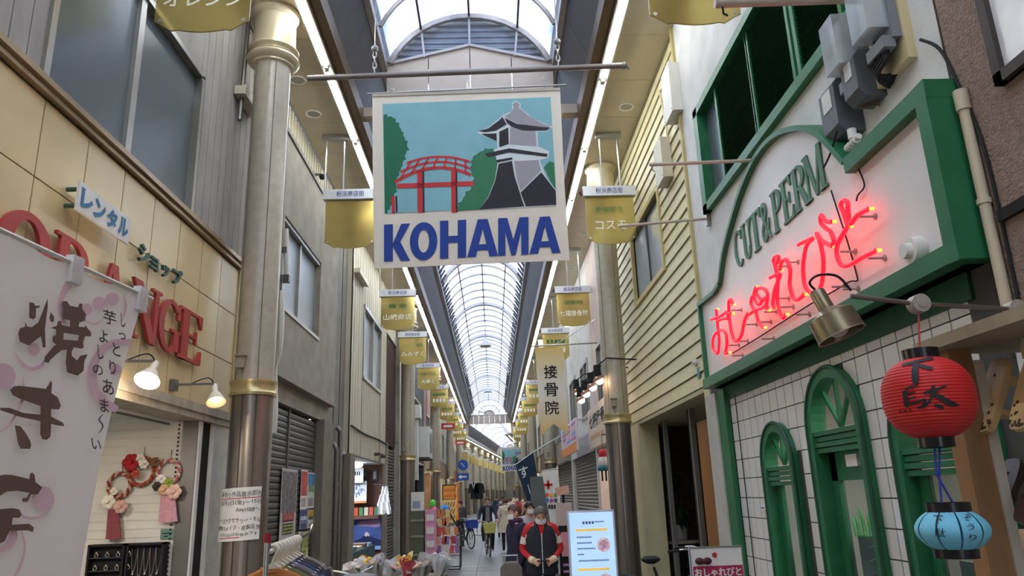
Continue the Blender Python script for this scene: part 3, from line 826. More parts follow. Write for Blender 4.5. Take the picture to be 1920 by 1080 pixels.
for y0, y1 in ((w_y0+.06, ymid-.03), (ymid+.03, w_y1-.06)): MB().box(XL-.12, XL-.11, y0, y1, w_z0+.06, w_z1-.06).build('pane', FROST, w2)
# corrugated strip above the render, up to the soffit
def corrug(mb, X, y0, y1, z0, z1, step=.09, depth=.025):
    y = y0; k = 0; pr = None
    while y <= y1+1e-6:
        x = X+(depth if (k % 4) in (0, 1) else 0)
        if pr: mb.quad((pr[0], pr[1], z0), (x, y, z0), (x, y, z1), (pr[0], pr[1], z1))
        pr = (x, y); y += step*(.12 if k % 2 else .88)*2/2; k += 1
    return mb
CREAMM = M('cream_sheet_metal', (186,178,156), .5, var=.10, scale=3, stretch=(1,1,.2))
corrug(MB(), XL-.06, yb0, yb1, ztop2, ZS).build('corrugated_sheet', CREAMM, b2)
MB().box(XL-.1, XL+.03, yb0, yb1, ztop2-.03, ztop2+.04).build('flashing', ALUD, b2)
# shutters
SHUT = M('dark_shutter', (98,95,90), .45, metal=.4, var=.10)
ysh0, ysm, ysh1 = 9.9, PL(561, 790)[0], PL(607, 800)[0]
MB().box(XL-.4, XL-.28, ysh0, ysh1, 0, zs+.1).build('shutter_backing', DARKV, b2)
for y0, y1 in ((ysh0, ysm-.04), (ysm+.04, ysh1)):
    sl = None; k = 0
    par = MB().box(XL-.22, XL-.15, y1-.01, y1+.07, 0, zs).build('shutter_post', SHUT, b2)
    z = .02
    while z < zs-.05:
        if sl is None:
            sl = MB().prism([(XL-.19, 0), (XL-.172, .008), (XL-.168, .05), (XL-.176, .086), (XL-.19, .090)], lambda p: (p[0], y0+.01, p[1]), (0, y1-y0-.02, 0)).build('shutter_slat', SHUT, b2)
            off = OFF[b2.name]; sl.location = (0, 0, z)
        else: clone(sl, 'shutter_slat', b2, (0, 0, z))
        z += .095
MB().box(XL-.3, XL-.0, ysh1+.05, yb1, 0, zs).build('pier', M('brown_grey_pier', (122,112,100), .8, var=.14, scale=4), b2)
# posters on the shutter
def poster(px0, py0, px1, py1, label, cols, seed, X=XL-.145, name='poster'):
    a = PL(px0, py0, X); b = PL(px1, py1, X); y0, y1 = a[0], b[0]; z1 = a[1]
    z0 = PL(px0, py1, X)[1]*.5+b[1]*.5; z1 = .5*(a[1]+PL(px1, py0, X)[1])
    o = thing(name, label, 'poster', (X, y0, z0)); rnd = random.Random(seed)
    MB().box(X, X+.006, y0, y1, z0, z1).build('sheet', M('sheet%d%d%d' % cols[0], cols[0], .6, var=.04), o)
    zc_ = z1-(z1-z0)*.04
    for k, cc in enumerate(cols[1:]):
        hgt = (z1-z0)*(.58 if k == 0 and len(cols) > 3 else .62/max(1, len(cols)-1)); ins = (y1-y0)*(.03 if k == 0 else .12)
        MB().box(X+.006, X+.0075, y0+ins, y1-ins, zc_-hgt*(1 if k == 0 else .62), zc_).build('print', M('print%d%d%d' % cc, cc, .6, var=.55, scale=13), o); zc_ -= hgt*(1 if k == 0 else .75)
    mb = MB()
    for i in range(5): 
        zz = z0+(z1-z0)*(.08+.045*i); mb.box(X+.007, X+.0095, y0+(y1-y0)*.15, y1-(y1-y0)*.2, zz, zz+(z1-z0)*.015)
    mb.build('fine_print', INK, o)
    return o
poster(529, 879, 552, 1012, 'tall photographic poster with a grey figure and red foot strip on the shutter', [(190,186,182), (120,112,112), (170,90,84), (150,160,90)], 1)
poster(565, 881, 574, 955, 'narrow curled white leaflet with red heading on the shutter', [(224,218,210), (196,90,80)], 2)
poster(577, 886, 588, 953, 'colourful leaflet with blue patch on the shutter', [(206,204,196), (80,130,180), (130,150,110)], 3)
poster(592, 848, 602, 905, 'plain white slip of paper, highest on the shutter', [(226,222,214)], 4)
poster(590, 906, 600, 953, 'olive and orange leaflet beneath the white slip on the shutter', [(160,140,96), (90,70,90), (200,150,70)], 5)
poster(562, 955, 575, 992, 'small blue leaflet on the shutter', [(110,118,150), (70,76,120), (190,195,205)], 6)
poster(577, 956, 587, 990, 'small white leaflet with orange foot on the shutter', [(208,206,200), (214,160,60), (90,90,90)], 7)
poster(560, 998, 576, 1045, 'pale yellow leaflet lowest on the shutter behind the clothes rack', [(206,204,130), (150,156,90)], 8)
# folded white flag hanging beside the window of building 2
fl = thing('furled_flag', 'narrow white flag hanging furled from a wall bracket beside the column', 'flag', (XL+.35, 9.5, 5.3))
a = P(527, 545, X=XL+.34); b = P(524, 815, X=XL+.34)
MB().tube(smooth_path([(a.x, a.y, a.z), (a.x+.01, a.y+.05, a.z-.8), (a.x-.02, a.y+.02, (a.z+b.z)/2-.2), (b.x, a.y+.0, b.z)], 6), [.03+.02*math.sin(i*.5) for i in range(19)], 7).build('cloth', WHITE, fl)
c = P(535, 523, X=XL+.34)
parts(MB().box(c.x-.12, c.x+.06, c.y-.05, c.y+.05, c.z-.05, c.z+.05).bar((XL, c.y, c.z), (c.x, c.y, c.z), .03).bar((c.x, a.y, c.z), (a.x, a.y, a.z), .02), 'bracket', ALUD, fl)
a1 = P(528, 430, X=XL+.3); 
fl2 = thing('rolled_blind', 'short white tube clamped beside the window of the rendered building', 'tube', (a1.x, a1.y, a1.z-.8))
MB().cyl((XL+.12, 10.6, P(533, 425, X=XL+.12).z), (XL+.12, 10.75, P(545, 525, X=XL+.12).z), .04).build('tube', WHITE, fl2)
MB().box(XL-.01, XL+.14, 10.62, 10.68, P(537, 470, X=XL+.12).z-.04, P(537, 470, X=XL+.12).z+.04).build('bracket', ALUD, fl2)
# security camera
sc_ = P(600, 330, X=XL+.1)
o = thing('security_camera', 'small security camera on the flashing of the grey rendered building', 'camera', sc_)
MB().ball((sc_.x+.04, sc_.y, sc_.z-.02), .055).build('dome', INK, o, True); MB().box(XL-.02, sc_.x+.04, sc_.y-.05, sc_.y+.05, sc_.z+.03, sc_.z+.06).build('bracket', WHITE, o)
# recessed gap and drain pipes
g2 = thing('gap_cladding', 'grey vertical cladding in the gap between rendered and corrugated buildings', 'cladding', (XL, 15.5, 0))
GAPM = M('gap_grey', (118,114,106), .7, var=.12)
MB().box(XL-.3, XL-.12, yb1, 16.6, 0, ZS).build('wall', GAPM, g2)
for y in (15.5, 16.05): MB().box(XL-.13, XL-.11, y, y+.02, 0, ZS).build('joint_strip', DJ, g2)
dp = thing('drain_pipe', 'grey drain pipe with elbow at the foot of the gap cladding', 'pipe', (XL, 15.2, 0))
ya_, za_ = PL(633, 782); yb2, zb3 = PL(639, 815)
MB().tube([(XL+.05, 15.15, 0), (XL+.05, 15.15, 2.7), (XL+.0, 15.15, 2.8), (XL-.1, 15.2, 2.85)], .045, 10).build('pipe', ALUD, dp, True)
MB().tube([(XL+.0, 15.75, 0), (XL+.0, 15.75, 3.1), (XL-.08, 15.75, 3.2)], .05, 10).build('pipe', ALUD, dp, True)
parts(MB().cyl((XL+.05, 15.15, 1.15), (XL+.05, 15.15, 1.2), .055).cyl((XL+.05, 15.15, 2.0), (XL+.05, 15.15, 2.05), .055), 'pipe_clip', ALUD, dp)

# ---- building 3: corrugated cream metal over a lit souvenir shop
b3 = thing('corrugated_building', 'cream corrugated metal building above the lit souvenir shop', 'building', (XL, 19, 0))
y30, y31 = 16.6, PL(723, 760)[0]
z3 = .5*(PL(655, 848)[1]+PL(722, 872)[1])
wy0_, wy1_ = PL(680, 620)[0], PL(713, 660)[0]; wz0_ = .5*(PL(680, 713)[1]+PL(712, 735)[1]); wz1_ = .5*(PL(681, 580)[1]+PL(711, 612)[1])
mb = MB()
for (ya, yb, za, zb_) in ((y30, wy0_, z3, ZS), (wy1_, y31, z3, ZS), (wy0_, wy1_, z3, wz0_), (wy0_, wy1_, wz1_, ZS)): corrug(mb, XL, ya, yb, za, zb_, .16, .02)
mb.build('corrugated_sheet', CREAMM, b3)
wall_with_hole(XL-.25, XL-.02, y30+.004, y31, z3, ZS, wy0_, wy1_, wz0_, wz1_).build('wall_core', CREAMM, b3)
ymm = .5*(wy0_+wy1_); mb = MB()
for y in (wy0_+.03, ymm, wy1_-.03): mb.box(XL-.1, XL+.04, y-.04, y+.04, wz0_, wz1_)
mb.box(XL-.1, XL+.06, wy0_, wy1_, wz0_-.03, wz0_+.05).box(XL-.1, XL+.06, wy0_, wy1_, wz1_-.05, wz1_+.05)
w3 = mb.build('window_frame', ALU, b3)
for y0, y1 in ((wy0_+.07, ymm-.04), (ymm+.04, wy1_-.07)): MB().box(XL-.06, XL-.05, y0, y1, wz0_+.05, wz1_-.05).build('pane', FROST, w3)
zc = .5*(PL(660, 800)[1]+PL(715, 830)[1])
MB().tube(smooth_path([(XL+.04, y30+.1, zc+.02), (XL+.04, 18.5, zc-.03), (XL+.04, 20.5, zc), (XL+.04, y31, zc-.02)], 6), .02, 6).build('cable_run', INK, b3)
MB().box(XL-.02, XL+.16, 20.1, 20.16, z3+.12, z3+.2).box(XL-.02, XL+.16, 21.3, 21.36, z3+.12, z3+.2).box(XL+.12, XL+.16, 20.1, 21.36, z3+.16, z3+.2).build('awning_bracket', M('rust', (96,74,58), .7), b3)
wall_box(664, 503, 681, 538, XL+.02, .14, 'cream meter box on the corrugated wall under the banner')
# shop interior
WOODW = M('dark_wood_wall', (96,64,52), .6, var=.15, scale=4, stretch=(1,1,.2))
ybk = y31-.25
MB().box(XL-3, XL-.05, ybk, ybk+.1, 0, z3).build('shop_side_wall', WOODW, b3)
MB().box(XL-3.1, XL-3, y30, ybk+.1, 0, z3).build('shop_back_wall', WOODW, b3)
MB().box(XL-3, XL-.11, y30+.01, y30+.09, 0, z3).build('shop_side_wall', WOODW, b3)
MB().box(XL-3, XL-.05, y30, ybk, z3-.02, z3+.04).build('shop_ceiling', M('bluewhite_ceiling', (206,216,224), .6), b3)
MB().box(XL-.1, XL+.05, y30+.01, y30+.6, 0, z3).build('pier', M('brown_grey_pier', (122,112,100), .8), b3)
l = bpy.data.lights.new('souvenir_shop_lamp', 'AREA'); l.energy = 55; l.size = .8; l.color = (.86, .94, 1)
lo = bpy.data.objects.new('souvenir_shop_lamp', l); C.objects.link(lo); lo.location = (XL-1.2, 19.5, z3-.1)
def IP(px, py, d=.04): return P(px, py, Y=ybk-d)
def ibox(name, label, cat, px0, py0, px1, py1, mat, d=.04, t=.03):
    a = IP(px0, py0, d); b = IP(px1, py1, d); z0, z1 = min(a.z, b.z), max(a.z, b.z)
    o = thing(name, label, cat, (a.x, a.y, z0)); MB().box(a.x, b.x, ybk-d-t, ybk-d, z0, z1).build('sheet' if t < .02 else 'body', mat, o); return o, a, b, z0, z1
o, a, b, z0, z1 = ibox('souvenir_cloth', 'white printed cloth with blue drawing hung in the souvenir shop', 'cloth', 650, 903, 687, 943, M('cloth_white', (222,226,234), .8), .5, .01)
mb = MB(); rn = random.Random(3)
for i in range(9):
    x = a.x+(b.x-a.x)*rn.uniform(.2, .8); z = z0+(z1-z0)*rn.uniform(.3, .8); mb.tube([(x+.05*math.cos(t), ybk-.515, z+.07*math.sin(t)) for t in (0, 1, 2, 3, 4)], .012, 5)
mb.build('print', M('print_blue', (96,120,180), .7), o); MB().box(a.x, b.x, ybk-.514, ybk-.51, z0, z0+.06).build('hem', M('hem_orange', (214,140,90), .7), o)
o, a, b, z0, z1 = ibox('souvenir_cloth', 'white shirt shaped cloth hung high under the shop lamp', 'cloth', 652, 878, 681, 905, M('cloth_white', (222,226,234), .8), .7, .01)
mb = MB()
for i in range(5): mb.box(a.x+(b.x-a.x)*(.2+.13*i), a.x+(b.x-a.x)*(.27+.13*i), ybk-.714, ybk-.71, z0+(z1-z0)*.5, z0+(z1-z0)*.75)
mb.build('print', INK, o)
o, a, b, z0, z1 = ibox('landscape_poster', 'large blue poster of a snow-topped mountain at dusk in the souvenir shop', 'poster', 664, 973, 714, 1030, M('poster_blue', (64,86,150), .4, var=.3, scale=2), .08, .015)
mpoly = lambda p: (a.x+(b.x-a.x)*p[0], ybk-.098, z0+(z1-z0)*p[1])
MB().flat([(0,.0),(1,0),(1,.12),(0,.12)], mpoly).build('lake_print', M('p_lake', (130,160,200), .4), o)
mpoly2 = lambda p: (a.x+(b.x-a.x)*p[0], ybk-.100, z0+(z1-z0)*p[1])
MB().flat([(0,.12),(1,.12),(1,.30),(.8,.36),(.62,.44),(.5,.55),(.42,.52),(.28,.38),(0,.28)], mpoly2).build('mountain_print', M('p_mount', (30,40,84), .4), o)
MB().flat([(.38,.46),(.46,.42),(.52,.45),(.6,.42),(.55,.53),(.5,.57),(.43,.56)], lambda p: (mpoly(p)[0], ybk-.102, mpoly(p)[2])).build('snow_print', M('p_snow', (200,180,186), .5), o)
MB().flat([(.1,.78),(.9,.70),(1,.82),(.9,.95),(.2,.92)], mpoly2).build('cloud_print', M('p_cloud', (150,120,160), .5), o)
o, a, b, z0, z1 = ibox('wall_shelf', 'dark wooden shelf with souvenir boxes on the shop wall', 'shelf', 650, 967, 712, 972, WOODW, .04, .3)
for i in range(6):
    x0 = a.x+.25+i*.14; cc = [(200,80,60), (90,140,90), (216,206,190), (200,90,70), (70,120,90), (190,170,150)][i]
    q = MB().box(x0, x0+.11, ybk-.30, ybk-.16, z1, z1+.2).box(x0+.01, x0+.1, ybk-.29, ybk-.17, z1+.2, z1+.215)
    tag(q.build('souvenir_box', M('sv%d%d%d' % cc, cc, .6)), ['red', 'green', 'ivory', 'coral', 'dark green', 'beige'][i]+' souvenir box on the dark shop shelf', 'box', 'souvenir boxes on the shelf')
for i, (px, pw, lab) in enumerate(((685, 5, 'dark square picture frame beside the shop lamp'), (703, 5, 'black wall telephone panel with white face on the wooden wall'))):
    o, a, b, z0, z1 = ibox('wall_panel', lab, 'panel', px-pw, 882 if i == 0 else 880, px+pw, 897 if i == 0 else 902, M('panel_dark', (52,52,58), .5), .04, .05)
    MB().box(a.x+.04, b.x-.04, ybk-.1, ybk-.09, z0+.06, z1-.06).build('face', M('panel_face', (150,156,164), .4) if i else M('panel_pic', (86,92,100), .4), o)
# pile of white towels hung at the entrance
tp = P(713, 915, X=XL+.12)
tw = thing('hanging_towels', 'bunch of white cotton towels hung at the souvenir shop entrance', 'towels', (tp.x, tp.y, tp.z-.6))
zt1, zt2 = P(713, 912, X=XL+.12).z, P(713, 965, X=XL+.12).z
for i in range(5):
    f = i/4; w = .14+.10*f; z1 = zt1-(zt1-zt2)*f*.55; z0 = z1-(zt1-zt2)*.42; mb = MB(); vs = []
    for j in range(9):
        t = j/8-.5; x = tp.x+.02*i*0+.05*math.cos(j*1.7+i); 
        sx_ = .05*math.sin(i*2.3); vs += [(tp.x+.12+sx_+t*w*1.5, tp.y-.03*i+.04*math.cos(j*1.7+i), z0+.03*math.sin(j*2+i)), (tp.x+.12+t*w*1.1, tp.y-.03*i+.02*math.cos(j*1.7+i), z1)]
    mb.add(vs, [(2*j, 2*j+2, 2*j+3, 2*j+1) for j in range(8)]).build('towel', M('towel_white', (226,228,232), .9, bump=.3), tw, True)
MB().tube([(XL-.05, tp.y, zt1+.06), (tp.x+.12, tp.y, zt1+.03), (tp.x+.12, tp.y, zt1-.03)], .012, 6).build('hook', ALUD, tw)
# hanging lamp in the shop
lp_ = P(660, 865, Y=ybk-1.5)
o = thing('shop_ceiling_lamp', 'round bright lamp on the souvenir shop ceiling', 'lamp', lp_)
MB().lathe([(0, 0), (.25, .02), (.3, .08), (.28, .12), (0, .13)], (lp_.x, lp_.y, z3-.16), 20).build('diffuser', M('lamp_white', (250,250,250), .5, var=0, emit=4), o, True)
MB().cyl((lp_.x, lp_.y, z3-.03), (lp_.x, lp_.y, z3+.0), .12).build('ceiling_plate', WHITE, o)

# grille and shutter bay, pale pier next to column 2
b3b = thing('shutter_bay', 'narrow bay with brown lattice grille over a closed roller shutter beside the column', 'shutter', (XL, 23, 0))
yg0, yg1 = y31, PL(743, 800)[0]; zg0 = .5*(PL(730, 836)[1]+PL(742, 838)[1]); zg1 = PL(727, 625)[1]
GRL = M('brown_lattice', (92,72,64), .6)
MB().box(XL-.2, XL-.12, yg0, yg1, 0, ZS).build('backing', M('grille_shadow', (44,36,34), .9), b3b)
nz = int((zg1-zg0)/.13)
for i in range(nz+1): MB().box(XL-.08, XL-.05, yg0, yg1, zg0+i*.13, zg0+i*.13+.035).build('lattice_bar', GRL, b3b)
for i in range(14):
    y = yg0+(yg1-yg0)*i/13; MB().box(XL-.07, XL-.04, y-.02, y+.02, zg0, zg1).build('lattice_bar', GRL, b3b)
MB().box(XL-.1, XL, yg0, yg1, zg1, ZS).build('wall', CREAMM, b3b)
SH2 = M('grey_shutter', (138,128,118), .5, metal=.3, var=.08)
sl = None; z = 0
while z < zg0-.1:
    if sl is None: sl = MB().prism([(XL-.10, 0), (XL-.05, .02), (XL-.05, .07), (XL-.1, .088)], lambda p: (p[0], yg0+.05, p[1]), (0, yg1-yg0-.1, 0)).build('shutter_slat', SH2, b3b)
    else: clone(sl, 'shutter_slat', b3b, (0, 0, z))
    z += .095
MB().box(XL-.15, XL+.06, yg0+.0, yg0+.2, 0, zg0).build('steel_post', M('post_grey', (150,142,130), .5, metal=.2), b3b)
MB().box(XL-.3, XL+.10, yg1, yg1+2.2, 0, ZS).build('pale_pier', M('pale_render', (190,184,172), .8, var=.12, scale=2), b3b)
MB().box(XL+.0, XL+.10, yg1-.06, yg1, zg0+.2, zg0+.8).build('meter', M('box_cream', (196,188,166), .5), b3b)
# ------------------------------------------------------------------ hanging shop plates
PLATE = M('gold_acrylic', (188,168,104), .14, metal=.7, var=.04)
HEAD = M('header_silver', (200,202,206), .35, metal=.2, var=.03)
NAVY = M('navy_print', (46,60,130), .6, var=0)
LGREEN = M('green_print', (44,96,44), .6, var=0)
LWHITE = M('white_print', (230,226,206), .6, var=0)
STEEL = M('steel', (168,166,162), .3, metal=.8, var=.04)
def shop_plate(x, y, s, l1, l2, label, dz=0, group=None, loc=None, low=0, rods=None):
    o = thing('shop_plate', label, 'hanging sign', (x, y, 5.85+dz), group)
    W = .43; z0, z1, z2 = 5.95+dz, 6.76+dz, 6.94+dz
    rx = (x+s*.24 if y > 68 else (-2.66 if s < 0 else 2.24)) if rods is None else rods
    MB().box(rx-.23, rx+.23, y-.06, y+.06, ZS+dz-.10, ZS+dz).build('mount', STEEL, o)
    for q in (-.16, .16): MB().cyl((rx+q, y, z2), (rx+q, y, ZS+dz-.1), .016, n=8).build('rod', STEEL, o)
    hb = MB().box(x-.47, x+.47, y-.07, y+.07, z1, z2).build('header_bar', HEAD, o)
    mb = MB(); put_text(mb, '粉浜商店街', (x-.24, y-.073, z1+.035), (.48, 0, 0), (0, 0, .11), .01); mb.build('header_lettering', NAVY, hb)
    MB().prism([(x-s*.47, z1+.03), (x-s*.47, z2-.03), (x-s*.53, (z1+z2)/2)], lambda p: (p[0], y-.05, p[1]), (0, .1, 0)).build('bar_tip', M('tip_maroon', (110,50,50), .5), hb)
    n = 16; pts = [(x-W, z1), (x+W, z1)]
    for i in range(n+1):
        t = 1-2*i/n; pts.append((x+W*t, z0-.08*math.cos(t*PI/2*1.0)+(.03*math.cos(t*PI*2) if abs(t) > .5 else 0)))
    MB().prism(pts, lambda p: (p[0], y-.008, p[1]), (0, .016, 0)).build('plate', PLATE, o)
    if l1:
        mb = MB(); w = .66 if len(l1) > 4 else .5; put_text(mb, l1, (x-w/2, y-.0105, z1-.32), (w, 0, 0), (0, 0, .13), .012); mb.build('upper_lettering', LGREEN, o)
    if l2:
        mb = MB(); w = min(.74, .17*len(l2)+.05); put_text(mb, l2, (x-w/2, y-.0105, z1-.62), (w, 0, 0), (0, 0, .16), .014); mb.build('lower_lettering', LWHITE, o)
    elif l2 is None:
        mb = MB()
        for i in range(4): mb.box(x-.3+i*.16, x-.19+i*.16, y-.011, y-.009, z1-.62, z1-.46)
        mb.build('lower_lettering', LWHITE, o)
        mb = MB()
        for i in range(5): mb.box(x-.3+i*.125, x-.21+i*.125, y-.011, y-.009, z1-.32, z1-.2)
        mb.build('upper_lettering', LGREEN, o)
    parts(MB().cyl((x-W+.05, y-.012, z0+.04), (x-W+.05, y+.012, z0+.04), .02, n=8).cyl((x+W-.05, y-.012, z0+.04), (x+W-.05, y+.012, z0+.04), .02, n=8), 'stud', STEEL, o)
    return o
XSL, XSR = -2.36, 2.12
shop_plate(P(377, 60, Y=5.95).x, 5.95, -1, 'オシャレショップ', 'オレンジ', 'gold plate lettered オレンジ hanging in front of the dark upper window')
shop_plate(XSL, 12.1, -1, '', '', 'plain mirror-gold hanging plate with blank face beside the mural banner', rods=-2.66)
shop_plate(-2.35, 18.6, -1, '青果', '山崎商店', 'gold plate lettered 山崎商店 beneath the mural banner')
shop_plate(-2.5, 23.7, -1, 'インテリア雑貨', 'みみずく', 'gold plate lettered みみずく in front of the column')
shop_plate(-2.5, 29.6, -1, '食堂・軽食', '大衆食', 'gold plate with three white characters, next along after みみずく')
shop_plate(P(1310, 80, Y=5.95).x, 5.95, 1, '美容室', 'おしゃれ人', 'gold plate lettered おしゃれ人 hanging before the green louvred window')
shop_plate(2.18, 12.2, 1, '喫茶軽食', 'コスモ', 'gold plate lettered コスモ hanging beside the cream boarded building')
shop_plate(2.2, 18.7, 1, '接骨院', '七福接骨院', 'gold plate lettered 七福接骨院 hanging in front of the far column capital')
shop_plate(2.15, 23.7, 1, '', None, 'gold plate hanging just behind the pale bonesetter banner')
for y in (35.7, 41.8, 47.9, 54, 60):
    shop_plate(-2.5, y, -1, '', None, 'small gold plate hanging in the row far along the rental shop side', group='far gold plates, rental shop side')
    shop_plate(2.1, y-.6, 1, '', None, 'small gold plate hanging in the row far along the hair salon side', group='far gold plates, hair salon side')
for j in range(8):
    y = 72+j*6.2
    for s in (-1, 1): shop_plate(XC+s*2.4+bend(y), y, s, '', '', 'tiny gold plate hanging past the fanlight where the street bends', dz=Z3, group='gold plates past the fanlight')
# downlights in the soffit
for (x, y) in ((-2.87, 10.25), (-2.87, 11.3), (2.42, 11.25), (2.42, 17.5), (2.42, 20.5), (-2.87, 17.6)):
    o = thing('downlight', 'round recessed downlight in the beige soffit panels', 'light', (x, y, ZS-.02), 'soffit downlights')
    MB().lathe([(.09, .0), (.13, -.012), (.135, 0), (.135, .02)], (x, y, ZS), 24).build('trim_ring', WHITE, o, True)
    MB().lathe([(.0, .0), (.1, .0)], (x, y, ZS-.004), 24).build('lens', M('downlight_lens', (150,146,136), .3), o)
# pendant lamps under the vault
for y in (19.5, 35.5, 52):
    o = thing('pendant_lamp', 'white bell-shaped pendant lamp under the crown of the glazed vault', 'lamp', (XC, y, 8.6), 'pendant lamps under the vault')
    MB().lathe([(.04, .42), (.06, .34), (.16, .22), (.20, .06), (.30, .02), (.30, 0), (.27, 0), (.18, .07), (0, .10)], (XC, y, 8.75), 20).build('shade', WHITE, o, True)
    MB().cyl((XC, y, 9.15), (XC, y, ZSP+ARISE-.1), .02).build('stem', STEEL, o)

# ------------------------------------------------------------------ mural banner KOHAMA
YB = 8.0
def BP(px, py, k=0): return P(px, py, Y=YB-.0014*k-.003)
bn = thing('mural_banner', 'large cloth banner with red bridge, lantern tower and KOHAMA lettering', 'banner', (-.2, YB, 4.2))
CLOTH = M('banner_cloth', (222,214,200), .8, var=.05, scale=1.5, bump=.12, bscale=6, stretch=(1,1,.3))
MB().prism([(698,176),(1050,164),(1058,340),(1068,488),(880,495),(702,504),(699,340)], lambda p: P(p[0], p[1], Y=YB), (0, .012, 0)).build('cloth', CLOTH, bn)
def Z2(x, y): return (680+x/2, y/2)
def art(name, polys, mat, k):
    mb = MB()
    for pl in polys: mb.flat([Z2(*p) for p in pl], lambda p: BP(p[0], p[1], k))
    return mb.build(name, mat, bn)
A_SKY = M('mural_sky', (128,178,188), .8, var=.04); A_G1 = M('mural_dark_green', (38,108,80), .8, var=.06); A_G2 = M('mural_green', (56,120,86), .8, var=.06)
A_RED = M('mural_red', (190,58,60), .8, var=.05); A_BLK = M('mural_black', (48,46,54), .8, var=.06); A_GRY = M('mural_grey', (156,152,160), .8, var=.04)
A_WHT = M('mural_outline', (206,214,216), .8, var=0); A_BLU = M('mural_blue', (38,66,146), .8, var=.04)
art('sky_print', [[(75,390),(390,377),(705,364),(716,560),(728,770),(405,786),(83,801)]], A_SKY, 1)
def bumpy(pts, amp, seed):
    rn = random.Random(seed); out = []
    for i in range(len(pts)-1):
        (x0, y0), (x1, y1) = pts[i], pts[i+1]; d = math.hypot(x1-x0, y1-y0); n = max(1, int(d/9)); nx, ny = (y1-y0)/d, -(x1-x0)/d
        for j in range(n):
            t = j/n; a = rn.uniform(0, amp)*(1 if j % 2 else -.4); out.append((x0+(x1-x0)*t+nx*a, y0+(y1-y0)*t+ny*a))
    out.append(pts[-1]); return out
edge = bumpy([(78,432),(115,440),(148,490),(170,550),(150,612),(128,672),(120,735),(92,800)], 9, 1)
art('tree_print', [edge+[(83,801)]], A_G1, 2)
art('outline_print', [[(428,493),(470,478),(508,448),(526,432),(560,416),(560,385),(575,378),(592,388),(592,405),(640,445),(712,474),(692,494),(656,494),(658,548),(700,568),(696,592),(664,600),(690,668),(728,718),(728,772),(432,788),(468,740),(492,680),(504,612),(452,580),(505,556),(504,530),(468,516),(440,504)]], A_WHT, 2)
edge = bumpy([(348,790),(372,748),(404,706),(418,668),(404,636),(412,598),(432,572),(482,556),(500,590)], 8, 5)
art('tree_print', [edge+[(506,612),(494,680),(470,740),(436,786)]], A_G2, 3)
art('tree_print', [bumpy([(684,640),(684,622),(702,604),(718,610)], 6, 2)+[(724,708),(704,680)]], A_G2, 3)
# bridge: rails as strips along arcs
def arcpts(p0, p1, p2, n=14): return [((1-t)**2*p0[0]+2*t*(1-t)*p1[0]+t*t*p2[0], (1-t)**2*p0[1]+2*t*(1-t)*p1[1]+t*t*p2[1]) for t in [i/n for i in range(n+1)]]
mb = MB(); fb = lambda p: BP(*Z2(*p), 4)
rA, rB, rC = arcpts((165,612), (280,566), (402,606)), arcpts((142,645), (280,576), (404,632)), arcpts((120,684), (265,590), (406,656))
for r, w in ((rA, 8), (rB, 8), (rC, 12)): stroke(mb, [(x, y, w) for x, y in r], fb, 1)
for i in range(1, 14, 2): stroke(mb, [(rA[i][0], rA[i][1], 7), (rC[i][0], rC[i][1], 7)], fb, 1)
stroke(mb, [(128,698,18), (416,688,18)], fb, 1)
for x, y0, w in ((214,640,20), (340,640,18), (114,735,12)): stroke(mb, [(x, y0, w), (x+2, 797 if x > 120 else 800, w)], fb, 1)
mb.build('bridge_print', A_RED, bn)
for x, y0 in ((227,640), (351,640), (126,735)): mb = MB(); stroke(mb, [(x, y0, 7), (x+2, 796, 7)], fb, 1); mb.build('pier_shadow', A_BLK, bn)
art('roof_print', [[(532,436),(556,421),(566,404),(562,390),(575,381),(589,390),(586,404),(620,432),(660,456),(706,474),(690,481),(640,476),(580,461),(545,446)],
                   [(552,476),(648,492),(652,548),(552,540)], [(568,604),(660,600),(668,640),(592,716),(576,660)]], A_GRY, 4)
art('tower_print', [[(432,491),(470,482),(510,452),(524,438),(540,466),(500,490),(460,496)], [(532,442),(580,465),(704,479),(690,489),(600,491),(556,474),(541,460)],
                    [(444,502),(502,500),(503,528),(470,514)], [(512,494),(546,478),(548,540),(512,552)],
                    [(458,576),(550,556),(694,577),(690,588),(640,582),(550,572),(470,590)], [(500,600),(560,590),(562,598),(506,610)],
                    [(510,614),(560,604),(570,662),(606,774),(436,786),(472,740),(496,680)], [(670,646),(724,716),(726,768),(612,774),(592,722)]], A_BLK, 4)
BLK_L = {'K': [rc(0,0,.34,1), [(.30,.42),(.66,1),(1.0,1),(.62,.52),(1.0,0),(.64,0),(.30,.46)]], 'O': [ring2(.5,.5,.5,.5,.30,.20,-90,90,14), ring2(.5,.5,.5,.5,.30,.20,90,270,14)],
 'H': [rc(0,0,.32,1), rc(.68,0,1,1), rc(.3,.41,.7,.59)], 'A': [[(.34,1),(.66,1),(1,0),(.72,0),(.5,.74),(.28,0),(0,0)], rc(.26,.17,.74,.33)],
 'M': [[(0,0),(0,1),(.30,1),(.5,.42),(.70,1),(1,1),(1,0),(.76,0),(.76,.62),(.57,0),(.43,0),(.24,.62),(.24,0)]]}
for ch, xa, xb, ya, yb in (('K',80,178,840,979),('O',177,280,833,976),('H',290,388,826,968),('A',392,508,822,962),('M',508,622,816,957),('A',625,742,812,950)):
    mb = MB()
    for q, poly in enumerate(BLK_L[ch]): mb.flat(poly, lambda p: BP(680+(xa+(xb-xa)*p[0])/2, (yb-(yb-ya)*p[1]-.044*(xb-xa)*(p[0]-.5))/2, 4+.05*q))
    mb.build('letter', A_BLU, bn)
MB().prism([(698,176),(1050,164),(1050,169),(698,181)], lambda p: P(p[0], p[1], Y=YB-.012), (0, .03, 0)).build('top_hem', M('hem', (176,168,156), .8), bn)
a, b = P(688, 176, Y=YB), P(1062, 159, Y=YB)
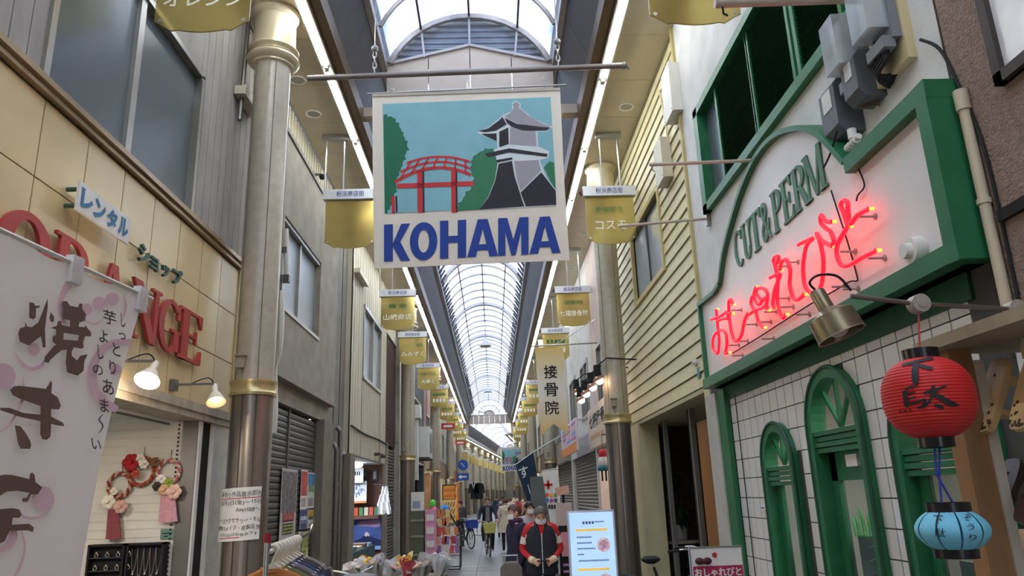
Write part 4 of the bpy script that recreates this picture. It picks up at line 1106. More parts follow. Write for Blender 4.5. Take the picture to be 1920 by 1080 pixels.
MB().cyl(a, b, .012).build('hanging_rod', STEEL, bn)
pr = thing('banner_pole', 'long grey pipe hanging on chains above the mural banner', 'pole', (-.2, YB, 6.65))
PIPE = M('grey_pipe', (132,124,118), .4, metal=.5, var=.12)
a, b = P(577, 147, Y=YB), P(1170, 123, Y=YB)
MB().cyl(a, b, .035, n=12).build('pipe', PIPE, pr, True)
MB().tube([b+Vector((-.02, 0, .0)), b+Vector((.04, 0, 0)), b+Vector((.05, 0, -.05))], .018, 6).ball(b, .045, n=10, m=6).build('end_eye', PIPE, pr)
for px, py in ((702, 140), (1047, 126)):
    c = P(px, py, Y=YB); mb = MB()
    for i in range(4):
        zc_ = c.z+.05+i*.075
        mb.tube([(c.x+(.022*math.cos(t*PI/4) if i % 2 else 0), YB+(0 if i % 2 else .022*math.cos(t*PI/4)), zc_+.05*math.sin(t*PI/4)) for t in range(8)], .008, 5, closed=True)
    mb.ball((c.x, YB, c.z+.36), .045, n=10, m=7)
    mb.build('chain', STEEL, pr)
    MB().cyl((c.x, YB, c.z+.38), (c.x, YB, 8.6), .006, n=6).build('wire', STEEL, pr)
for px, py in ((735, 162), (876, 146), (1020, 142)):
    c = P(px, py, Y=YB); MB().tube([(c.x+.02*math.cos(t*PI/4), YB, c.z-.03+.03*math.sin(t*PI/4)) for t in range(8)], .006, 5, closed=True).cyl((c.x, YB, c.z-.06), (c.x, YB, P(px, 172, Y=YB).z), .006, n=6).build('hook', STEEL, pr)

# ------------------------------------------------------------------ sweet potato banner near the rental shop
ZNB = 2.34
NA, NBp = P(285, 561, Z=ZNB), P(0, 431, Z=ZNB)
nd = (NA-NBp).normalized(); nn = Vector((-nd.y, nd.x, 0)); nn = -nn if nn.dot(NA) > 0 else nn   # faces the viewer
XN = NA.x
def NW(p): s_ = (p-NA).dot(nd); return .0035*math.sin(s_*7+p.z*3)+.0025*math.sin(p.z*5-s_*4)
def NP_(px, py):
    r = ray(px, py); t = (NA-Vector((0,0,EYE))).dot(nn)/r.dot(nn); return r*t+Vector((0,0,EYE))
def NB(px, py, k=0):
    p = NP_(px, py); return p+nn*(NW(p)+.0045*k)
nb = thing('vertical_banner', 'white vertical banner with brown brush characters and pink swirls on a pole', 'banner', (NA-nd*.68).to_tuple()[:2]+(0,))
def nedge(t):
    yr = 562+(1080-562)*t; xr = 268-118*t-8*math.sin(t*3); return xr, yr
mb = MB(); NU, NV = 26, 44; vs = []
for j in range(NV+1):
    t = j/NV*1.5
    pr_ = NP_(*nedge(t))
    for i in range(NU+1):
        p = pr_-nd*.64*(1-i/NU); p.z -= .0 if j else -.012*math.sin(i/NU*PI*3)**2; vs.append(p+nn*NW(p))
mb.add(vs, [(j*(NU+1)+i, j*(NU+1)+i+1, (j+1)*(NU+1)+i+1, (j+1)*(NU+1)+i) for j in range(NV) for i in range(NU)])
NOBC = M_cloth('nobori_cloth', (236,230,230), .4, .35, 5)
mb.build('cloth', NOBC, nb, True)
BRN = M('brush_brown', (116,88,80), .8, var=.06); PNK = M('swirl_pink', (232,196,208), .8, var=.08)
def ZA(x, y): return (x/3.857, 540+y/3.857)
def ZB(x, y): return (x/3.857, 800+y/3.857)
fp = lambda p: NB(*ZA(*p), 1); fp2 = lambda p: NB(*ZB(*p), 1)
def sw(pts, f_, k): m_ = MB(); stroke(m_, pts, f_, k); m_.build('swirl', PNK, nb)
def swd(pts, f_): MB().flat(pts, f_).build('swirl', PNK, nb)
sw([(490,-30,60), (440,60,44), (425,160,36), (470,270,24)], fp, 4)
for cx_, cy_, r in ((622,155,44), (715,110,48), (810,80,48), (232,445,46), (0,640,95), (840,590,42)): swd([(cx_+r*math.cos(t*PI/10), cy_+r*math.sin(t*PI/10)) for t in range(20)], fp)
sw([(610,232,6), (680,262,14), (745,228,6)], fp, 4); sw([(890,40,6), (905,140,20), (880,240,8)], fp, 4)
sw([(945,390,50), (800,405,50), (705,500,60), (670,620,70), (690,740,70), (760,830,70), (850,880,50)], fp, 5)
sw([(90,470,8), (140,545,26), (210,585,30), (290,560,26), (330,490,10)], fp, 4); sw([(150,640,5), (150,800,22), (60,980,18), (-20,1040,6)], fp, 4)
sw([(90,590,8), (150,650,16), (250,660,22), (340,610,12), (375,530,8)], fp2, 4)
swd([(300+82*math.cos(t*PI/12), 520+92*math.sin(t*PI/12)) for t in range(24)], fp2)
sw([(60,700,10), (80,780,60), (40,860,60), (-30,900,30)], fp2, 4); sw([(140,760,8), (160,880,18), (120,1020,22), (70,1100,10)], fp2, 4)
fq = lambda p: NB(*ZA(*p), 2); fq2 = lambda p: NB(*ZB(*p), 2)
mb = MB()
for pl in ([(180,105),(215,110),(225,130),(262,128),(258,142),(232,150),(230,215),(210,230),(180,215)],
           [(318,78),(322,130),(300,300),(308,430),(285,432),(270,350),(240,370),(180,418),(110,390),(98,330),(110,295),(150,280),(150,245),(165,280),(200,285),(250,250),(290,150)],
           [(345,175),(370,210),(368,245),(345,248),(333,215)],
           [(430,98),(465,95),(490,130),(550,140),(560,112),(580,115),(580,150),(610,190),(605,235),(580,245),(560,250),(555,280),(490,280),(490,235),(440,225)],
           [(345,290),(390,275),(400,240),(425,240),(430,270),(490,280),(555,280),(600,285),(605,268),(620,290),(648,320),(650,350),(605,350),(560,342),(445,325),(385,320),(385,300)],
           [(385,300),(445,320),(440,372),(500,378),(550,382),(560,340),(605,350),(590,395),(595,430),(580,440),(520,430),(470,446),(430,450),(390,480),(345,520),(330,545),(300,535),(300,500),(370,420),(385,410),(360,390),(358,355),(385,340)],
           [(470,440),(520,430),(505,460),(505,490),(545,525),(570,490),(625,480),(600,530),(595,600),(550,635),(470,610),(460,540)],
           [(40,740),(70,712),(110,708),(310,730),(350,670),(358,690),(352,760),(400,790),(425,850),(410,880),(350,875),(270,855),(110,800),(60,775)],
           [(-30,868),(40,868),(140,905),(250,915),(350,930),(440,975),(450,1000),(400,995),(250,960),(120,935),(-30,885)],
           [(285,745),(350,750),(350,1000),(345,1075),(320,1098),(285,1095),(268,1060),(270,850)],
           [(78,995),(120,1000),(160,1050),(195,1110),(200,1140),(190,1165),(120,1163),(100,1120)]):
    mb.flat(pl, fq)
for pl in ([(-60,360),(0,348),(60,350),(185,380),(190,345),(205,330),(225,350),(230,400),(280,440),(245,490),(200,490),(170,545),(135,545),(130,520),(165,515),(185,480),(100,465),(20,470),(-60,520)],
           [(-60,600),(60,590),(110,600),(128,635),(110,660),(60,660),(55,710),(180,703),(215,730),(205,765),(170,750),(40,755),(0,830),(-60,860)]):
    mb.flat(pl, fq2)
mb.build('brush_characters', BRN, nb)
mb = MB()
def nch(ch, x, y, w, h): 
    c = ZA(x, y); put_text(mb, ch, (c[0]-w/2, c[1]+h/2, 0), (w, w*.3, 0), (-1.2, -h, 0), .012, fn=lambda q: NB(q.x, q.y, 2))
for ch, x, y, w, h in (('し',880,230,8,26),('っ',875,342,13,13),('と',835,438,14,24),('り',808,570,12,26),('あ',778,705,21,28),('ま',750,842,16,25),('い',688,1122,18,20),('芋',785,200,24,27),('よ',742,342,16,24),('し',722,460,11,26),('の',702,582,19,19)): nch(ch, x, y, w, h)
stroke(mb, [(735,918,5), (708,950,10), (735,1000,10), (705,1050,4)], lambda p: NB(*ZA(*p), 2), 5)
mb.build('small_characters', M('ink_mauve', (88,66,72), .8), nb)
ROD = M('rod_white', (226,222,210), .4); pe = NA-nd*.68
MB().cyl(pe, NA, .007, n=8).build('cross_rod', ROD, nb)
MB().cyl((pe.x, pe.y, 0), (pe.x, pe.y, ZNB+.05), .014, n=8).build('pole', ROD, nb)
MB().lathe([(0, .0), (.2, 0), (.2, .06), (.05, .10), (.03, .3), (0, .3)], (pe.x, pe.y, 0), 20).build('stand', M('stand_grey', (110,110,112), .6), nb)
for px, py in ((140, 495), (264, 551)):
    q = NP_(px, py); MB().obox(q-nd*.022+Vector((0,0,-.055))-nn*.012, nd*.044, Vector((0,0,.075)), nn*.024).build('loop', NOBC, nb)
# ------------------------------------------------------------------ right side: hair salon
SALW = M('salon_white', (206,204,200), .75, var=.10, scale=3, bump=.12)
GRN = M('salon_green', (38,104,66), .4, var=.10, scale=5)
GRND = M('salon_dark_green', (24,72,46), .45, var=.10)
TILE = M('white_tile', (222,218,212), .16, var=.04, scale=2, spec=.6)
b5 = thing('salon_building', 'white hair salon front with green frames, arched openings and glazed tiles', 'building', (XR, 6, 0))
yS0, yS1 = 3.72, 9.05
zsb = 2.92
def quadbox(name, par, mat, X0, X1, y0, y1, z0, z1): return MB().box(X0, X1, y0, y1, z0, z1).build(name, mat, par)
# louvred window opening
lz0 = .5*(PR(1325, 398)[1]+PR(1590, 80)[1]); lz1 = PR(1308, 212)[1]; ly1 = PR(1318, 300)[0]; ly0 = 4.3
MB().box(XR, XR+.25, yS0, ly0, zsb, ZS).box(XR, XR+.25, ly1, yS1, zsb, ZS).box(XR, XR+.25, ly0, ly1, zsb, lz0).box(XR, XR+.25, ly0, ly1, lz1, ZS).build('wall', SALW, b5)
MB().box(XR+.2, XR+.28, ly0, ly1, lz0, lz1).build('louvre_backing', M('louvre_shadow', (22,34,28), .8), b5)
f = .10
MB().box(XR-.07, XR+.12, ly0, ly1, lz0, lz0+f).box(XR-.07, XR+.12, ly0, ly1, lz1-f, lz1).box(XR-.07, XR+.16, ly1-.16, ly1, lz0, lz1).box(XR-.04, XR+.12, ly0-.1, ly0, lz0, lz1).build('louvre_frame', GRN, b5)
ys = [PR(1360, 320)[0], PR(1424, 240)[0], PR(1498, 150)[0], PR(1590, 60)[0]]
ys = [ys[0], ys[1], ys[2], max(ly0+.05, ys[3])]
for y1, y0, k in ((ys[0], ys[1], 0), (ys[1]-.0, ys[2], 1), (ys[2]-.08, ys[3], 2)):
    for ya, yb in ((y1-.03, y1+.03), (y0, y0+.05)): MB().box(XR-.02, XR+.05, ya, yb, lz0+f, lz1-f).build('louvre_stile', GRN, b5)
    n = 34; sl = None
    for i in range(n):
        z = lz0+f+(lz1-lz0-2*f)*i/n
        if sl is None: sl = MB().prism([(XR-.01, z), (XR+.01, z), (XR+.06, z+.05), (XR+.04, z+.05)], lambda p: (p[0], y0+.05, p[1]), (0, y1-y0-.08, 0)).build('louvre_slat', GRND, b5)
        else: clone(sl, 'louvre_slat', b5, (0, 0, z-lz0-f))
MB().box(XR+.05, XR+.06, ys[0]+.03, ly1-.16, lz0+f, lz1-f).build('pane', WGLASS, b5)

# sign board with arched top
XB = XR-.16
def SB(px, py, X=None): p = P(px, py, X=XB if X is None else X); return p
arch = [(1310,570),(1340,545),(1350,528),(1357,475),(1371,420),(1393,350),(1422,288),(1456,250),(1492,236),(1520,236),(1545,248),(1570,272),(1594,298)]
arch = arch[:3]+smooth_path(arch[2:], 3)[1:]
outline = [(1328,727),(1310,570)]+arch[1:]+[(1748,148),(1816,490)]
P3 = [SB(*p) for p in outline]
# straighten what is straight
zbm = .5*(P3[0].z+P3[-1].z); P3[0].z = P3[-1].z = zbm; P3[0].y = P3[1].y = .5*(P3[0].y+P3[1].y)
P3[-2].y = P3[-1].y = .5*(P3[-2].y+P3[-1].y)
sg = thing('salon_sign', 'white sign board with green frame, arched top and green CUT&PERM lettering', 'sign', (XB, 6, zbm))
yz = [(p.y, p.z) for p in P3]
cyz = (sum(p[0] for p in yz)/len(yz), sum(p[1] for p in yz)/len(yz))
MB().prism([(cyz[0]+(p[0]-cyz[0])*.992, cyz[1]+(p[1]-cyz[1])*.992) for p in yz], lambda p: (XB+.02, p[0], p[1]), (.13, 0, 0)).build('board', M('sign_white', (222,218,214), .35, var=.05, scale=1), sg)
# frame: a bar along each edge
mb = MB(); N = len(yz)
def inset(i, w):
    a, b, c = Vector(yz[i-1]), Vector(yz[i]), Vector(yz[(i+1) % N])
    d1 = (b-a).normalized(); d2 = (c-b).normalized(); n1 = Vector((-d1.y, d1.x)); n2 = Vector((-d2.y, d2.x))
    n = (n1+n2); k = max(.35, n.length_squared/2); return b+n/k*w*0.5*1.0
area = sum(yz[i][0]*yz[(i+1) % N][1]-yz[(i+1) % N][0]*yz[i][1] for i in range(N))
sgn = 1 if area > 0 else -1
for i in range(N):
    j = (i+1) % N
    w = .11 if i in (N-3, N-2, N-1) else .045
    w0 = w1 = w
    a, b = Vector(yz[i]), Vector(yz[j]); d = (b-a).normalized(); n = Vector((-d.y, d.x))*sgn*w; e = d*w*.25
    poly = [a-e*.2, b+e*.2, b+n+e*0, a+n]
    mb.prism([(q.x, q.y) for q in poly], lambda p: (XB-.03-.0007*i, p[0], p[1]), (.20+.0014*i, 0, 0))
mb.build('frame', GRN, sg)
SGR = M('sign_green', (70,112,88), .5, var=.06)
lets = [('C',1376,1391,501,430),('U',1391,1408,490,414),('T',1404,1426,472,400),('&',1426,1442,458,375),('P',1446,1466,441,352),('E',1463,1484,416,326),('R',1484,1511,393,302),('M',1506,1543,374,266)]
zb_s = sum(SB((l[1]+l[2])/2, l[3]).z for l in lets)/8; zt_s = sum(SB((l[1]+l[2])/2, l[4]).z for l in lets)/8
for ch, xa, xb, yb, yt in lets:
    ym_ = (yb+yt)/2
    # the far edge of a letter is on the left of the picture
    y0 = SB(xa, ym_+(xb-xa)*.45).y; y1 = SB(xb, ym_-(xb-xa)*.45).y
    mb = MB()
    if ch == '&': put_text(mb, '&', (XB+.012, y0, zb_s), (0, y1-y0, 0), (0, 0, zt_s-zb_s), .0, thick=(-.012, 0, 0))
    else: put_glyph(mb, ch, (XB+.02, y0, zb_s), (0, y1-y0, 0), (0, 0, zt_s-zb_s), (-.016, 0, 0))
    mb.build('letter', SGR, sg)
# red neon handwriting
XNE = XB-.09
NEON = M('neon_red', (255,14,30), .4, var=0, emit=NEON_E)
ne = thing('neon_sign', 'glowing red neon handwriting mounted on the white salon board', 'neon sign', (XNE, 6, zbm+.3))
def ZN(x, y, X=None): p = P(1300+x/3.2725, 360+y/3.2725, X=XNE if X is None else X); return p
nst = [[(110,782),(160,765),(205,738),(212,772),(182,778),(150,790)], [(140,720),(148,800),(158,920),(150,990),(122,960),(125,890),(165,848),(200,870),(206,940),(195,990),(215,985)], [(235,745),(200,735)],
       [(243,690),(230,660),(218,680),(222,780),(240,880),(265,915),(295,880),(315,790),(338,742)],
       [(345,750),(380,725),(440,700),(456,640),(440,598),(400,590),(385,620),(420,665)], [(362,640),(355,690),(385,740),(400,800),(430,832)], [(385,582),(372,640),(400,692),(440,650),(450,690),(455,725)],
       [(512,440),(525,400),(505,396),(492,420),(500,450),(518,540),(515,640),(520,700),(545,772),(566,752)], [(472,525),(532,505),(500,600),(488,690),(505,710)], [(530,480),(545,425),(575,420),(595,480),(592,570),(612,645),(640,660),(682,628)],
       [(645,324),(690,300),(732,285),(695,330),(676,430),(676,520),(692,590),(735,622),(778,590),(796,500),(796,400),(778,310),(758,255),(790,300),(830,322),(852,332)],
       [(852,182),(815,180),(785,142),(782,190),(810,220),(842,245),(862,300),(845,330)],
       [(950,210),(920,120),(905,80),(922,52),(945,62),(950,110),(962,195),(1010,140),(1078,103)], [(952,205),(905,280),(880,340),(885,400),(912,450),(962,445),(1040,400),(1125,358)]]
GLASS_E = M('neon_end', (255,170,70), .4, var=0, emit=.8)
for st in nst:
    pts = [ZN(*p) for p in smooth_path(st, 5)]
    MB().tube(pts, .0165, 8).build('neon_tube', NEON, ne, True)
    for q in (pts[0], pts[-1]): MB().cyl(q+Vector((.0, 0, 0)), q+Vector((.03, 0, -.0)), .012, n=8).build('tube_end', GLASS_E, ne)
for (x, y) in ((285,725),(378,812),(325,915),(270,940),(292,1003),(482,900),(465,797),(497,735),(602,705),(575,652),(630,430),(565,455),(980,365),(1158,405),(1100,150),(998,595),(925,580),(700,750)):
    q = ZN(x, y, XB+.0); MB().cyl((XB+.02, q.y, q.z), (XNE, q.y, q.z), .008, n=6).cyl((XB+.012, q.y, q.z), (XB+.02, q.y, q.z), .022, n=10).build('support_pin', M('pin', (150,140,138), .4), ne)
wire = [[(845,-10),(880,100),(950,320),(1000,500),(1005,545),(960,550),(860,610),(700,700),(420,880),(240,990)], [(1015,-140),(1050,-40),(1010,20),(1000,55)]]
for w in wire:
    MB().tube([ZN(*p, X=XB-.0) for p in smooth_path(w, 4)], .006, 5).build('wire', INK, ne)
cap = P(1720, 470, X=XB)
o = thing('wall_vent', 'round white ventilation cap on the salon sign board', 'vent', (XB, cap.y, cap.z))
MB().cyl((XB+.02, cap.y, cap.z), (XB-.05, cap.y, cap.z), .085, .08, 20).build('cap', WHITE, o, True)
MB().cyl((XB-.05, cap.y, cap.z), (XB-.09, cap.y, cap.z), .05, .045, 16).build('spout', WHITE, o, True)
# underside and lintel below the board; darker green carries the shade there
MB().box(XB+.05, XR+.02, yz[-1][0]+.05, yz[0][0]-.05, zbm-.0, zbm+.03).build('sign_underside', GRND, b5)
MB().box(XR-.02, XR+.2, yS0+.2, yS1-.4, zbm-.16, zsb+.05).build('lintel', GRND, b5)
# arched openings: (outer far Y, outer near Y, spring z, top z)
def edgeY(p): return PR(*p)[0]
ops = []
wy_far, wy_near = PR(1441, 880)[0], PR(1500, 880)[0]; wtop = PR(1466, 790)[1]; ops.append((wy_near, wy_far, wtop, 'window'))
dy_far, dy_near = PR(1524, 790)[0], PR(1631, 810)[0]; dtop = PR(1566, 684)[1]; ops.append((dy_near, dy_far, dtop, 'door'))
ry_far = PR(1688, 835)[0]; ry_near = ry_far-(wy_far-wy_near)-.25; ops.append((max(3.75, ry_near), ry_far, wtop+.15, 'window'))
def inside(y, z, mg=0):
    for a, b, t, k in ops:
        r = (b-a)/2; c = (a+b)/2; zs_ = t-r
        if z < zs_ and a-mg < y < b+mg: return True
        if z >= zs_ and (y-c)**2+(z-zs_)**2 < (r+mg)**2: return True
    return False
ty0, ty1 = 3.98, PR(1374, 800)[0]; tz1 = zbm-.14
ng = .2
MBB = MB()
# wall behind the tiles with the openings left free: vertical strips
y = ty0-.3
while y < yS1:
    y2 = y+.05; c = y+.025; top = 0
    for a, b, t, k in ops:
        if a < c < b:
            r = (b-a)/2; m = (a+b)/2; top = max(top, t-r+math.sqrt(max(0, r*r-(c-m)**2)))
    MBB.box(XR+.004, XR+.07, y, y2, top, tz1+.2); y = y2
MBB.build('tile_bed', M('tile_grout', (74,72,70), .9), b5)
tl = None; r_ = 0
z = .6
while z < tz1:
    y = ty1-.2
    while y > ty0-.2:
        hz = min(.194, tz1-z)
        yy0 = max(y, ty0)
        cs = [(yy0+.02, z+.02), (y+.18, z+.02), (yy0+.02, z+.18), (y+.18, z+.18)]
        nin = sum(inside(*c) for c in cs)
        if nin < 3 and not (nin and inside(y+.1, z+.1)):
            full = yy0 == y and hz > .19
            if full and tl is not None: clone(tl, 'wall_tile', b5, (0, y-tl0[0], z-tl0[1]))
            else:
                q = MB().box(XR-.003, XR+.006, yy0+.007, y+.193, z+.004, z+hz).build('wall_tile', TILE, b5)
                if full: tl = q; tl0 = (y, z)
        y -= .2
    z += .2
# green corner post and cream trim beside the tiles
MB().box(XR-.06, XR+.2, ty1+.02, ty1+.30, 0, tz1+.1).build('corner_post', GRN, b5)
MB().box(XR-.005, XR+.03, ty1-.0, ty1+.02, 0, tz1).build('corner_joint', DARKV, b5)
MB().box(XR-.08, XR+.2, ty1+.30, yS1+.02, 0, tz1+.1).build('corner_trim', M('grey_trim', (180,176,168), .7), b5)
for (px, py) in ((1390, 760),):
    a = P(1387, 745, X=XR-.01); b = P(1432, 1080, X=XR-.01)
MB().tube([(XR-.02, ty1-.25, tz1), (XR-.02, ty1-.25, .3)], .006, 5).build('thin_cable', INK, b5)
CHALK = M('chalkboard', (58,86,78), .7, var=.2, scale=14)
def arch_pts(a, b, t, n=18):
    r = (b-a)/2; c = (a+b)/2; zs_ = t-r
    return [(c-r*math.cos(PI*i/n), zs_+r*math.sin(PI*i/n)) for i in range(n+1)], zs_, r, c
SGLASS = M_glass('salon_glass', (120,130,132), .78, .05, .5)
for a, b, t, kind in ops:
    pts, zs_, r, c = arch_pts(a, b, t)
    fw = .085
    inn = [(c-(r-fw)*math.cos(PI*i/18), zs_+(r-fw)*math.sin(PI*i/18)) for i in range(19)]
    outer = [(a, 0)]+pts+[(b, 0)]; inner = [(a+fw, 0)]+inn+[(b-fw, 0)]
    mb = MB()
    for i in range(len(outer)-1):
        q = [outer[i], outer[i+1], inner[i+1], inner[i]]
        mb.prism(q, lambda p: (XR-.06, p[0], p[1]), (.13, 0, 0))
    fr = mb.build('arch_frame', GRN, b5)
    # edge bead
    MB().tube([(XR-.06, y, z) for y, z in outer], .016, 6).build('arch_bead', GRND, fr)
    zt_ = zs_-.02
    tb = MB()
    for k in range(4): tb.box(XR-.035-.012*(k % 2), XR+.08, a+fw*.6, b-fw*.6, zt_-.17+k*.045, zt_-.135+k*.045)
    tb.build('transom', GRN, fr)
    # fan muntins
    mu = MB(); n_m = 3
    for ang in (50, 90, 130):
        an = math.radians(ang); mu.bar((XR+.02, c, zs_), (XR+.02, c+(r-fw)*math.cos(an), zs_+(r-fw)*math.sin(an)), .03, .03)
    mu.build('fan_muntin', GRN, fr)
    MB().flat(inn, lambda p: (XR+.035, p[0], p[1])).build('fan_pane', SGLASS, fr)
    if kind == 'door':
        dz = zt_-.17
        MB().box(XR+.055, XR+.10, a+fw, a+fw+.11, 0, dz).box(XR+.055, XR+.10, b-fw-.11, b-fw, 0, dz).box(XR+.055, XR+.10, a+fw, b-fw, dz-.22, dz).box(XR+.055, XR+.10, a+fw, b-fw, 0, .3).build('door_leaf', GRN, fr)
        MB().box(XR+.07, XR+.075, a+fw+.11, b-fw-.11, .3, dz-.22).build('door_pane', SGLASS, fr)
        MB().box(XR+.02, XR+.055, c-.16, c+.02, dz-.12, dz-.03).build('door_closer', PAPER, fr)
        MB().tube([(XR+.055, a+fw+.05, 1.12), (XR+.01, a+fw+.05, 1.12), (XR+.01, a+fw+.05, .95), (XR+.055, a+fw+.05, .95)], .012, 6).build('door_handle', STEEL, fr)
    else:
        dz = zt_-.17
        MB().box(XR+.03, XR+.07, a+fw, a+fw+.07, .3, dz).box(XR+.03, XR+.07, b-fw-.10, b-fw, .3, dz).box(XR+.03, XR+.07, a+fw, b-fw, .3, .42).build('sash', GRN, fr)
        MB().box(XR+.045, XR+.05, a+fw+.07, b-fw-.10, .42, dz).build('pane', SGLASS, fr)
        MB().box(XR-.02, XR+.07, a, b, .0, .3).build('sill_panel', GRN, fr)
# inside the salon
parts(MB().box(XR+2.2, XR+2.3, 3.75, 9.04, 0, 2.9).box(XR+.1, XR+2.3, 8.96, 9.04, 0, 2.9).box(XR+.1, XR+2.3, 3.75, 3.82, 0, 2.9), 'room_wall', M('salon_room', (206,200,188), .7), b5)
MB().box(XR+.08, XR+2.3, 3.75, 9.04, 2.88, 2.92).build('room_ceiling', WHITE, b5)
l = bpy.data.lights.new('salon_room_lamp', 'AREA'); l.energy = 45; l.size = 1.2; l.color = (1, .96, .9)
lo = bpy.data.objects.new('salon_room_lamp', l); C.objects.link(lo); lo.location = (XR+1.3, 5.6, 2.84)
a, b, t, k = ops[1]
o = thing('chalkboard', 'green chalkboard standing behind the glass of the salon door', 'chalkboard', (XR+.25, (a+b)/2, .5))
cz = PR(1640, 1012)[1]
MB().box(XR+.14, XR+.17, a+.16, b-.2, .45, cz).build('board', CHALK, o)
mb = MB()
for i in range(6): mb.tube(smooth_path([(XR+.137, a+.25+.02*i, cz-.08-.09*i), (XR+.137, a+.4, cz-.05-.09*i), (XR+.137, b-.35, cz-.09-.09*i)], 3), .006, 5)
mb.build('chalk_writing', M('chalk', (170,190,180), .9), o)
o = thing('decal_grass', 'bright green leaf decals on the salon door glass', 'decal', (XR+.166, (a+b)/2, 1.2))
for i in range(9):
    y = a+.24+i*.045; h = .14+.09*((i*7) % 4)/3
    MB().prism([(y-.008, cz), (y+.008, cz), (y+.012*((i % 3)-1)+.01, cz+h), (y-.02*((i % 2)), cz+h*.6)], lambda p: (XR+.064, p[0], p[1]), (.004, 0, 0)).build('leaf', M('leaf_green', (40,170,70), .5), o)
o = thing('salon_chair', 'dark red hairdressing chair inside the salon behind the door', 'chair', (XR+1.0, 5.8, 0))
MB().box(XR+.8, XR+1.3, 5.5, 6.0, .45, .58).build('seat', M('chair_red', (120,40,44), .4), o)
MB().obox((XR+1.2, 5.5, .55), (.12, 0, .75), (0, .5, 0), (.08, 0, 0)).build('backrest', M('chair_red', (120,40,44), .4), o)
MB().cyl((XR+1.05, 5.75, 0), (XR+1.05, 5.75, .45), .05).cyl((XR+1.05, 5.75, 0), (XR+1.05, 5.75, .04), .28).build('pedestal', STEEL, o)
a, b, t, k = ops[0]
o = thing('style_poster', 'small blue poster inside the narrow arched window', 'poster', (XR+.2, (a+b)/2, .9))
MB().box(XR+.16, XR+.17, a+.17, b-.24, .75, 1.28).build('sheet', M('style_blue', (70,84,110), .5, var=.3, scale=8), o)
MB().box(XR+.155, XR+.16, a+.25, b-.34, .85, 1.15).build('print', M('style_face', (170,150,140), .6), o)
a, b, t, k = ops[2]
o = thing('window_chalkboard', 'dark green board with chalk lettering in the window beside the wooden post', 'chalkboard', (XR+.2, (a+b)/2, .6))
MB().box(XR+.18, XR+.20, a+.1, b-.12, .5, 1.22).build('board', CHALK, o)
mb = MB()
for i in range(4): mb.tube([(XR+.177, a+.2, 1.12-.12*i), (XR+.177, (a+b)/2, 1.14-.12*i), (XR+.177, b-.25, 1.11-.12*i)], .012, 5)
mb.build('chalk_writing', M('chalk', (170,190,180), .9), o)
pl_ = P(1432, 952, X=XR-.012)
o = thing('door_plate', 'tiny white plate with dark lettering on the tiles beside the narrow window', 'plate', pl_)
MB().box(XR-.02, XR-.005, pl_.y-.06, pl_.y+.06, pl_.z-.02, pl_.z+.02).build('plate', PAPER, o); MB().box(XR-.022, XR-.02, pl_.y-.045, pl_.y+.045, pl_.z-.008, pl_.z+.008).build('lettering', M('plate_blue', (90,110,150), .6), o)

# electricity meters and cables
MET = M('meter_grey', (120,122,126), .45, var=.06); MCL = M_glass('meter_cover', (210,214,218), .55, .1, .6)
mbd = thing('meter_board', 'pale wooden backboard carrying the electricity meters on the salon wall', 'board', (XR, 4.5, 4.8))
ya, yb = PR(1712, 60)[0], PR(1640, 60)[0]
MB().box(XR-.06, XR, ya, yb, PR(1710, 118)[1], 6.2).build('board', M('ply', (196,180,140), .7, var=.1), mbd)
def meter(px0, py0, px1, py1, label, clear):
    a = P(px0, py0, X=XR-.14); b = P(px1, py1, X=XR-.14); y0, y1 = sorted((a.y, b.y)); z0, z1 = sorted((a.z, b.z))
    o = thing('electricity_meter', label, 'meter', (XR-.1, y0, z0))
    if clear:
        MB().box(XR-.12, XR+.0, y0, y1, z0-.02, z1).build('case', MET, o)
        MB().box(XR-.26, XR-.12, y0+.02, y1-.02, z0+.06, z1-.02).build('clear_cover', MCL, o)
        MB().box(XR-.20, XR-.12, y0+.05, y1-.05, z0+.1, z1-.06).build('dial_block', M('dial', (210,208,204), .5), o)
        MB().box(XR-.18, XR-.10, y0+.02, y1-.02, z0-.08, z0).build('terminal_cover', MET, o)
    else:
        MB().prism([(XR, z0), (XR-.14, z0), (XR-.19, z0+.06), (XR-.19, z1-.05), (XR-.15, z1), (XR, z1)], lambda p: (p[0], y0, p[1]), (0, y1-y0, 0)).build('case', M('breaker_dark', (92,94,98), .45), o)
        MB().box(XR-.194, XR-.19, y0+.05, y1-.05, (z0+z1)/2, z1-.06).build('label_plate', M('dial', (210,208,204), .5), o)
    return o
meter(1612, 0, 1668, 62, 'electricity meter with clear cover, highest on the salon wall', True)
meter(1562, 56, 1610, 128, 'electricity meter with clear cover, below the highest one', True)
meter(1586, 122, 1626, 178, 'dark breaker box between meters on the salon wall', False)
meter(1545, 176, 1588, 244, 'dark ribbed breaker box hanging over the arched sign top', False)
cb = thing('cable_bundle', 'bundle of thick black cables looping from the meters into the salon wall', 'cables', (XR-.1, 4.6, 4.9))
for i in range(6):
    s0 = P(1640+i*5, 75+i*2, X=XR-.12); m1 = P(1628+i*4, 120+i*3, X=XR-.14); e0 = P(1682-i*3, 138+i*5, X=XR-.02)
    MB().tube(smooth_path([s0, P(1640+i*4, 98+i*3, X=XR-.15), m1, P(1650, 142+i*2, X=XR-.12), e0], 6), .014, 7).build('cable', INK, cb, True)
for i in range(3):
    MB().tube(smooth_path([P(1600+i*6, 175, X=XR-.12), P(1590+i*4, 190+i*2, X=XR-.14), P(1620, 200-i*3, X=XR-.1), P(1650, 188+i*4, X=XR-.02)], 6), .010, 6).build('cable', M('rusty_cable', (84,70,56), .6), cb, True)
MB().tube(smooth_path([P(1570, 245, X=XR-.2), P(1556, 290, X=XR-.2), P(1544, 315, X=XR-.19)], 6), .008, 6).build('cable', INK, cb)
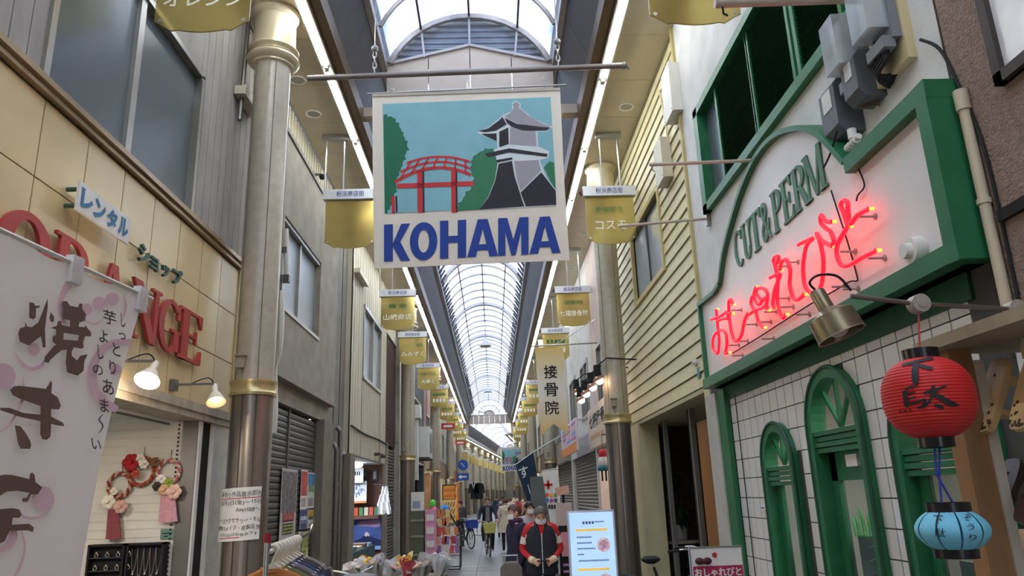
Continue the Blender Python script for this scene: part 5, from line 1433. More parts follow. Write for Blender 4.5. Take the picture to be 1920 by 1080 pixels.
ins = P(1598, 270, X=XB-.02)
o = thing('neon_insulator', 'white porcelain insulators hanging in the notch of the sign frame', 'insulator', ins)
MB().cyl(ins+Vector((0,.08,0)), ins+Vector((0,-.10,.01)), .022, n=10).cyl(ins+Vector((0,-.02,.03)), ins+Vector((0,-.02,.10)), .03, n=10).build('body', WHITE, o, True)
mb = MB()
for k in range(4): mb.cyl(ins+Vector((0,.06-.04*k,0)), ins+Vector((0,.05-.04*k,0)), .03, n=10)
mb.build('rib', WHITE, o)
# thin flag poles sticking out of the right-hand fronts
def flag_pole(p_out, p_wall, Xw, label):
    a = P(*p_wall, X=Xw); b = P(*p_out, Y=a.y)
    o = thing('flag_pole', label, 'pole', a)
    MB().cyl(a, b, .018, n=8).build('tube', M('pale_pole', (190,176,160), .4, metal=.2), o, True)
    MB().box(Xw-.03, Xw+.01, a.y-.04, a.y+.04, a.z-.09, a.z+.09).build('wall_plate', STEEL, o)
    MB().tube([b+Vector((.03,0,-.02)), b+Vector((.03,0,-.06)), b+Vector((.05,0,-.07))], .006, 5).build('hook', STEEL, o)
flag_pole((1217, 309), (1432, 300), XR-.02, 'thin empty flag pole sticking out above the CUT&PERM lettering')
flag_pole((1160, 424), (1328, 410), XR-.02, 'thin empty flag pole sticking out between salon and cream boarding')
a = P(1640, -4, X=XR); b = P(1340, 6, Y=a.y)
o = thing('flag_pole', 'broad grey flag pole crossing in front of the green louvres', 'pole', a)
MB().cyl(a, b, .035, n=10).build('tube', M('pale_pole', (190,176,160), .4), o, True); MB().tube([b+Vector((.05,0,-.03)), b+Vector((.05,0,-.08)), b+Vector((.08,0,-.10))], .008, 5).build('hook', INK, o)

# ---- geta shop nearest on the right
STU = M('brown_stucco', (140,118,104), .95, var=.18, scale=30, bump=.8, bscale=60)
b6 = thing('clog_shop_building', 'brown stucco building with the wooden clog display below', 'building', (XR, 2, 0))
MB().box(XR-.02, XR+.3, -7, 3.70, 2.45, ZS).build('wall', STU, b6)
MB().box(XR-.02, XR+.0, 3.70, 3.72, 2.3, ZS).build('joint', DJ, b6)
yq = PR(1900, 395)[1]
MB().box(XR-.05, XR-.0, -7, 3.55, yq-.04, yq+.02).build('dark_ledge', DARKV, b6)
MB().box(XR+.28, XR+.4, -7, 3.7, 0, 2.5).build('shop_back_wall', WHITE, b6)
MB().box(XR-.0, XR+.3, 3.62, 3.70, 0, 2.5).build('shop_side_wall', SALW, b6)
pf = thing('framed_poster', 'white poster with red print in a dark wooden frame on brown stucco', 'poster', (XR-.05, 3, 4))
fa = P(1838, 0, X=XR-.05); fb_ = P(1872, 165, X=XR-.05); yF = P(1862, 120, X=XR-.05).y; zF = P(1875, 160, X=XR-.05).z
MB().box(XR-.04, XR-.02, yF-1.2, yF, zF, zF+1.5).build('poster', M('poster_white', (222,220,220), .2, spec=.6), pf)
MB().box(XR-.07, XR-.02, yF-1.2, yF, zF, zF+.06).box(XR-.07, XR-.02, yF-.06, yF, zF, zF+1.5).box(XR-.07, XR-.02, yF-1.2, yF, zF+1.44, zF+1.5).box(XR-.07, XR-.02, yF-1.2, yF-1.14, zF, zF+1.5).build('frame', M('frame_dark', (62,52,48), .5), pf)
MB().prism([(yF-.34, zF+.55), (yF-.28, zF+.55), (yF-.22, zF+.75), (yF-.30, zF+.8)], lambda p: (XR-.042, p[0], p[1]), (-.003, 0, 0)).build('print', RED, pf)
dpp = thing('down_pipe', 'cream down pipe running along the joint of salon and stucco building', 'pipe', (XR-.05, 3.8, 2))
pa = P(1808, 200, X=XR-.05); pb = P(1888, 580, X=XR-.05); yp = .5*(pa.y+pb.y)
MB().cyl((XR-.05, yp, pb.z), (XR-.05, yp, pa.z), .03, n=10).build('pipe', M('pvc_cream', (190,176,150), .5), dpp, True)
parts(MB().cyl((XR-.05, yp, pa.z-.02), (XR-.05, yp, pa.z+.1), .04, n=10).cyl((XR-.05, yp, (pa.z+pb.z)/2), (XR-.05, yp, (pa.z+pb.z)/2+.03), .038, n=10), 'socket', M('pvc_cream', (190,176,150), .5), dpp, True)
MB().tube(smooth_path([(XR-.04, yp+.25, pa.z+.6), (XR-.03, yp+.12, pa.z+.45), (XR-.03, yp+.04, pa.z+.2), (XR-.03, yp-.06, pa.z-.3), (XR-.03, yp-.06, pb.z)], 6), .010, 6).build('cable', INK, dpp)
# shop shelf: ledge, post, display
XP = 2.0
pt_ = P(1797, 655, X=XP); pb_ = P(1838, 1000, X=XP); ypst = .5*(pt_.y+pb_.y)
WOOD = M('worn_wood', (150,110,72), .65, var=.25, scale=6, stretch=(1,1,.12)); WOODL = M('pale_wood', (206,176,128), .55, var=.18, scale=10, stretch=(1,1,.15)); WOODD = M('black_lacquer_wood', (58,40,36), .3, var=.15, scale=8)
ws = thing('display_stand', 'wooden clog display stand with rough post and ledge', 'stand', (XP, ypst, 0))
MB().box(XP-.05, XP+.05, ypst-.05, ypst+.05, 0, pt_.z).build('post', WOOD, ws)
MB().box(XP+.05, XP+.09, ypst-.06, ypst+.05, 0, pt_.z-.05).build('post_trim', M('trim_pale', (190,180,164), .7), ws)
MB().box(XP-.12, XR-.03, ypst-2.4, ypst+.08, pt_.z, pt_.z+.05).build('ledge', M('grey_plank', (150,136,112), .7, var=.2, scale=5), ws)
MB().box(XP+.42, XP+.45, ypst-2.4, ypst+.06, 0, pt_.z).build('back_panel', WHITE, ws)
for zsh in (1.62, 1.26, .9): MB().box(XP+.12, XP+.43, ypst-2.3, ypst-.02, zsh-.02, zsh).build('shelf', WHITE, ws)
# clogs leaning on the shelves
def clog(px, py, X, mat, label, tilt=.5, L=.30, W=.13, burn=False):
    c = P(px, py, X=X); o = thing('wooden_clog', label, 'clog', c)
    n = 20; pts = []
    for i in range(n):
        t = 2*PI*i/n; cx = math.copysign(abs(math.cos(t))**.45, math.cos(t)); sx = math.copysign(abs(math.sin(t))**.6, math.sin(t)); pts.append((cx*W/2, sx*L/2))
    u = Vector((0, -1, 0)); v = Vector((math.sin(tilt), 0, math.cos(tilt))); nrm = Vector((-math.cos(tilt), 0, math.sin(tilt)))
    fnm = lambda p: c+u*p[0]+v*p[1]
    MB().prism(pts, fnm, nrm*.028).build('sole', mat, o)
    for s in (-.07, .08): MB().obox(c+u*(-W/2)+v*(s-.012)-nrm*.045, u*W, v*.024, nrm*.046).build('tooth', mat, o)
    mb = MB()
    for (a_, b_) in ((0, .09), (-.035, -.05), (.035, -.05)): mb.cyl(fnm((a_, b_))+nrm*.027, fnm((a_, b_))+nrm*.030, .007, n=8)
    mb.build('thong_hole', DARKV, o)
    if burn:
        mb = MB(); rn = random.Random(5)
        for i in range(26):
            q = fnm((rn.uniform(-W*.4, W*.4), -L*.46+abs(rn.gauss(0, .04)))); mb.cyl(q+nrm*.0275, q+nrm*.0295, rn.uniform(.004, .009), n=7)
        mb.build('burnt_pattern', M('burnt', (74,56,42), .7), o)
    return o
clog(1868, 745, XP+.12, WOODL, 'pale wooden clog sole with burnt dots beside the wooden post, on the top shelf', .45, .34, .13, True)
clog(1938, 735, XP+.12, WOODL, 'pale wooden clog sole, second of the pair on the top shelf', .45, .34, .13, True)
clog(1888, 930, XP+.12, WOODD, 'dark lacquered wooden clog sole beside the post on the middle shelf', .55, .32, .13)
clog(1952, 915, XP+.12, WOODD, 'dark lacquered wooden clog sole, second of the pair on the middle shelf', .55, .32, .13)
clog(1905, 1060, XP+.12, WOODL, 'plain pale wooden clog sole on the lowest shelf in view', .6, .30, .13)
# swing-arm lamp with bronze shade
YL = 2.75
j0 = P(1903, 580, X=XP+.12); 
lam = thing('swing_arm_lamp', 'swing-arm lamp with bronze bucket shade reaching out from the clog shop', 'lamp', j0)
BRZ = M('brushed_bronze', (142,130,106), .32, metal=.75, var=.12, scale=12)
j1 = P(1722, 570, Y=YL); s0 = P(1595, 555, Y=YL+.02); sh_t = P(1530, 545, Y=YL+.03); sh_b = P(1578, 628, Y=YL+.0)
parts(MB().cyl(j0, j1, .010, n=8).cyl(j1, s0, .010, n=8), 'arm', M('arm_steel', (120,112,104), .35, metal=.7), lam, True)
for q in (j0, j1): MB().cyl(q+Vector((0,-.025,0)), q+Vector((0,.025,0)), .036, n=18).cyl(q+Vector((0,-.03,0)), q+Vector((0,-.022,0)), .018, n=12).build('joint_disc', M('disc', (176,168,158), .4, metal=.4), lam, True)
MB().cyl(j0+Vector((0,0,-.2)), j0, .012, n=8).box(j0.x-.05, j0.x+.05, j0.y-.04, j0.y+.04, pt_.z+.05, pt_.z+.09).build('base', BRZ, lam)
ax = (sh_b-sh_t).normalized(); L = (sh_b-sh_t).length; up = ax.orthogonal().normalized(); s2 = ax.cross(up)
prof = [(0, 0), (.026, 0), (.030, .01), (.030, L*.42), (.055, L*.50), (.088, L*.58), (.092, L*1.0), (.096, L*1.02), (.088, L*1.0), (.082, L*.62), (0, L*.6)]
vs = []; n = 28
for r, t in prof:
    for i in range(n): th = 2*PI*i/n; vs.append(sh_t+ax*t+up*math.cos(th)*r+s2*math.sin(th)*r)
MB().add(vs, [(j*n+i, j*n+(i+1) % n, (j+1)*n+(i+1) % n, (j+1)*n+i) for j in range(len(prof)-1) for i in range(n)]).build('shade', BRZ, lam, True)
MB().ball(sh_t+ax*L*.8, .045, n=14, m=10).build('bulb', M('bulb_off', (196,190,180), .3), lam, True)
MB().tube(smooth_path([sh_t, P(1518, 530, Y=YL), P(1535, 516, Y=YL), P(1570, 518, Y=YL), P(1596, 545, Y=YL)], 6), .005, 6).build('cord', INK, lam)
# red paper lantern
lc = P(1740, 743, Y=YL)
rl_ = thing('paper_lantern', 'round red paper lantern with black brush characters hanging from the lamp arm', 'lantern', lc)
RLN = M('lantern_red', (204,40,40), .5, var=.06); BLKL = M('lantern_black', (28,26,30), .25)
sc1 = (P(1830, 743, Y=YL)-P(1650, 743, Y=YL)).length/2*.875
top_z, bot_z = P(1735, 668, Y=YL).z, P(1745, 826, Y=YL).z; hz = (top_z-bot_z)/2; cz_ = (top_z+bot_z)/2
def lr(z): # lantern radius at relative height -1..1
    return sc1*(max(0, 1-abs(z)**2.6))**.5*.62+sc1*.38*(1-abs(z)**6) if abs(z) < 1 else sc1*.0
nrib = 26; prof = []
for i in range(nrib*4+1):
    z = -1+2*i/(nrib*4); rr = max(sc1*.36, sc1*(1-abs(z)**2.5)**.5) if abs(z) < 1 else sc1*.36
    prof.append((rr-.003*(1-abs(math.sin(i*PI/4))), z*hz))
MB().lathe(prof, (lc.x, lc.y, cz_), 40).build('paper_shade', RLN, rl_, True)
for z0, z1, rr in ((top_z-.012, top_z+.026, sc1*.40), (bot_z-.026, bot_z+.012, sc1*.38)): MB().lathe([(rr*.9, z0), (rr, z0), (rr, z1), (rr*.9, z1), (rr*.9, z0)], (lc.x, lc.y, 0), 30).build('rim', BLKL, rl_, True)
MB().bar((lc.x-sc1*.38, lc.y, bot_z-.02), (lc.x+sc1*.38, lc.y, bot_z-.02), .008).build('cross_bar', BLKL, rl_)
MB().tube([(lc.x, lc.y, top_z+.02), (j1.x, j1.y, j1.z)], .004, 5).build('string', M('string_red', (190,70,70), .7), rl_)
def LN(px, py): # onto the lantern skin, facing the viewer
    p = P(px, py, Y=YL); z = max(-.95, min(.95, (p.z-cz_)/hz)); rr = max(sc1*.36, sc1*(1-abs(z)**2.5)**.5)+.004
    tocam = Vector((-lc.x, -lc.y, 0)).normalized(); sidev = Vector((-tocam.y, tocam.x, 0))
    if sidev.x < 0: sidev = -sidev
    off = (p.x-lc.x); s = max(-.95, min(.95, off/rr)); 
    return Vector((lc.x, lc.y, p.z))+sidev*(rr*s)+tocam*(rr*math.sqrt(1-s*s))
ZL = lambda x, y: (1640+x/5.4, 640+y/5.4)
fl_ = lambda p: LN(*ZL(*p))
mb = MB()
for st in ([(310,258,30),(400,248,36),(500,225,40),(580,210,36)], [(430,250,44),(430,340,60),(438,440,56),(445,490,14)], [(450,270,20),(500,300,38),(580,330,30)],
           [(345,525,40),(355,600,40),(365,660,44),(380,690,20)], [(350,515,24),(410,495,26),(430,500,10)], [(375,560,18),(440,552,16)], [(375,610,18),(450,602,16)], [(370,660,26),(450,650,24),(520,625,26)], [(520,620,26),(520,680,30),(460,705,16)],
           [(300,715,16),(330,742,8)], [(345,712,16),(370,738,8)], [(395,708,16),(410,735,8)],
           [(510,568,26),(600,545,34),(700,505,16)], [(590,500,34),(585,580,30),(560,650,22),(520,700,10)], [(590,570,26),(660,620,46),(740,675,50),(810,690,10)], [(600,680,20),(650,700,34),(680,725,16)]):
    stroke(mb, st, fl_, 5)
mb.build('brush_characters', M('lantern_ink', (34,28,30), .6, var=0), rl_)
# blue paper lantern made of slit card
bc = P(1785, 992, Y=YL-.02); YBl = YL-.02
bl = thing('card_lantern', 'light blue card lantern with black rims hanging below the red lantern', 'lantern', bc)
bz1, bz0 = P(1780, 942, Y=YBl).z, P(1790, 1046, Y=YBl).z; rw = (P(1848, 992, Y=YBl)-P(1722, 992, Y=YBl)).length/2
BLUP = M('card_blue', (120,196,222), .7, var=.04)
ns = 10
for k in range(ns):
    a0 = 2*PI*k/ns+.03; a1 = 2*PI*(k+1)/ns-.03; mb = MB(); vs = []
    for i in range(11):
        z = i/10; 
        for a in (a0, (a0+a1)/2, a1):
            pinch = 1-.0*z; r = rw*(.58+.42*math.sin(PI*z)**.8); da = (a-(a0+a1)/2)*(1-.0*math.sin(PI*z))
            an = (a0+a1)/2+da; vs.append((bc.x+r*math.cos(an), bc.y+r*math.sin(an), bz0+.03+(bz1-bz0-.06)*z))
    mb.add(vs, [(i*3+j, i*3+j+1, i*3+j+4, i*3+j+3) for i in range(10) for j in range(2)]).build('card_strip', BLUP, bl, True)
MB().lathe([(rw*.57, .03), (rw*.57, bz1-bz0-.03)], (bc.x, bc.y, bz0), 30).build('inner_tube', BLUP, bl, True)
for z0, z1 in ((bz1-.036, bz1), (bz0, bz0+.036)): MB().lathe([(rw*.60, z0), (rw*.60, z1)], (bc.x, bc.y, 0), 30).build('rim', BLKL, bl, True)
MB().tube([(bc.x-.02, bc.y, bz1), (bc.x-.01, bc.y, bz1+.1), (lc.x+.01, lc.y, bot_z-.02)], .004, 5).tube([(bc.x+.02, bc.y, bz1), (bc.x-.02, bc.y, bz1+.1), (lc.x-.01, lc.y, bot_z-.02)], .004, 5).build('string', M('string_blue', (50,60,160), .7), bl)
def BL(px, py):
    p = P(px, py, Y=YBl); tocam = Vector((-bc.x, -bc.y, 0)).normalized(); sv = Vector((-tocam.y, tocam.x, 0)); sv = sv if sv.x > 0 else -sv
    z = max(0, min(1, (p.z-bz0-.03)/(bz1-bz0-.06))); rr = rw*(.58+.42*math.sin(PI*z)**.8)+.006; s = max(-.95, min(.95, (p.x-bc.x)/rr)); return Vector((bc.x, bc.y, p.z))+sv*(rr*s)+tocam*(rr*math.sqrt(1-s*s))
mb = MB()
for ch, x, y, s in (('下', 1762, 972, 15), ('駄', 1766, 996, 17), ('ぞ', 1808, 968, 12), ('う', 1813, 984, 12), ('り', 1817, 1003, 11)):
    put_text(mb, ch, (x-s/2, y+s/2, 0), (s, 0, 0), (0, -s, 0), .0, fn=lambda q: BL(q.x, q.y))
mb.build('brush_characters', INK, bl)
# ------------------------------------------------------------------ cream boarded building beside the salon
SID = M('cream_siding', (204,193,152), .5, var=.06, scale=3)
b7 = thing('boarded_building', 'cream building with horizontal boards above a dark shop entrance', 'building', (XR, 12, 0))
y70, y71 = 9.07, 14.7
z7 = .5*(PR(1180, 792)[1]+PR(1320, 737)[1])
wv0, wv1 = PR(1243, 470)[0], PR(1190, 520)[0]; wz0, wz1 = .5*(PR(1192, 568)[1]+PR(1243, 505)[1]), .5*(PR(1190, 425)[1]+PR(1232, 372)[1])
MB().box(XR+.03, XR+.25, y70, wv0, z7, ZS).box(XR+.03, XR+.25, wv1, y71, z7, ZS).box(XR+.03, XR+.25, wv0, wv1, z7, wz0).box(XR+.03, XR+.25, wv0, wv1, wz1, ZS).build('wall_core', DJ, b7)
ysp = PR(1222, 620)[0]; z = z7
while z < ZS-.02:
    z1 = min(z+.2, ZS)
    segs = [(y70, ysp), (ysp, y71)]
    if z < wz1 and z1 > wz0:
        segs = [s for a, b in segs for s in ((a, min(b, wv0)), (max(a, wv1), b)) if s[1]-s[0] > .03]
    for a, b in segs:
        MB().prism([(XR+.04, z+.012), (XR-.012, z+.012), (XR+.01, z1-.002), (XR+.04, z1-.002)], lambda p: (p[0], a+.005, p[1]), (0, b-a-.01, 0)).build('siding_board', SID, b7)
    z = z1
MB().box(XR-.03, XR+.06, wv0-.09, wv0, wz0-.09, wz1+.09).box(XR-.03, XR+.06, wv1, wv1+.09, wz0-.09, wz1+.09).box(XR-.03, XR+.06, wv0, wv1, wz0-.09, wz0).box(XR-.03, XR+.06, wv0, wv1, wz1, wz1+.09).build('window_trim', M('cream_trim', (184,168,112), .5), b7)
wm = .5*(wv0+wv1)
w7 = MB().box(XR+.02, XR+.08, wm-.03, wm+.03, wz0, wz1).box(XR+.02, XR+.08, wv0, wv1, wz0, wz0+.05).box(XR+.02, XR+.08, wv0, wv1, wz1-.05, wz1).build('window_frame', M('dark_alu', (70,66,62), .4, metal=.5), b7)
SKYG = M_glass('reflecting_glass', (150,156,164), .05, .12, .6)
for a, b in ((wv0, wm-.03), (wm+.03, wv1)): MB().box(XR+.05, XR+.06, a, b, wz0+.05, wz1-.05).build('pane', SKYG, w7)
MB().box(XR-.04, XR+.02, y70-.02, y70+.05, z7, ZS).build('corner_board', M('cream_trim', (184,168,112), .5), b7)
# entrance below
MB().box(XR-.0, XR+2.2, y70, y71, z7-.06, z7).build('entrance_soffit', M('cream_under', (190,178,140), .6), b7)
MB().box(XR-.02, XR+.35, 13.75, y71, 0, z7-.05).build('cream_pier', SID, b7)
MB().box(XR-.02, XR+.25, y70, y70+.22, 0, z7-.05).build('cream_post', SID, b7)
parts(MB().box(XR+1.9, XR+2, y70, y71, 0, z7).box(XR+.35, XR+2, y71-.3, y71-.2, 0, z7), 'entrance_wall', M('entrance_dark', (52,38,34), .6, var=.2), b7)
BRWN = M('amber_wood', (150,96,44), .35, var=.25, scale=3, stretch=(1,1,.15))
MB().box(XR+.3, XR+1.9, y70+.05, y70+.15, 0, z7).build('entrance_wall', BRWN, b7)
for px in (1254, 1306):
    y = PR(px, 900, XR+.3)[0]
    MB().box(XR+.28, XR+.35, y-.035, y+.035, 0, z7-.05).build('door_post', ALU, b7)
    MB().box(XR+.28, XR+.33, y+.05, y+.11, 0, z7-.05).build('door_stile', DARKV, b7)
y = PR(1306, 900, XR+.3)[0]
MB().box(XR+.30, XR+.36, y70+.2, y-.3, 0, z7-.3).build('amber_screen', BRWN, b7)
MB().box(XR+.27, XR+.28, y70+.4, y70+.62, .2, 1.45).build('paper_strip', PAPER, b7)
pt0 = P(1277, 1012, X=XR+.75)
o = thing('side_table', 'small pale table carrying the potted plant in the dark entrance', 'table', (pt0.x, pt0.y, 0))
MB().cyl((pt0.x, pt0.y, pt0.z-.05), (pt0.x, pt0.y, pt0.z), .42, n=24).build('table_top', M('table_pale', (178,164,146), .5), o)
parts(MB().cyl((pt0.x, pt0.y, 0), (pt0.x, pt0.y, pt0.z-.05), .06, n=14).cyl((pt0.x, pt0.y, 0), (pt0.x, pt0.y, .03), .25, n=20), 'leg', DARKV, o)
o = thing('potted_plant', 'leafy green plant in a white pot in the dark entrance', 'plant', pt0)
zp = pt0.z
MB().lathe([(0, 0), (.12, 0), (.15, .27), (.135, .27), (.125, .22), (0, .22)], (pt0.x, pt0.y, zp), 22).build('pot', WHITE, o, True)
rn = random.Random(11); LEAF = M('leaf_dark', (52,76,50), .4, var=.25, scale=6)
stem = MB()
for k in range(5):
    a = rn.uniform(0, 6.28); stem.tube([(pt0.x, pt0.y, zp+.2), (pt0.x+.05*math.cos(a), pt0.y+.05*math.sin(a), zp+.6), (pt0.x+.12*math.cos(a), pt0.y+.12*math.sin(a), zp+1.0+.1*k)], .012, 6)
stem.build('stem', M('stem', (84,80,56), .6), o)
for k in range(46):
    a = rn.uniform(0, 6.28); h = zp+rn.uniform(.28, 1.35); L = rn.uniform(.22, .38)*(1.15-.4*(h-zp)); b0 = Vector((pt0.x+.06*math.cos(a), pt0.y+.06*math.sin(a), h))
    d = Vector((math.cos(a), math.sin(a), rn.uniform(-.7, .5))).normalized(); s = d.cross(Vector((0, 0, 1))).normalized()*L*.16; dn = Vector((0, 0, -L*.25))
    mb = MB(); mb.add([b0, b0+d*L*.35+s, b0+d*L*.35-s, b0+d*L*.7+s*.8+dn*.4, b0+d*L*.7-s*.8+dn*.4, b0+d*L+dn, b0+d*L*.4+Vector((0,0,-.01)), b0+d*L*.7+dn*.45], [(0,1,6),(0,6,2),(1,3,7,6),(6,7,4,2),(3,5,7),(7,5,4)])
    mb.build('leaf', LEAF, o)
wall_box(1242, 282, 1262, 330, XR-.01, -.14, 'cream junction box on the cream boards above the window')
wall_box(1257, 148, 1280, 205, XR-.01, -.14, 'white junction box on the salon wall above the green frame', WHITE)
MB_k = MB().tube(smooth_path([P(1236, 170, X=XR-.03), P(1245, 215, X=XR-.03), P(1250, 250, X=XR-.03), P(1252, 282, X=XR-.03)], 5), .014, 6)
tag(MB_k.build('wall_conduit', SID), 'thin cream conduit leading down to the junction box on the cream boards', 'pipe')
ct = P(1302, 680, X=XR-.03)
o = thing('alarm_bell', 'small white round fitting near the corner of the cream boards', 'fitting', ct)
MB().cyl(ct, ct+Vector((.04,0,0)), .05, n=14).cyl(ct+Vector((-.03,0,0)), ct, .03, n=12).build('body', WHITE, o, True)
MB().box(XR-.015, XR-.005, ct.y-.13, ct.y-.02, ct.z-.22, ct.z-.08).build('tag_plate', M('teal', (80,140,150), .5), o)

# ------------------------------------------------------------------ the shops beyond
FS = {}
def front(s, y0, y1, name, label, wall, zf, kind, sign=None, win=2, dx=0, wcol=None, depth=1.6):
    """a shop house: upper wall with windows, sign fascia, shutter or open shop below"""
    X = (XL if s < 0 else XR)+dx; n = s  # n points away from the street
    o = thing(name, label, 'building', (X, (y0+y1)/2, 0))
    W = M('w%d%d%d' % wall, wall, .75, var=.10, scale=2)
    hw = [(y0+(y1-y0)*(i+.25)/win, y0+(y1-y0)*(i+.78)/win) for i in range(win)]; h0, h1 = zf+1.0, zf+2.5
    mb = MB(); yy = y0
    for a, b in hw:
        mb.box(X, X+n*.3, yy, a, zf, ZS); mb.box(X, X+n*.3, a, b, zf, h0); mb.box(X, X+n*.3, a, b, h1, ZS); yy = b
    mb.box(X, X+n*.3, yy, y1, zf, ZS); mb.build('wall', W, o)
    for a, b in hw:
        m = (a+b)/2; t = .05
        f = MB().box(X-n*.03, X+n*.1, a-t, a+t, h0-t, h1+t).box(X-n*.03, X+n*.1, b-t, b+t, h0-t, h1+t).box(X-n*.03, X+n*.1, m-t*.6, m+t*.6, h0, h1).box(X-n*.03, X+n*.1, a, b, h0-t, h0+t).box(X-n*.03, X+n*.1, a, b, h1-t, h1+t).build('window_frame', ALU, o)
        for c, d in ((a+t, m-t*.6), (m+t*.6, b-t)): MB().box(X+n*.05, X+n*.06, c, d, h0+t, h1-t).build('pane', WGLASS if wcol is None else wcol, f)
    if sign:
        MB().box(X-n*.16, X, y0+.15, y1-.15, zf-.1, zf+.72).build('fascia_sign', M('s%d%d%d' % sign, sign, .5, var=.12, scale=2), o)
        parts(MB().box(X-n*.18, X-n*.14, y0+.12, y1-.12, zf-.13, zf-.08).box(X-n*.18, X-n*.14, y0+.12, y1-.12, zf+.70, zf+.75), 'sign_trim', ALUD, o)
    parts(MB().box(X, X+n*.3, y0, y0+.25, 0, zf).box(X, X+n*.3, y1-.25, y1, 0, zf), 'pier', W, o)
    if kind == 'shutter':
        mb = MB(); z = 0
        while z < zf-.02:
            mb.quad((X+n*.12, y0+.25, z), (X+n*.12, y1-.25, z), (X+n*.08, y1-.25, z+.07), (X+n*.08, y0+.25, z+.07)); mb.quad((X+n*.08, y0+.25, z+.07), (X+n*.08, y1-.25, z+.07), (X+n*.12, y1-.25, z+.1), (X+n*.12, y0+.25, z+.1)); z += .1
        q = mb.build('shutter', SH2, o); q['kind'] = 'stuff'
        MB().box(X+n*.13, X+n*.2, y0, y1, 0, zf).build('backing', DARKV, o)
    else:
        DI = M('shop_inside_%s' % kind, {'warm': (150,120,90), 'white': (190,190,186), 'dark': (70,60,54)}[kind], .8, var=.35, scale=1.5)
        parts(MB().box(X+n*depth, X+n*(depth+.1), y0, y1, 0, zf).box(X+n*.3, X+n*depth, y0, y0+.1, 0, zf).box(X+n*.3, X+n*depth, y1-.1, y1, 0, zf), 'shop_wall', DI, o)
        MB().box(X, X+n*depth, y0, y1, zf-.05, zf).build('shop_ceiling', WHITE, o)
        if kind != 'dark': MB().box(X+n*.6, X+n*.8, y0+.6, y1-.6, zf-.12, zf-.06).build('shop_light', M('shop_tube', (255,246,230), .5, var=0, emit=6), o)
    return o
front(-1, 27.6, 34.8, 'glass_front_building', 'dark glazed building between two columns with air conditioner', (74,78,80), 3.2, 'dark', None, 1, 0, M_glass('dark_glass', (52,60,64), .05, .1, .5))
front(-1, 35, 42, 'pink_building', 'pinkish rendered building beyond the air conditioner', (172,140,132), 3.1, 'warm', (200,180,150), 2)
front(-1, 42, 50, 'beige_building', 'beige rendered building with brown sign beyond the pink one', (176,166,146), 3.0, 'white', (140,110,80), 2)
front(-1, 50, 58.5, 'grey_building', 'grey building with closed shutter and pale sign beyond the beige one', (150,150,146), 3.0, 'shutter', (206,200,186), 2)
front(-1, 58.5, YE, 'cream_far_building', 'cream building with red sign closing the straight part of the arcade', (190,178,150), 3.0, 'warm', (170,70,60), 2)
cl_o = front(1, 14.75, 19.6, 'clinic_building', 'pale clinic building with lamp-lit sign behind the near column', (196,176,166), 2.75, 'white', None, 1)
front(1, 19.6, 26, 'white_building', 'white rendered building with orange printed sign panel', (202,198,192), 2.8, 'shutter', None, 2)
front(1, 26, 33, 'taupe_building', 'taupe building with black lettered shutter sign', (168,158,146), 2.9, 'shutter', (150,140,122), 2)
front(1, 33, 41, 'brown_building', 'brown building with lit interior behind the navy flag', (140,116,92), 3.0, 'warm', (96,64,44), 2)
front(1, 41, 49, 'ivory_building', 'ivory building with white lit shop beyond the brown one', (196,186,166), 3.0, 'white', (190,180,150), 2)
front(1, 49, 58, 'olive_building', 'olive grey building with closed shutter', (150,146,126), 3.0, 'shutter', (170,60,56), 2)
front(1, 58, YE, 'tan_building', 'tan building last before the street bends on the salon side', (176,158,130), 3.0, 'warm', (210,196,160), 2)
# clinic sign with five spot lamps
ya, yb = 15.6, 19.5; za, zb_ = PR(1118, 838, XR-.2)[1], PR(1118, 757, XR-.2)[1]
o = thing('clinic_sign', 'pale lamp-lit wall sign with bold black characters beside the near column', 'sign', (XR-.2, ya, za))
MB().box(XR-.2, XR+.0, ya, yb, za, zb_).build('board', M('clinic_board', (214,196,178), .5, var=.08), o)
mb = MB(); put_text(mb, '七福接骨院', (XR-.203, yb-.25, za+(zb_-za)*.48), (0, -(yb-ya-.5), 0), (0, 0, (zb_-za)*.36), .03); mb.build('lettering', INK, o)
mb = MB()
for i in range(7): mb.box(XR-.204, XR-.2, yb-.4-i*.35, yb-.6-i*.35, za+(zb_-za)*.2, za+(zb_-za)*.32)
mb.build('small_lettering', M('tan_print', (190,140,100), .6), o)
for i, (px, py) in enumerate(((1081, 730), (1087, 745), (1096, 733), (1108, 720), (1120, 707))):
    c = P(px, py, X=XR-.75); o = thing('sign_spotlight', 'small lit spotlight in the row over the clinic sign', 'lamp', c, 'spotlights over the clinic sign')
    MB().cyl(c+Vector((0,0,.22)), c+Vector((0,0,0)), .06, .075, 12).build('housing', INK, o, True)
    MB().cyl(c+Vector((0,0,.0)), c+Vector((.03,0,-.06)), .09, .12, 14).build('shade', M('shade_dark', (150,110,90), .4), o, True)
    MB().ball(c+Vector((.03,0,-.06)), .08, n=10, m=7).build('bulb', M('warm_bulb', (255,214,180), .4, var=0, emit=7), o, True)
    MB().tube([c+Vector((0,0,.2)), c+Vector((.2,0,.35)), (XR+.02, c.y, c.z+.3)], .014, 6).build('arm', INK, o)
ya, yb = 20.2, 24.6; za, zb_ = PR(1086, 842, XR-.45)[1], PR(1086, 775, XR-.45)[1]
o = thing('printed_panel', 'white and orange printed panel jutting out beyond the clinic sign', 'sign', (XR-.45, ya, za))
MB().box(XR-.45, XR-.4, ya, yb, za, zb_).build('panel', M('panel_white', (226,214,220), .5), o)
MB().box(XR-.455, XR-.45, ya, yb, za, za+.25).build('orange_band', M('panel_orange', (226,140,70), .5), o)
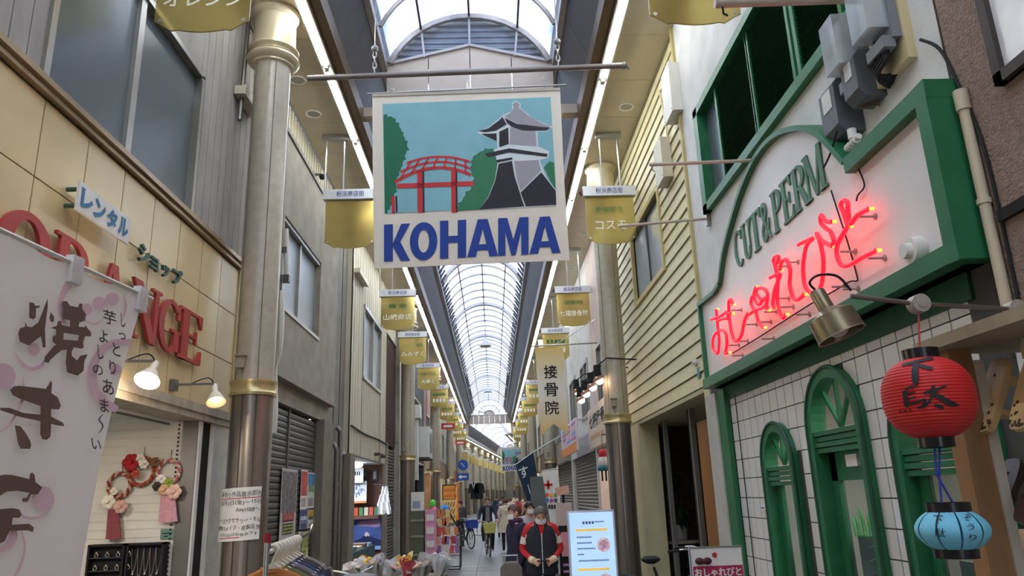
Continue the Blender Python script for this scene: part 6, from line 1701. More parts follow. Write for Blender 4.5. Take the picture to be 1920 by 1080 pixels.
for r in range(4):
    for c in range(3):
        cc = [(214,120,150), (120,170,210), (230,170,190), (180,120,170)][(r+c) % 4]
        MB().box(XR-.458, XR-.45, ya+.15+c*(yb-ya)/3.2, ya+.15+(c+.75)*(yb-ya)/3.2, za+.32+r*(zb_-za-.35)/4, za+.32+(r+.7)*(zb_-za-.35)/4).build('picture', M('pic%d%d%d' % cc, cc, .5), o)
parts(MB().bar((XR-.42, ya+.2, zb_-.05), (XR+.02, ya+.2, zb_-.05), .04).bar((XR-.42, yb-.2, zb_-.05), (XR+.02, yb-.2, zb_-.05), .04), 'bracket', STEEL, o)
# air conditioner on the left
o = thing('air_conditioner', 'white outdoor air conditioning unit on a wall bracket between columns', 'air conditioner', (XL+.4, 31.5, 3.1))
MB().box(XL+.05, XL+.62, 30.2, 31.9, 3.3, 4.5).build('case', WHITE, o)
MB().lathe([(.0, .0), (.42, .0), (.42, .02), (0, .02)], (0, 0, 0), 24).build('fan_grille', M('fan_grey', (120,124,126), .5), o)
o.children[-1].rotation_euler = (0, PI/2, 0); o.children[-1].location = Vector((XL+.63, 31.05, 3.9))-o.location; o.children[-1].data.transform(Matrix.Translation(o.location))
parts(MB().box(XL, XL+.65, 30.3, 30.36, 3.22, 3.3).box(XL, XL+.65, 31.7, 31.76, 3.22, 3.3), 'bracket', ALUD, o)
o = thing('duct', 'white vertical duct with box top beside the air conditioning unit', 'duct', (XL+.2, 29, 0))
MB().box(XL+.02, XL+.3, 28.9, 29.3, 2.4, 4.7).build('shaft', WHITE, o); MB().box(XL, XL+.4, 28.75, 29.45, 4.7, 5.2).build('head', WHITE, o)
# pale vertical banner of the bonesetter
YV = 18.2
c1, c2 = P(1003, 652, Y=YV), P(1056, 650, Y=YV); cb_ = P(1032, 812, Y=YV)
o = thing('clinic_banner', 'pale gold vertical banner with three black characters hanging from a pole', 'banner', (c1.x, YV, cb_.z))
zt5, zb5 = c1.z, cb_.z; w5 = c2.x-c1.x
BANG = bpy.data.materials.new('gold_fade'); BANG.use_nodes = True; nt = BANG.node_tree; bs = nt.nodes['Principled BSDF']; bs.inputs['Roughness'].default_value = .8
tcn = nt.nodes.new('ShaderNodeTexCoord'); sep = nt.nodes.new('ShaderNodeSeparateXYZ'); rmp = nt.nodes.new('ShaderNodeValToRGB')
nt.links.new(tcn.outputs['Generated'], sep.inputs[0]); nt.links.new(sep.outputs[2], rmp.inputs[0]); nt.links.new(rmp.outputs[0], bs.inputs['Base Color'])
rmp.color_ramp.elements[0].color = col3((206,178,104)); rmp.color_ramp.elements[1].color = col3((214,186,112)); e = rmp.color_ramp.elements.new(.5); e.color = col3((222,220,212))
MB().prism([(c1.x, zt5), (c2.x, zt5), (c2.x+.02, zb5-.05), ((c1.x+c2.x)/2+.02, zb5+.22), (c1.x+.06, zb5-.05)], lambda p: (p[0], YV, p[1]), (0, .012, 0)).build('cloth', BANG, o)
mb = MB()
for i, ch in enumerate('接骨院'): put_text(mb, ch, ((c1.x+c2.x)/2-.16, YV-.008, zt5-(zt5-zb5)*(.37+.21*i)), (.33, 0, 0), (0, 0, .33), .01)
mb.build('characters', INK, o)
MB().cyl((c1.x-.08, YV, zt5+.04), (XR, YV, zt5+.08), .018, n=8).cyl((c1.x+.5, YV, zt5+.05), (XR, YV, zt5+.7), .012, n=6).build('pole', STEEL, o)
# navy flag, white banner, grey panel further on
YF_ = 30.0
q = [P(966, 872, Y=YF_), P(1000, 848, Y=YF_), P(1013, 925, Y=YF_), P(990, 945, Y=YF_)]
o = thing('navy_flag', 'tilted navy flag with white kana beyond the white banner', 'flag', (q[0].x, YF_, q[3].z))
MB().prism([(v.x, v.z) for v in q], lambda p: (p[0], YF_, p[1]), (0, .02, 0)).build('cloth', M('navy_cloth', (30,48,70), .8), o)
mb = MB(); cc = P(986, 898, Y=YF_); put_text(mb, 'す', (cc.x-.2, YF_-.012, cc.z), (.36, 0, .1), (-.1, 0, .42), .012); put_text(mb, 'し', (cc.x+.15, YF_-.012, cc.z-.62), (.2, 0, .06), (-.1, 0, .4), .012); mb.build('characters', PAPER, o)
MB().cyl((q[1].x, YF_+.03, q[1].z), (XR, YF_+.03, q[1].z+.6), .025, n=8).cyl((q[1].x, YF_+.03, q[1].z), (q[0].x, YF_+.03, q[0].z), .025, n=8).build('pole', STEEL, o)
YW = 16.5
q = [P(1016, 884, Y=YW), P(1045, 880, Y=YW), P(1056, 1006, Y=YW), P(1036, 1006, Y=YW)]
o = thing('white_vertical_banner', 'white vertical banner with red cross and coloured lettering on a pole', 'banner', (q[3].x, YW, 0))
MB().prism([(v.x, v.z) for v in q[:3]]+[(q[3].x, q[3].z)], lambda p: (p[0], YW, p[1]), (0, .01, 0)).build('cloth', M('nobori_white', (216,216,214), .8), o)
c = P(1028, 909, Y=YW-.01); MB().box(c.x-.09, c.x+.09, YW-.012, YW-.004, c.z-.025, c.z+.025).box(c.x-.025, c.x+.025, YW-.012, YW-.004, c.z-.09, c.z+.09).build('red_cross', RED, o)
for i, cc in enumerate(((214,90,70), (240,160,60), (70,150,90), (70,110,190), (190,80,160), (80,90,110))):
    c = P(1026+(i % 3)*8, 928+(i//3)*10, Y=YW-.01); MB().ball(c, .04, .004, .045, 8, 6).build('letter_print', M('lp%d' % i, cc, .7), o)
mb = MB()
for i in range(4): c = P(1030+i*5, 950, Y=YW-.01); mb.box(c.x-.02, c.x+.02, YW-.012, YW-.004, c.z-.04, c.z+.04)
mb.build('small_print', INK, o)
MB().cyl((q[1].x+.03, YW, 0), (q[1].x+.0, YW, q[1].z+.08), .015, n=8).cyl((q[0].x, YW, q[0].z+.01), (q[1].x+.03, YW, q[1].z+.03), .01, n=6).build('pole', M('rod_white', (226,222,210), .4), o)
MB().box(q[1].x-.2, q[1].x+.25, YW-.2, YW+.2, 0, .12).build('foot', M('stand_grey', (110,110,112), .6), o)
a, b = P(994, 894, Y=19.5), P(1034, 894, Y=19.5)
o = thing('dark_panel', 'tall plain dark grey panel standing behind the masked people', 'panel', (a.x, 19.5, 0))
MB().box(a.x, b.x, 19.5, 19.6, .1, a.z).build('panel', M('panel_slate', (84,90,92), .6), o); parts(MB().box(a.x+.05, a.x+.12, 19.3, 19.8, 0, .1).box(b.x-.12, b.x-.05, 19.3, 19.8, 0, .1), 'foot', INK, o)
# round and rectangular blue road signs
YR_ = 44.0
o = thing('road_sign_round', 'round blue traffic sign on a post by the far left columns', 'road sign', (P(868, 872, Y=YR_).x, YR_, 0))
c = P(868, 872, Y=YR_); BLUS = M('sign_blue', (30,80,170), .4)
MB().cyl((c.x, YR_, c.z), (c.x, YR_+.03, c.z), .30, n=24).build('disc', BLUS, o); MB().bar((c.x-.12, YR_-.004, c.z+.12), (c.x+.10, YR_-.004, c.z-.10), .04).build('symbol', PAPER, o)
c2_ = P(868, 894, Y=YR_); MB().box(c2_.x-.34, c2_.x+.34, YR_, YR_+.03, c2_.z-.2, c2_.z+.2).build('arrow_plate', BLUS, o)
MB().bar((c2_.x-.2, YR_-.01, c2_.z), (c2_.x+.22, YR_-.01, c2_.z), .03, .09).prism([(c2_.x-.27, c2_.z), (c2_.x-.1, c2_.z+.13), (c2_.x-.1, c2_.z-.13)], lambda p: (p[0], YR_-.01, p[1]), (0, .005, 0)).build('arrow', PAPER, o)
MB().cyl((c.x, YR_+.05, 0), (c.x, YR_+.05, c.z+.3), .035, n=8).build('post', STEEL, o)
# second, smaller mural banner far away
fb2 = dup(bn, (1.55, 60, 3.55), 'far mural banner with the same lettering, small beside the navy flag')
fb2.scale = (.82, 1, .82)
MB().cyl((.6, 60.05, 5.45), (XR, 60.05, 5.45), .03, n=8).build('pole', PIPE, fb2)
fb2.children[-1].location = (0, 0, 0)
# small red name boards under two far plates
for px, py, y in ((800, 799, 34), (863, 830, 47)):
    c = P(px if px > 810 else 840, py, Y=y); o = thing('red_name_board', 'small red name board under a far gold plate, %s' % ('nearer the glazed building' if y == 34 else 'past the pink building'), 'sign', c)
    MB().box(c.x-.3, c.x+.3, y, y+.05, c.z-.13, c.z+.13).build('board', M('board_red', (196,50,52), .5), o); MB().box(c.x-.2, c.x+.2, y-.004, y, c.z-.05, c.z+.05).build('lettering', PAPER, o)
    MB().bar((c.x-.3, y+.03, c.z), (XL, y+.03, c.z), .03).build('arm', STEEL, o)
# ------------------------------------------------------------------ people and bicycles
SKINM = M('skin', (214,168,140), .55, var=.05, scale=12)
HAIRB = M('hair_black', (42,36,34), .5, var=.2, scale=30); HAIRG = M('hair_grey', (96,90,86), .6, var=.3, scale=40); HAIRBR = M('hair_brown', (92,62,50), .5, var=.2, scale=30)
MASKM = M('mask_white', (228,228,232), .8, var=.02); SHOE = M('shoe_dark', (40,38,40), .5)
def cloth(c): return M('cloth%d%d%d' % c, c, .85, var=.10, scale=14, bump=.2, bscale=12)
def person(label, loc, rotz, cols, J=None, hair=HAIRB, mask=False, hs=1.0, fingers=True, group=None, bands=None, skirt=None, head_tilt=0., head_turn=0., hat=None, coat=None, bun=False, long_hair=False):
    """one skinned body facing -Y; cols = top, forearm, trousers, shoes; J overrides joints"""
    j = dict(pel=(0,0,.93), sp=(0,.01,1.10), ch=(0,.0,1.28), nk=(0,-.01,1.44), hb=(0,-.03,1.50), hm=(0,-.035,1.57), ht=(0,-.02,1.645),
             shL=(.175,.01,1.375), elL=(.235,.03,1.11), wrL=(.23,-.05,.88), haL=(.225,-.07,.80), shR=(-.175,.01,1.375), elR=(-.235,.03,1.11), wrR=(-.23,-.05,.88), haR=(-.225,-.07,.80),
             hpL=(.09,0,.88), knL=(.10,-.02,.48), anL=(.10,.02,.09), toL=(.11,-.13,.04), hpR=(-.09,0,.88), knR=(-.10,-.02,.48), anR=(-.10,.02,.09), toR=(-.11,-.13,.04))
    if J: j.update(J)
    r = dict(pel=(.155,.115), sp=(.145,.11), ch=(.165,.12), nk=(.062,.062), hb=(.066,.075), hm=(.078,.092), ht=(.058,.07), shL=(.075,.075), elL=(.052,.052), wrL=(.034,.034), haL=(.036,.024), hpL=(.095,.095), knL=(.066,.066), anL=(.045,.05), toL=(.042,.036))
    for k in list(r):
        if k[-1] == 'L': r[k[:-1]+'R'] = r[k]
    if coat:
        for k in ('pel', 'sp', 'ch'): r[k] = (r[k][0]*coat, r[k][1]*coat)
        for k in ('shL', 'shR', 'elL', 'elR'): r[k] = (r[k][0]*1.2, r[k][1]*1.2)
    E = [('pel','sp','top'),('sp','ch','top'),('ch','nk','top'),('nk','hb','skin'),('hb','hm','skin'),('hm','ht','skin')]
    for s in 'LR': E += [('ch','sh'+s,'top'),('sh'+s,'el'+s,'top'),('el'+s,'wr'+s,'fore'),('wr'+s,'ha'+s,'skin'),('pel','hp'+s,'leg'),('hp'+s,'kn'+s,'leg'),('kn'+s,'an'+s,'leg'),('an'+s,'to'+s,'shoe')]
    names = list(j); V = [Vector(j[n]) for n in names]; idx = {n: i for i, n in enumerate(names)}; edges = [(idx[a], idx[b]) for a, b, _ in E]; segs = [(Vector(j[a]), Vector(j[b]), t) for a, b, t in E]; rad = [r[n] for n in names]
    if fingers:
        for s in 'LR':
            w, h = Vector(j['wr'+s]), Vector(j['ha'+s]); d = (h-w).normalized(); sd = d.cross(Vector((0, -1, .01))).normalized() if abs(d.y) < .9 else Vector((1, 0, 0))
            curl = d.cross(sd).normalized(); curl = curl if curl.y > 0 or True else -curl
            for q in range(4):
                k = (q-1.5); L = (.055, .064, .06, .048)[q]; b0 = h+sd*k*.021+d*.022; m = b0+d*L*.55; t = m+d*L*.35-curl*L*.35
                n0 = len(V); V += [b0, m, t]; rad += [(.0105, .0105), (.0098, .0098), (.008, .008)]; edges += [(idx['ha'+s], n0), (n0, n0+1), (n0+1, n0+2)]; segs += [(b0, m, 'skin'), (m, t, 'skin')]
            b0 = h-d*.01+sd*.036*(1 if s == 'L' else -1); m = b0+d*.03+sd*.012*(1 if s == 'L' else -1); t = m+d*.024
            n0 = len(V); V += [b0, m, t]; rad += [(.012, .012), (.011, .011), (.009, .009)]; edges += [(idx['ha'+s], n0), (n0, n0+1), (n0+1, n0+2)]; segs += [(b0, m, 'skin'), (m, t, 'skin')]
    me = bpy.data.meshes.new('body'); me.from_pydata([tuple(v) for v in V], edges, [])
    ob = bpy.data.objects.new('body_source', me); C.objects.link(ob)
    sk = ob.modifiers.new('skin', 'SKIN'); 
    if not me.skin_vertices: 
        bpy.context.view_layer.objects.active = ob
    for i, rr in enumerate(rad): me.skin_vertices[0].data[i].radius = rr
    me.skin_vertices[0].data[0].use_root = True
    sub = ob.modifiers.new('sub', 'SUBSURF'); sub.levels = 1; sub.render_levels = 1
    dg = bpy.context.evaluated_depsgraph_get(); dg.update()
    m2 = bpy.data.meshes.new_from_object(ob.evaluated_get(dg)); bpy.data.objects.remove(ob)
    slots = ['top', 'fore', 'leg', 'shoe', 'skin']; m2.materials.clear()
    for c in cols: m2.materials.append(cloth(c) if isinstance(c, tuple) else c)
    m2.materials.append(SKINM)
    extra = []
    if bands:
        for (z0, z1, c) in bands: m2.materials.append(cloth(c))
    for p in m2.polygons:
        c = p.center; best = None
        for a, b, t in segs:
            ab = b-a; u = max(0, min(1, (c-a).dot(ab)/max(1e-9, ab.length_squared))); d = (c-(a+ab*u)).length
            if best is None or d < best[0]: best = (d, t, u)
        t = best[1]; mi = slots.index(t); p.use_smooth = True
        if bands and t in ('top', 'fore') and abs(c.x) > .13:
            for q, (z0, z1, _) in enumerate(bands):
                if z0 <= c.z < z1: mi = 5+q
        if t == 'top' and best[2] > .8 and c.z > j['nk'][2]-.03: mi = 0
        p.material_index = mi
    o = thing('person', label, 'person', (0, 0, 0), group)
    bo = bpy.data.objects.new('body', m2); C.objects.link(bo); bo.parent = o; OFF[bo.name] = Vector((0,0,0))
    # head details in head space
    hm = Vector(j['hm']); 
    RM = Matrix.Rotation(head_turn, 3, 'Z') @ Matrix.Rotation(head_tilt, 3, 'X')
    def H(x, y, z): return hm+RM @ Vector((x, y, z))
    def hmesh(mb): mb.v = [tuple(H(*v)) for v in mb.v]; return mb
    mb = MB(); n, m_ = 16, 9; vs = []
    for i in range(m_+1):
        th = PI*.62*i/m_
        for k in range(n):
            a = 2*PI*k/n; front = max(0, -math.sin(a)); tt = th*(1-.52*front); low = -.02 if long_hair else 0
            vs.append((.088*math.sin(tt)*math.cos(a), .012+.104*math.sin(tt)*math.sin(a), .012+.112*math.cos(tt)+(low if i == m_ else 0)))
    hmesh(mb.add(vs, [(i*n+k, (i+1)*n+k, (i+1)*n+(k+1) % n, i*n+(k+1) % n) for i in range(m_) for k in range(n)])).build('hair', hair, o, True)
    hmesh(MB().ball((0, -.098, -.012), .012, .018, .022, 8, 6)).build('nose', SKINM, o, True)
    for s in (-1, 1):
        hmesh(MB().ball((s*.031, -.083, .012), .011, .007, .006, 8, 5)).build('eye', HAIRB, o, True)
        hmesh(MB().box(s*.031-.016, s*.031+.016, -.092, -.084, .030, .036)).build('eyebrow', hair, o)
        hmesh(MB().ball((s*.080, .005, -.005), .012, .022, .032, 8, 6)).build('ear', SKINM, o, True)
    if mask:
        mb = MB(); vs = []
        for i in range(7):
            for k in range(11):
                a = -PI*.86+PI*.72*k/10; z = -.078+.070*i/6; rr = 1+.04*math.sin(i*PI/6); vs.append((.076*math.cos(a)*rr, -.010+.092*math.sin(a)*rr, z))
        hmesh(mb.add(vs, [(i*11+k, i*11+k+1, (i+1)*11+k+1, (i+1)*11+k) for i in range(6) for k in range(10)])).build('mask', MASKM, o, True)
    else: hmesh(MB().ball((0, -.088, -.052), .024, .006, .006, 8, 5)).build('mouth', M('lips', (170,110,100), .5), o, True)
    if hat: 
        hmesh(MB().lathe([(.10, .01), (.105, .03), (.10, .075), (.075, .115), (.0, .13)], (0, .01, .0), 18)).build('hat', cloth(hat), o, True)
    if bun: hmesh(MB().ball((0, .11, .03), .05, n=12, m=8)).build('hair_bun', hair, o, True)
    if skirt:
        c, z0, z1, r0, r1 = skirt; mb = MB(); n = 20; vs = []
        for i in range(9):
            t = i/8; 
            for k in range(n): a = 2*PI*k/n; rr = (r1+(r0-r1)*t)*(1+.04*math.sin(5*a)*(1-t)); vs.append((rr*1.1*math.cos(a), rr*.8*math.sin(a), z0+(z1-z0)*t))
        mb.add(vs, [(i*n+k, i*n+(k+1) % n, (i+1)*n+(k+1) % n, (i+1)*n+k) for i in range(8) for k in range(n)]).build('coat_body', cloth(c), o, True)
    o.location = loc; o.rotation_euler.z = rotz; o.scale = (hs,)*3; OFF[o.name] = Vector(loc)
    return o
def local_part(mb, name, mat, o, smooth=True):
    """part built in the body's own space"""
    sv = OFF[o.name]; OFF[o.name] = Vector((0, 0, 0)); q = mb.build(name, mat, o, smooth); OFF[o.name] = sv; OFF[q.name] = Vector((0,0,0)); return q
# man in a quilted vest looking down at the thing in his hands
YM = 9.8; p0 = P(1014, 1000, Y=YM)
man = person('man in dark quilted vest with red and white sleeves, masked, looking at his hands', (p0.x, YM, 0), 0, [(190,40,44), (190,40,44), (38,40,52), (40,38,40)],
   dict(nk=(0,-.03,1.44), hb=(0,-.085,1.475), hm=(0,-.115,1.535), ht=(0,-.12,1.605), shL=(.18,.0,1.36), elL=(.255,.02,1.10), wrL=(.13,-.19,.985), haL=(.085,-.245,.965), shR=(-.18,.0,1.36), elR=(-.255,.02,1.10), wrR=(-.13,-.19,.985), haR=(-.085,-.245,.965)),
   HAIRG, True, .945, True, bands=[(1.17, 1.29, (226,216,200))], head_tilt=.42)
mb = MB(); n = 28; vs = []
prof = [(.205,.150,.80), (.215,.160,.84), (.205,.150,.89), (.218,.162,.94), (.205,.152,.99), (.216,.160,1.04), (.204,.15,1.09), (.214,.158,1.14), (.202,.148,1.19), (.210,.154,1.24), (.195,.145,1.29), (.195,.140,1.335), (.160,.12,1.385), (.10,.095,1.42), (.085,.09,1.46)]
for a_, b_, z in prof:
    for k in range(n): t = 2*PI*k/n; vs.append((a_*math.copysign(abs(math.cos(t))**.8, math.cos(t)), -.005+b_*math.copysign(abs(math.sin(t))**.8, math.sin(t)), z))
mb.add(vs, [(i*n+k, i*n+(k+1) % n, (i+1)*n+(k+1) % n, (i+1)*n+k) for i in range(len(prof)-1) for k in range(n)])
vest = local_part(mb, 'vest', cloth((40,42,50)), man)
q = MB().bar((0,-.168,.82), (0,-.150,1.36), .012, .01); local_part(q, 'zip', STEEL, man, False)
local_part(MB().prism([(-.045,1.43),(.045,1.43),(0,1.24)], lambda p: (p[0], -.158+.02*(p[1]-1.24), p[1]), (0, .01, 0)), 'shirt_front', cloth((190,40,44)), man, False)
for s in (-1, 1):
    w = Vector((s*.155,-.155,.997)); d = Vector((-s*.045,-.06,-.015)); local_part(MB().cyl(w, w+d, .046, .043, 12), 'cuff', cloth((226,206,170)), man)
ph = thing('phone', 'small dark phone held in both hands of the man in the vest', 'phone', (p0.x, YM-.27, .9))
MB().box(p0.x-.075, p0.x+.075, YM-.30, YM-.23, .925, .937).build('body', INK, ph); MB().box(p0.x-.068, p0.x+.068, YM-.295, YM-.235, .937, .939).build('screen', M('phone_screen', (96,110,120), .2), ph)
# masked woman in dark coat facing the other side, with a trolley bag
p1 = P(966, 1000, Y=10.3)
wo = person('woman in dark navy coat and white mask seen from the side', (p1.x+.02, 10.3, 0), -1.15, [(44,40,62), (44,40,62), (36,36,46), (40,38,40)],
   dict(elR=(-.22,.02,1.10), wrR=(-.20,-.08,.88), haR=(-.20,-.11,.80), elL=(.22,.03,1.10), wrL=(.20,-.08,.88), haL=(.20,-.11,.80)), HAIRBR, True, .945, True, coat=1.2, skirt=((44,40,62), .45, 1.05, .17, .25), head_tilt=.12)
local_part(MB().lathe([(.07, 1.40), (.10, 1.43), (.105, 1.47), (.085, 1.50)], (0,-.01,0), 18), 'scarf', cloth((70,44,70)), wo)
p2 = P(992, 1000, Y=12.6)
person('person with dark hair in pale patterned top behind the masked woman', (p2.x, 12.6, 0), .5, [(190,176,184), (190,176,184), (60,60,70), (40,38,40)], None, HAIRB, True, .95, False, coat=1.1, long_hair=True)
bgp = P(958, 1060, Y=8.9)
bag = thing('trolley_bag', 'grey-brown trolley bag with dark luggage beneath, beside the masked woman', 'bag', (bgp.x, 8.9, 0))
GB = M('bag_grey', (110,102,94), .8, var=.12, scale=20); DBm = M('bag_dark', (40,40,46), .7)
MB().prism([(-.11,.56),(.11,.56),(.13,.62),(.12,.92),(.07,.98),(-.07,.98),(-.12,.92),(-.13,.62)], lambda p: (bgp.x+p[0], 8.82, p[1]), (0, .2, 0)).build('upper_bag', GB, bag)
MB().box(bgp.x-.09, bgp.x+.09, 8.79, 8.82, .62, .78).build('pocket', GB, bag)
MB().prism([(-.17,.08),(.15,.08),(.18,.16),(.17,.5),(.12,.57),(-.14,.57),(-.19,.5),(-.2,.16)], lambda p: (bgp.x+p[0], 8.75, p[1]), (0, .32, 0)).build('lower_bag', DBm, bag)
MB().tube([(bgp.x-.08, 9.04, .9), (bgp.x-.08, 9.04, 1.04), (bgp.x+.08, 9.04, 1.04), (bgp.x+.08, 9.04, .9)], .012, 6).build('handle', STEEL, bag)
for s in (-.14, .14): MB().cyl((bgp.x+s-.02, 8.95, .05), (bgp.x+s+.02, 8.95, .05), .05, n=14).build('wheel', INK, bag)
# woman in a pale coat walking away
person('woman in pale beige coat and dark trousers walking away behind the cyclist', (.36, 24.6, 0), PI, [(206,192,172), (206,192,172), (48,48,66), (60,58,60)],
   dict(knL=(.09,-.12,.50), anL=(.09,-.02,.12), toL=(.09,-.16,.07), knR=(-.09,.02,.48), anR=(-.09,.16,.12), toR=(-.09,.04,.04)), HAIRBR, False, .97, True, coat=1.2, skirt=((206,192,172), .62, 1.1, .17, .26))
# bicycles
TYRE = M('tyre', (40,38,38), .8); RIMM = M('rim', (190,188,184), .3, metal=.8)
def bicycle(label, loc, rotz, frame, basket, steer=0., group=None, cover=None):
    o = thing('bicycle', label, 'bicycle', (0, 0, 0), group); fm = M('bf%d%d%d' % frame, frame, .35, metal=.3)
    R_ = .33
    for y, nm in ((-.55, 'front_wheel'), (.52, 'rear_wheel')):
        w = MB().tube([(0, y+R_*math.cos(2*PI*i/28), R_+.015+R_*.95*math.sin(2*PI*i/28)) for i in range(28)], .019, 7, closed=True).build(nm, TYRE, o, True)
        MB().tube([(0, y+R_*.9*math.cos(2*PI*i/28), R_+.015+R_*.86*math.sin(2*PI*i/28)) for i in range(28)], .009, 5, closed=True).build('rim', RIMM, w, True)
        mb = MB()
        for i in range(14): a = 2*PI*i/14; mb.cyl((.02*(-1)**i, y, R_+.015), (0, y+R_*.88*math.cos(a), R_+.015+R_*.84*math.sin(a)), .0025, n=4, cap=False)
        mb.cyl((-.035, y, R_+.015), (.035, y, R_+.015), .018, n=8); mb.build('spokes', RIMM, w)
        MB().tube([(0, y+(R_+.03)*math.cos(a*PI/10), R_+.015+(R_+.03)*math.sin(a*PI/10)) for a in (range(1, 8) if y < 0 else range(3, 11))], [.018]*7 if y < 0 else [.018]*8, 6).build('mudguard', fm, o, True)
    hd = (0, -.38, .82); bb = (0, .02, .30); st = (0, .17, .80)
    MB().tube([hd, (0, -.15, .45), bb], .020, 8).cyl(bb, st, .018).cyl(bb, (0, .52, .345), .013).cyl((0, .14, .68), (0, .52, .345), .011).cyl((0, -.36, .74), (0, .1, .52), .016).build('frame', fm, o, True)
    MB().cyl((0, -.40, .90), (0, -.50, .55), .017).tube([(-.045, -.49, .60), (-.045, -.55, .345)], .010, 6).tube([(.045, -.49, .60), (.045, -.55, .345)], .010, 6).cyl((-.05, -.49, .60), (.05, -.49, .60), .014).build('fork', fm, o, True)
    MB().tube(smooth_path([(-.27, -.10, 1.00), (-.24, -.28, 1.02), (-.10, -.40, .99), (0, -.40, .95), (.10, -.40, .99), (.24, -.28, 1.02), (.27, -.10, 1.00)], 4), .011, 7).cyl((0, -.40, .88), (0, -.40, .96), .014).build('handlebar', RIMM, o, True)
    for s in (-1, 1): MB().cyl((s*.275, -.06, .995), (s*.26, -.20, 1.01), .017, n=8).build('grip', INK, o, True); 
    MB().lathe([(0, .0), (.05, .0), (.11, .03), (.12, .06), (.08, .085), (0, .09)], (0, .2, .84), 16).build('saddle', INK, o, True)
    MB().cyl((0, .17, .78), (0, .19, .86), .013).build('seat_post', RIMM, o)
    MB().cyl((-.09, .02, .30), (.09, .02, .30), .02).bar((.09, .02, .30), (.09, .06, .16), .02).bar((-.09, .02, .30), (-.09, -.02, .44), .02).box(.07, .19, .0, .1, .14, .17).box(-.19, -.07, -.07, .03, .43, .46).cyl((.05, .02, .3), (.06, .02, .3), .09, n=18).build('crank', RIMM, o)
    if basket:
        bm_ = M('bk%d%d%d' % basket, basket, .7, var=.1); mb = MB()
        y0, y1, z0, z1 = -.80, -.46, .70, .94
        for i in range(9):
            t = i/8; x = -.17+.34*t; xb = x*.8
            mb.bar((xb, y0+.04, z0), (x, y0, z1), .008).bar((xb, y1-.04, z0), (x, y1, z1), .008)
        for zt in (0, .33, .66, 1):
            k = .8+.2*zt; z = z0+(z1-z0)*zt; mb.bar((-.17*k, y0+.04*(1-zt), z), (.17*k, y0+.04*(1-zt), z), .008).bar((-.17*k, y1-.04*(1-zt), z), (.17*k, y1-.04*(1-zt), z), .008).bar((-.17*k, y0+.04*(1-zt), z), (-.17*k, y1-.04*(1-zt), z), .008).bar((.17*k, y0+.04*(1-zt), z), (.17*k, y1-.04*(1-zt), z), .008)
        for i in range(1, 7):
            y = y0+(y1-y0)*i/7; mb.bar((-.14, y, z0), (-.17, y, z1), .008).bar((.14, y, z0), (.17, y, z1), .008).bar((-.14, y, z0), (.14, y, z0), .008)
        mb.build('basket', bm_, o)
        if cover:
            cm_ = cloth(cover); MB().prism([(-.145,.69),(.145,.69),(.185,.93),(.15,.965),(-.15,.965),(-.185,.93)] if cover[1] > 100 and cover[0] > 150 or cover[2] > 140 else [(-.16,.90),(.16,.90),(.175,.95),(.10,.985),(-.10,.985),(-.175,.95)], lambda p: (p[0], -.82, p[1]), (0, .38, 0)).build('basket_cover', cm_, o)
    o.location = loc; o.rotation_euler.z = rotz; return o
XY = (-.21, 22.75)
bicycle('town bicycle with olive covered basket ridden by the man in the street', (XY[0], XY[1]+.5, 0), .10, (60,60,64), (120,116,60), 0, None, (176,170,96))
person('man in dark navy jacket and grey shirt riding a bicycle in the street', (XY[0], XY[1]+.68, 0), .06, [(38,44,62), (38,44,62), (44,42,44), (40,38,40)],
   dict(pel=(0,.06,1.00), sp=(0,.04,1.16), ch=(0,-.0,1.33), nk=(0,-.04,1.48), hb=(0,-.07,1.54), hm=(0,-.08,1.605), ht=(0,-.07,1.68), shL=(.18,-.01,1.42), elL=(.26,-.10,1.18), wrL=(.27,-.30,1.05), haL=(.265,-.36,1.03), shR=(-.18,-.01,1.42), elR=(-.26,-.10,1.18), wrR=(-.27,-.30,1.05), haR=(-.265,-.36,1.03),
        hpL=(.09,.02,.95), knL=(.14,-.30,.66), anL=(.13,-.16,.26), toL=(.13,-.30,.20), hpR=(-.09,.02,.95), knR=(-.16,-.32,.80), anR=(-.15,-.20,.52), toR=(-.15,-.33,.46)), HAIRBR, False, .98, True)
sh = MB().prism([(-.055,1.44),(.055,1.44),(.07,1.0),(-.07,1.0)], lambda p: (p[0], -.165+.1*(p[1]-1.2)*-.4, p[1]), (0, .02, 0))
cyc = [o for o in C.objects if o.get('label', '').startswith('man in dark navy jacket')][0]; local_part(sh, 'shirt_front', cloth((120,114,116)), cyc, False)
bicycle('bicycle with blue bag parked at the sweets stall', (-1.02, 27.0, 0), .4, (50,50,54), (110,110,112), 0, None, (50,70,150))
person('person in dark red hat and grey jacket standing at the parked bicycle', (-1.24, 28.0, 0), .3, [(84,82,82), (84,82,82), (50,46,48), (40,38,40)], dict(elR=(-.24,-.05,1.12), wrR=(-.2,-.3,1.02), haR=(-.2,-.36,1.0)), HAIRB, False, .95, False, coat=1.15, hat=(120,36,46))
bicycle('bicycle with grey covered basket parked behind the clothes rack', (-1.66, 8.6, 0), .5, (44,44,48), (120,122,124), 0, None, (128,130,132))
bicycle('dark bicycle parked at the cream shop entrance behind the white notice stand', (2.1, 9.6, 0), 1.2, (40,40,44), None)
